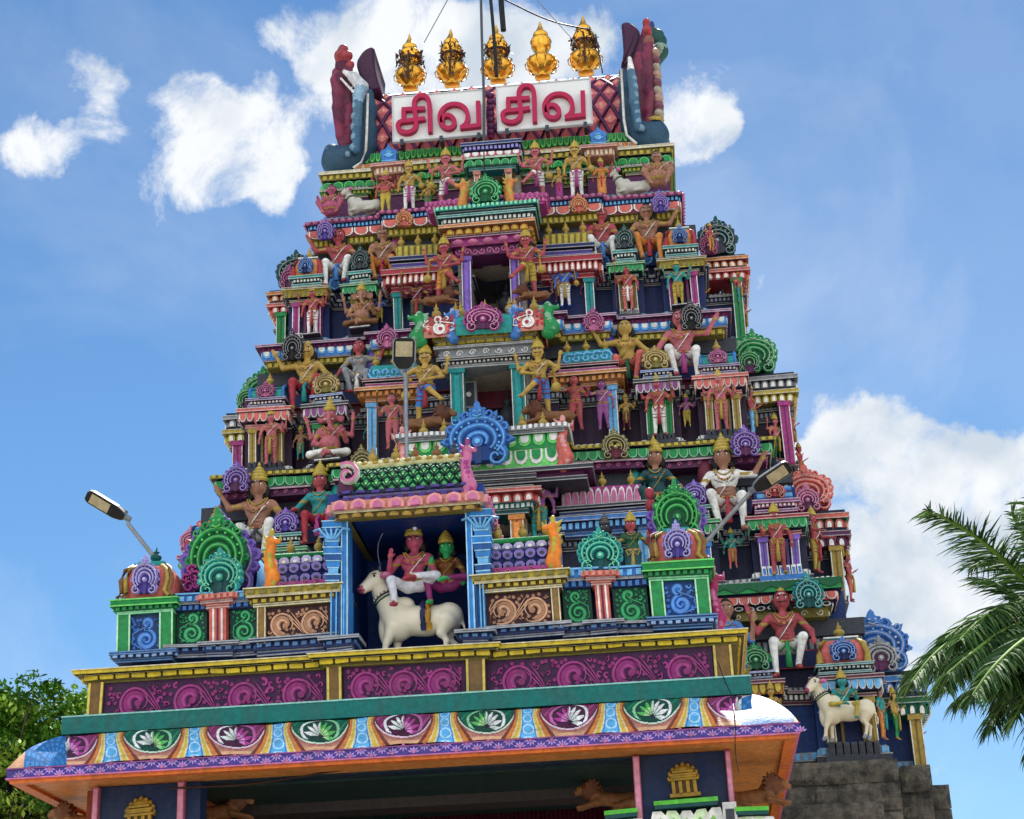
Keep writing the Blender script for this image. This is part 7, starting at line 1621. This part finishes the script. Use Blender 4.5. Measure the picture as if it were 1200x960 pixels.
# profile figures on the outer edges
def profs(lst):
    for (px, y0, y1, yy, rz, sk, cl, lab) in lst: st('stand', px, y0, y1, yy, sk, cl, lab, rz=rz, c2='gold', arms=4 if px > 500 else 2)
profs([(873, 392, 344, YK[4]+1.9, 1.4, 'skinr', 'mar', 'red crowned figure in profile on the right edge of the fourth storey'),
       (822, 372, 318, YK[4]+.9, 1.3, 'or_', 'sky', 'orange many-armed figure in profile beside the right corner shrine, fourth storey'),
       (930, 528, 476, YK[3]+1.9, 1.4, 'skinr', 'red', 'red figure in profile on the right edge of the third storey'),
       (883, 512, 450, YK[3]+.9, 1.3, 'skinr', 'sky', 'red many-armed figure beside the right corner shrine, third storey'),
       (998, 706, 645, YK[2]+1.9, 1.4, 'skinr', 'coral', 'orange-red figure in profile on the right edge of the second storey'),
       (1080, 895, 838, YK[1]+1.7, 1.4, 'skinr', 'dgrn', 'red and green figure in profile on the far lower right edge'),
       (345, 395, 350, YK[4]+.8, -1.2, 'skinr', 'w', 'small red figure in profile left of the left corner shrine, fourth storey'),
       (294, 542, 492, YK[3]+.8, -1.2, 'skinp', 'mar', 'small pink figure in profile left of the left corner shrine, third storey'),
       (834, 296, 262, YK[4]+.9, .9, 'skinr', 'or_', 'small red figure peering past the right orange dome, fourth storey'),
       (940, 566, 520, YK[3]+2.1, 1.3, 'red', 'coral', 'red flame-like figure above the large coral arch at the right edge'),
       (986, 662, 612, YK[2]+1.6, 1.0, 'skinr', 'gold', 'red figure with gold skirt above the gold pilaster on the right edge'),
       (912, 540, 486, YK[3]+1.5, .8, 'skinp', 'dgrn', 'pink figure in green skirt against the magenta pilaster, third storey right'),
       (868, 356, 318, YK[4]+1.5, .8, 'skinr', 'teal', 'small red figure beside the green pilaster, fourth storey right'),
       (962, 718, 682, YK[1]+.9, .9, 'or_', 'mar', 'small orange figure beside the teal arch at lower right'),
       (1052, 868, 806, YK[1]+1.2, 1.2, 'skiny', 'grn', 'golden figure in green skirt beside the far right gold pilaster'),
       (268, 600, 556, YK[2]+1.2, -1.0, 'skinr', 'mar', 'small red figure at the left edge below the magenta shelf ornament'),
       (655, 355, 318, YK[4]-.05, 0, 'skinb', 'mar', 'small brown attendant left of the blue figure, fourth storey'),
       (690, 360, 322, YK[4]+.2, 0, 'skinpu', 'coral', 'small purple attendant right of the blue figure, fourth storey'),
       (445, 380, 345, YK[4]+.2, 0, 'skinbl', 'yel', 'small blue attendant right of the brown elephant-headed figure'),
       (435, 530, 490, YK[3]+.2, 0, 'skint', 'or_', 'small teal attendant beside the light blue pilaster, third storey left'),
       (735, 505, 462, YK[3]+.2, 0, 'skiny', 'mar', 'small golden attendant in the dark recess beside the purple figure'),
       (352, 540, 500, YK[3]+.2, 0, 'skinb', 'teal', 'small brown attendant in the recess between the two left shrines, third storey'),
       (806, 502, 462, YK[3]+.2, 0, 'skinpu', 'yel', 'small purple attendant in the recess between the two right shrines, third storey'),
       (860, 668, 620, YK[2]+.2, 0, 'skint', 'coral', 'teal attendant in the dark recess left of the purple-posted shrine'),
       (283, 556, 520, YK[3]+1.6, -1.4, 'skinm', 'mar', 'dark figure in profile at the far left edge of the third storey')])
# lone conch-like shells behind the seated figures
def shell(px, pb2, pt, Y_, col, w=.34):
    a = P(px, pb2, Y_); h = Z(px, pt, Y_)-a.z; mb = MB(); mb.ell((a.x, Y_, a.z+h/2), (w/2, .16, h/2), C[col], 10, 8)
    for j in range(4): mb.tube([(a.x-w*.4+.1*j, Y_-.14, a.z+h*.2+.08*j), (a.x+w*.1+.05*j, Y_-.17, a.z+h*.1+h*.2*j)], .02, tuple(c*.6 for c in C[col]), 5)
    part(mb, 'cushion_bolster')
for s_ in ((463, 308, 272, YK[4]+.7, 'mag'), (686, 292, 256, YK[4]+.7, 'mag'), (437, 442, 412, YK[3]+.7, 'pur'), (716, 425, 392, YK[3]+.7, 'vio'), (747, 600, 550, YK[2]+.6, 'tur'), (396, 610, 565, YK[2]+.6, 'tur'), (829, 580, 540, YK[2]+.6, 'mar')): shell(*s_)
# ------------------------------------------------------------ street lamps
def lamp(p0, p1, hw, Y, label, arm=None, facing=None):
    """p0 = tip of head, p1 = neck (image points); arm = list of image points"""
    a, b = P(*p0, Y), P(*p1, Y+.12); u = (b-a).normalized(); L = (b-a).length
    n = Vector((0, -.75, -.66)); n = (n-u*n.dot(u)).normalized(); v = u.cross(n)
    r = empty('street_lamp', tuple(b), label, 'street lamp', 'led street lamps on the porch')
    O = tuple(b)
    def pt(s, t, w): return tuple(a+u*s*L+v*t*hw+n*w)
    out = [(0, -.55), (.04, -.85), (.12, -1), (.75, -1), (.93, -.7), (1, -.4), (1, .4), (.93, .7), (.75, 1), (.12, 1), (.04, .85), (0, .55)]
    k = len(out); mb = MB()
    vs = [pt(s, t, 0) for s, t in out]+[pt(s, t, -.05) for s, t in out]+[pt(.06+s*.86, t*.75, -.1) for s, t in out]
    mb.add(vs, [(i, (i+1) % k, k+(i+1) % k, k+i) for i in range(k)]+[(k+i, k+(i+1) % k, 2*k+(i+1) % k, 2*k+i) for i in range(k)]+[tuple(range(2*k, 3*k)), tuple(range(k))], H('8a8f94'))
    h = mb.build('head', r, METAL, O)
    mb = MB(); vs = [pt(s*.98+.005, t*.9, .004) for s, t in out]+[pt(s*.98+.005, t*.9, .012) for s, t in out]; mb.add(vs, [(i, (i+1) % k, k+(i+1) % k, k+i) for i in range(k)]+[tuple(range(k, 2*k))], C['blk']); mb.build('housing', h, GLOSS, O)
    mb = MB(); vs = [pt(s, t, .018) for s, t in ((.12, -.72), (.6, -.72), (.6, .72), (.12, .72))]; mb.add(vs, [(0, 1, 2, 3)], H('a89a78')); mb.build('light_panel', h, GLOSS, O)
    mb = MB(); mb.tube([pt(.3, 0, -.1), pt(.95, 0, -.12)], .05, H('8a8f94'), 8); mb.tube([pt(.92, 0, -.04), pt(1.12, 0, -.04)], .045, H('9aa0a4'), 8); mb.build('clamp', h, METAL, O)
    if arm:
        mb = MB(); pts = [b-n*.04+u*.05]+[P(x, y, Y+.12+d) for x, y, d in arm]; mb.tube(pts, .03, H('84868a'), 8); mb.build('arm', r, METAL, O)
lamp((101, 580), (146, 607), .1, 22.5, 'grey street lamp on a slanting arm above the left red dome', [(150, 614, .05), (184, 657, .1), (186, 668, .1)])
lamp((474, 396), (473, 433), .17, 23.6, 'grey street lamp on an upright pole in front of the tower, above the niche roof', [(475, 440, .02), (478, 600, .02), (479, 660, .02)])
lamp((926, 546), (884, 574), .105, 22.8, 'grey street lamp leaning right over the right red dome', [(876, 581, .05), (828, 634, .1), (815, 650, .1)])

# ------------------------------------------------------------ cables
def cable(pts, r, label, cat='cable', nm='cable', smooth=3, col='0c0c0e'):
    p3 = [P(x, y, Yy) for x, y, Yy in pts]
    for _ in range(smooth):
        q = [p3[0]]
        for i in range(len(p3)-1): q += [p3[i].lerp(p3[i+1], .25), p3[i].lerp(p3[i+1], .75)]
        q.append(p3[-1]); p3 = q
    mb = MB(); mb.tube(p3, r, H(col), 6); o = mb.build(nm, None, GLOSS); tag(o, label, cat); return o
cable([(563, -30, 36), (565, 60, 36), (567, 104, 36), (567, 160, 36.1), (568, 180, 36.1)], .035, 'thin grey pole line running down in front of the gap between the signboards', 'pole', 'pole', 1, '4a4c52')
cable([(572, -30, 36), (578, 30, 36), (582, 90, 36.1)], .045, 'thick black cable hanging down to the middle finial')
cable([(586, -30, 36.5), (587, 0, 36.5), (590, 36, 36.5)], .075, 'thickest black cable entering from the top beside the middle finial')
cable([(588, -2, 36.5), (640, 24, 37), (680, 33, 37.5), (690, 34, 38)], .02, 'black wire sagging from the top centre to the rightmost finial')
cable([(530, -10, 36.5), (497, 50, 37.5)], .012, 'hair-thin wire between the left finials and the top edge', col='5a5c62')
cable([(620, -10, 36.5), (676, 52, 37.5)], .01, 'hair-thin wire crossing the sky left of the rightmost finial', col='8a8c92')
cable([(698, 40, 38.4), (706, 86, 38.4)], .02, 'short wire hanging from the rightmost finial to the ridge', col='3a3c42')
cable([(567, 175, 35), (568, 215, 34.5), (569, 250, 34.3)], .015, 'thin dark wire hanging before the topmost niche')
cable([(200, 924, 21.25), (290, 920, 21.22), (330, 914, 21.22), (400, 902, 21.25), (470, 896, 21.28)], .012, 'loose wire under the left half of the porch soffit', col='3a2418')
cable([(841, 775, 21.7), (850, 800, 21.42), (858, 815, 21.2), (862, 845, 20.5), (861, 880, 20.5), (866, 905, 21.2)], .006, 'loose black wire over the right end of the eave')
cable([(446, 668, 22.6), (441, 640, 22.7), (452, 618, 22.6), (462, 606, 22.4), (486, 609, 22.5)], .007, 'thin grey wire feeding the small lamp above the bull riders', col='8a90a0')
p_ = P(486, 608, 22.5); mb = MB(); mb.lathe((p_.x, p_.y, p_.z-.16), [(0, -.02), (.035, .0), (.045, .05), (.03, .1), (.02, .12), (.03, .16), (.05, .17), (0, .18)], H('c8ccd0'), 10); o = mb.build('hanging_lamp', None, METAL); tag(o, 'small silver lamp hanging above the pink rider in the niche', 'hanging lamp')
p_ = P(856, 962, 21.2); mb = MB(); mb.box(p_.x-.08, p_.x+.08, 21.1, 21.25, p_.z-.1, p_.z+.2, H('c8c8c4')); mb.box(p_.x-.05, p_.x+.05, 21.09, 21.1, p_.z-.05, p_.z+.12, C['dgrey']); o = mb.build('junction_box', None, GLOSS); tag(o, 'white junction box with a dark face on the right pink pillar', 'junction box')
# ------------------------------------------------------------ leafy tree, left
def tree(loc, crown, n_clump, label, leafcols, seed):
    rg = np.random.default_rng(seed); r = empty('leafy_tree', loc, label, 'tree')
    cx, cy, cz, rx_, ry_, rz_ = crown; ctrs = []
    for i in range(n_clump):
        while True:
            q = rg.uniform(-1, 1, 3); d_ = (q**2).sum()
            if d_ < 1 and (d_ > .35 or rg.random() < .25): break
        ctrs.append(np.array([cx, cy, cz])+q*np.array([rx_, ry_, rz_])*(1+.12*math.sin(q[0]*7+q[2]*5)))
    mb = MB(); f0 = Vector((loc[0], loc[1], cz-rz_*1.15)); mb.tube([Vector(loc), Vector(loc).lerp(f0, .5)+Vector((.1, 0, 0)), f0], [.32, .25, .2], H('4a3a2c'), 8)
    for i in range(0, n_clump, max(1, n_clump//90)):
        c = Vector(ctrs[i]); m1 = f0.lerp(c, .4)+Vector(rg.normal(0, .15, 3)); m2 = f0.lerp(c, .75)+Vector(rg.normal(0, .12, 3)); mb.tube([f0, m1, m2, c], [.07, .04, .025, .01], H('4a3a2c'), 5)
    mb.build('trunk', r, None, loc)
    lf = MB(); V = []; F = []; CC = []
    for c in ctrs:
        col = leafcols[int(rg.integers(len(leafcols)))]
        rad = rg.uniform(.22, .5)
        m = int(rg.integers(60, 110)); o = rg.normal(0, 1, (m, 3)); o /= np.linalg.norm(o, axis=1)[:, None]; o *= (rg.uniform(.2, 1, m)**.6)[:, None]*rad; o[:, 2] *= .6
        for k in range(m):
            p = c+o[k]; s = rg.uniform(.04, .085); a = Vector(rg.normal(0, 1, 3)).normalized(); b_ = a.cross(Vector((0, .3, 1))).normalized()*s*.45; a = a*s
            p = Vector(p); V += [p-a, p+b_, p+a, p-b_]; j = len(V)-4; F.append((j, j+1, j+2, j+3)); g_ = rg.uniform(.75, 1.3); CC.append((col[0]*g_, col[1]*g_, col[2]*g_))
    lf.add(V, F, CC); lf.build('crown', r, LEAF, loc)
LC = [H('4c7a22'), H('66902e'), H('84a83c'), H('3a6420'), H('9ab84a')]
q = P(10, 895, 30); tree((q.x-.3, 30, 0), (q.x-.35, 30.8, q.z-.2, 1.75, 2.0, 1.85), 430, 'leafy green tree at the left edge behind the porch', LC, 3)
# ------------------------------------------------------------ palm, right
def palm(base, top, label):
    r = empty('palm_tree', base, label, 'palm tree'); mb = MB(); b0, t0 = Vector(base), Vector(top)
    mb.tube([b0.lerp(t0, i/10)+Vector((.05*math.sin(i), 0, 0)) for i in range(11)], [.26-.01*i for i in range(11)], H('7a7468'), 12); mb.build('trunk', r, None, base)
    return r
PY = 24.0; crown = P(1262, 745, PY); PT = palm((crown.x+.3, PY+.2, 0), tuple(crown), 'palm tree at the right edge with drooping feathery fronds before the sky')
def frond(pts, w, seed, dr=.55, dens=1.0, gl=1.0):
    rg = np.random.default_rng(seed); p3 = [Vector(p) if len(p) == 3 and isinstance(p, Vector) else P(*p) for p in pts]
    for _ in range(3):
        q = [p3[0]]
        for i in range(len(p3)-1): q += [p3[i].lerp(p3[i+1], .25), p3[i].lerp(p3[i+1], .75)]
        q.append(p3[-1]); p3 = q
    mb = MB(); n = len(p3); mb.tube(p3, [.045*(1-.85*i/n)+.006 for i in range(n)], H('6a8a3a'), 5)
    L = [0]; 
    for i in range(1, n): L.append(L[-1]+(p3[i]-p3[i-1]).length)
    tot = L[-1]; k = int(tot/.045*dens)
    for j in range(k):
        s = tot*(.12+.88*j/k); i = max(1, next(i for i in range(n) if L[i] >= s-1e-6)); f_ = (s-L[i-1])/max(1e-6, L[i]-L[i-1]); p = p3[i-1].lerp(p3[i], f_); t = (p3[i]-p3[i-1]).normalized()
        side = t.cross(Vector((0, 0, 1))); side = side.normalized() if side.length > .05 else Vector((1, 0, 0)); up = side.cross(t)
        env = math.sin(min(1, (s/tot)*1.15+.12)*math.pi*.5)*(1-.55*(s/tot)**3)
        for sd in (-1, 1):
            ll = w*env*rg.uniform(.75, 1.35); ang = rg.uniform(-.25, .45)
            d = (side*sd*math.cos(ang)+up*math.sin(ang)+t*rg.uniform(.45, .8)).normalized(); q = [p]; dd = d; curl = rg.uniform(.6, 1.3)
            for m_ in range(4): dd = (dd+Vector((0, 0, -dr*rg.uniform(.2, .85)))*.5).normalized(); q.append(q[-1]+dd*ll/4)
            wv = dd.cross(Vector(rg.normal(0, 1, 3))).normalized(); ww = [.008, .013, .012, .007, .001]
            col = [H('385c2c'), H('4a7034'), H('2c4c26'), H('6c8c4c')][int(rg.integers(4))]; g_ = rg.uniform(.7, 1.15)*gl
            vs = []
            for a_, w_ in zip(q, ww): vs += [a_-wv*w_, a_+wv*w_]
            mb.add(vs, [(2*a_, 2*a_+1, 2*a_+3, 2*a_+2) for a_ in range(4)], tuple(c*g_ for c in col))
    mb.build('frond', PT, LEAF, PT.location)
c_ = (1262, 745, PY)
FR = [([(1235, 770, 23.6), (1195, 800, 23.2), (1160, 850, 23)], .7, 1.0, 1.4, .8), ([(1225, 750, 22.8), (1175, 775, 22.4), (1125, 820, 22.2)], .7, 1.0, 1.4, .8), ([(1250, 780, 23.2), (1225, 830, 23), (1205, 880, 23)], .7, 1.0, 1.4, .8),
 ([(1210, 690, 23.4), (1160, 640, 23.0), (1115, 610, 22.8), (1086, 598, 22.7)], .6, .45, 1.3, 1), ([(1235, 690, 23.9), (1205, 640, 23.8), (1185, 600, 23.8)], .5, .35, 1.1, 1),
 ([(1200, 735, 23.2), (1140, 735, 22.6), (1095, 765, 22.2), (1068, 800, 22.0)], .72, .9, 1.5, .8), ([(1210, 755, 24), (1160, 765, 24), (1105, 775, 24), (1062, 792, 24)], .62, .8, 1.4, .85),
 ([(1220, 745, 23), (1175, 752, 22.2), (1135, 775, 21.8), (1105, 805, 21.5)], .7, 1.0, 1.5, .8), ([(1230, 710, 23), (1190, 705, 22.5), (1155, 720, 22), (1125, 750, 21.7)], .7, .9, 1.4, .9),
 ([(1220, 725, 24.8), (1180, 690, 25), (1150, 680, 25.4)], .6, .6, 1.2, 1), ([(1240, 770, 23), (1210, 780, 22.3), (1170, 805, 22)], .75, 1.0, 1.5, .8), ([(1250, 690, 23), (1235, 640, 22.5), (1210, 590, 22)], .6, .5, 1.2, 1),
 ([(1225, 725, 22.6), (1180, 735, 21.9), (1140, 765, 21.4), (1110, 790, 21.2)], .7, 1.0, 1.5, .75), ([(1240, 745, 25), (1190, 745, 25.6), (1140, 755, 26), (1100, 785, 26.2)], .75, .9, 1.5, .8),
 ([(1235, 700, 24.4), (1200, 665, 24.6), (1165, 655, 24.8), (1135, 665, 25)], .6, .6, 1.2, 1), ([(1240, 765, 24.6), (1200, 790, 24.9), (1165, 830, 25)], .7, 1.0, 1.4, .8), ([(1250, 770, 22.8), (1215, 800, 22.2), (1190, 840, 22)], .7, 1.0, 1.4, .8),
 ([(1290, 690, 24), (1330, 660, 24), (1380, 690, 24)], .7, .7, 1, 1), ([(1300, 740, 25), (1350, 760, 25.5), (1390, 820, 26)], .7, .8, 1, 1), ([(1270, 700, 26), (1260, 650, 27), (1230, 620, 28)], .7, .6, 1.1, 1),
 ([(1225, 735, 23.8), (1180, 720, 23.6), (1140, 728, 23.2), (1108, 748, 23)], .7, .8, 1.4, .9), ([(1260, 700, 22.6), (1245, 640, 21.8), (1220, 585, 21.2)], .55, .4, 1.1, 1), ([(1240, 735, 22), (1205, 745, 21), (1165, 780, 20.4), (1140, 815, 20.2)], .6, 1.0, 1.4, .8)]
for i, (q_, w_, dr_, dn_, gl_) in enumerate(FR): frond([c_]+q_, w_, 20+i, dr_, dn_*2.5, gl_*1.05)
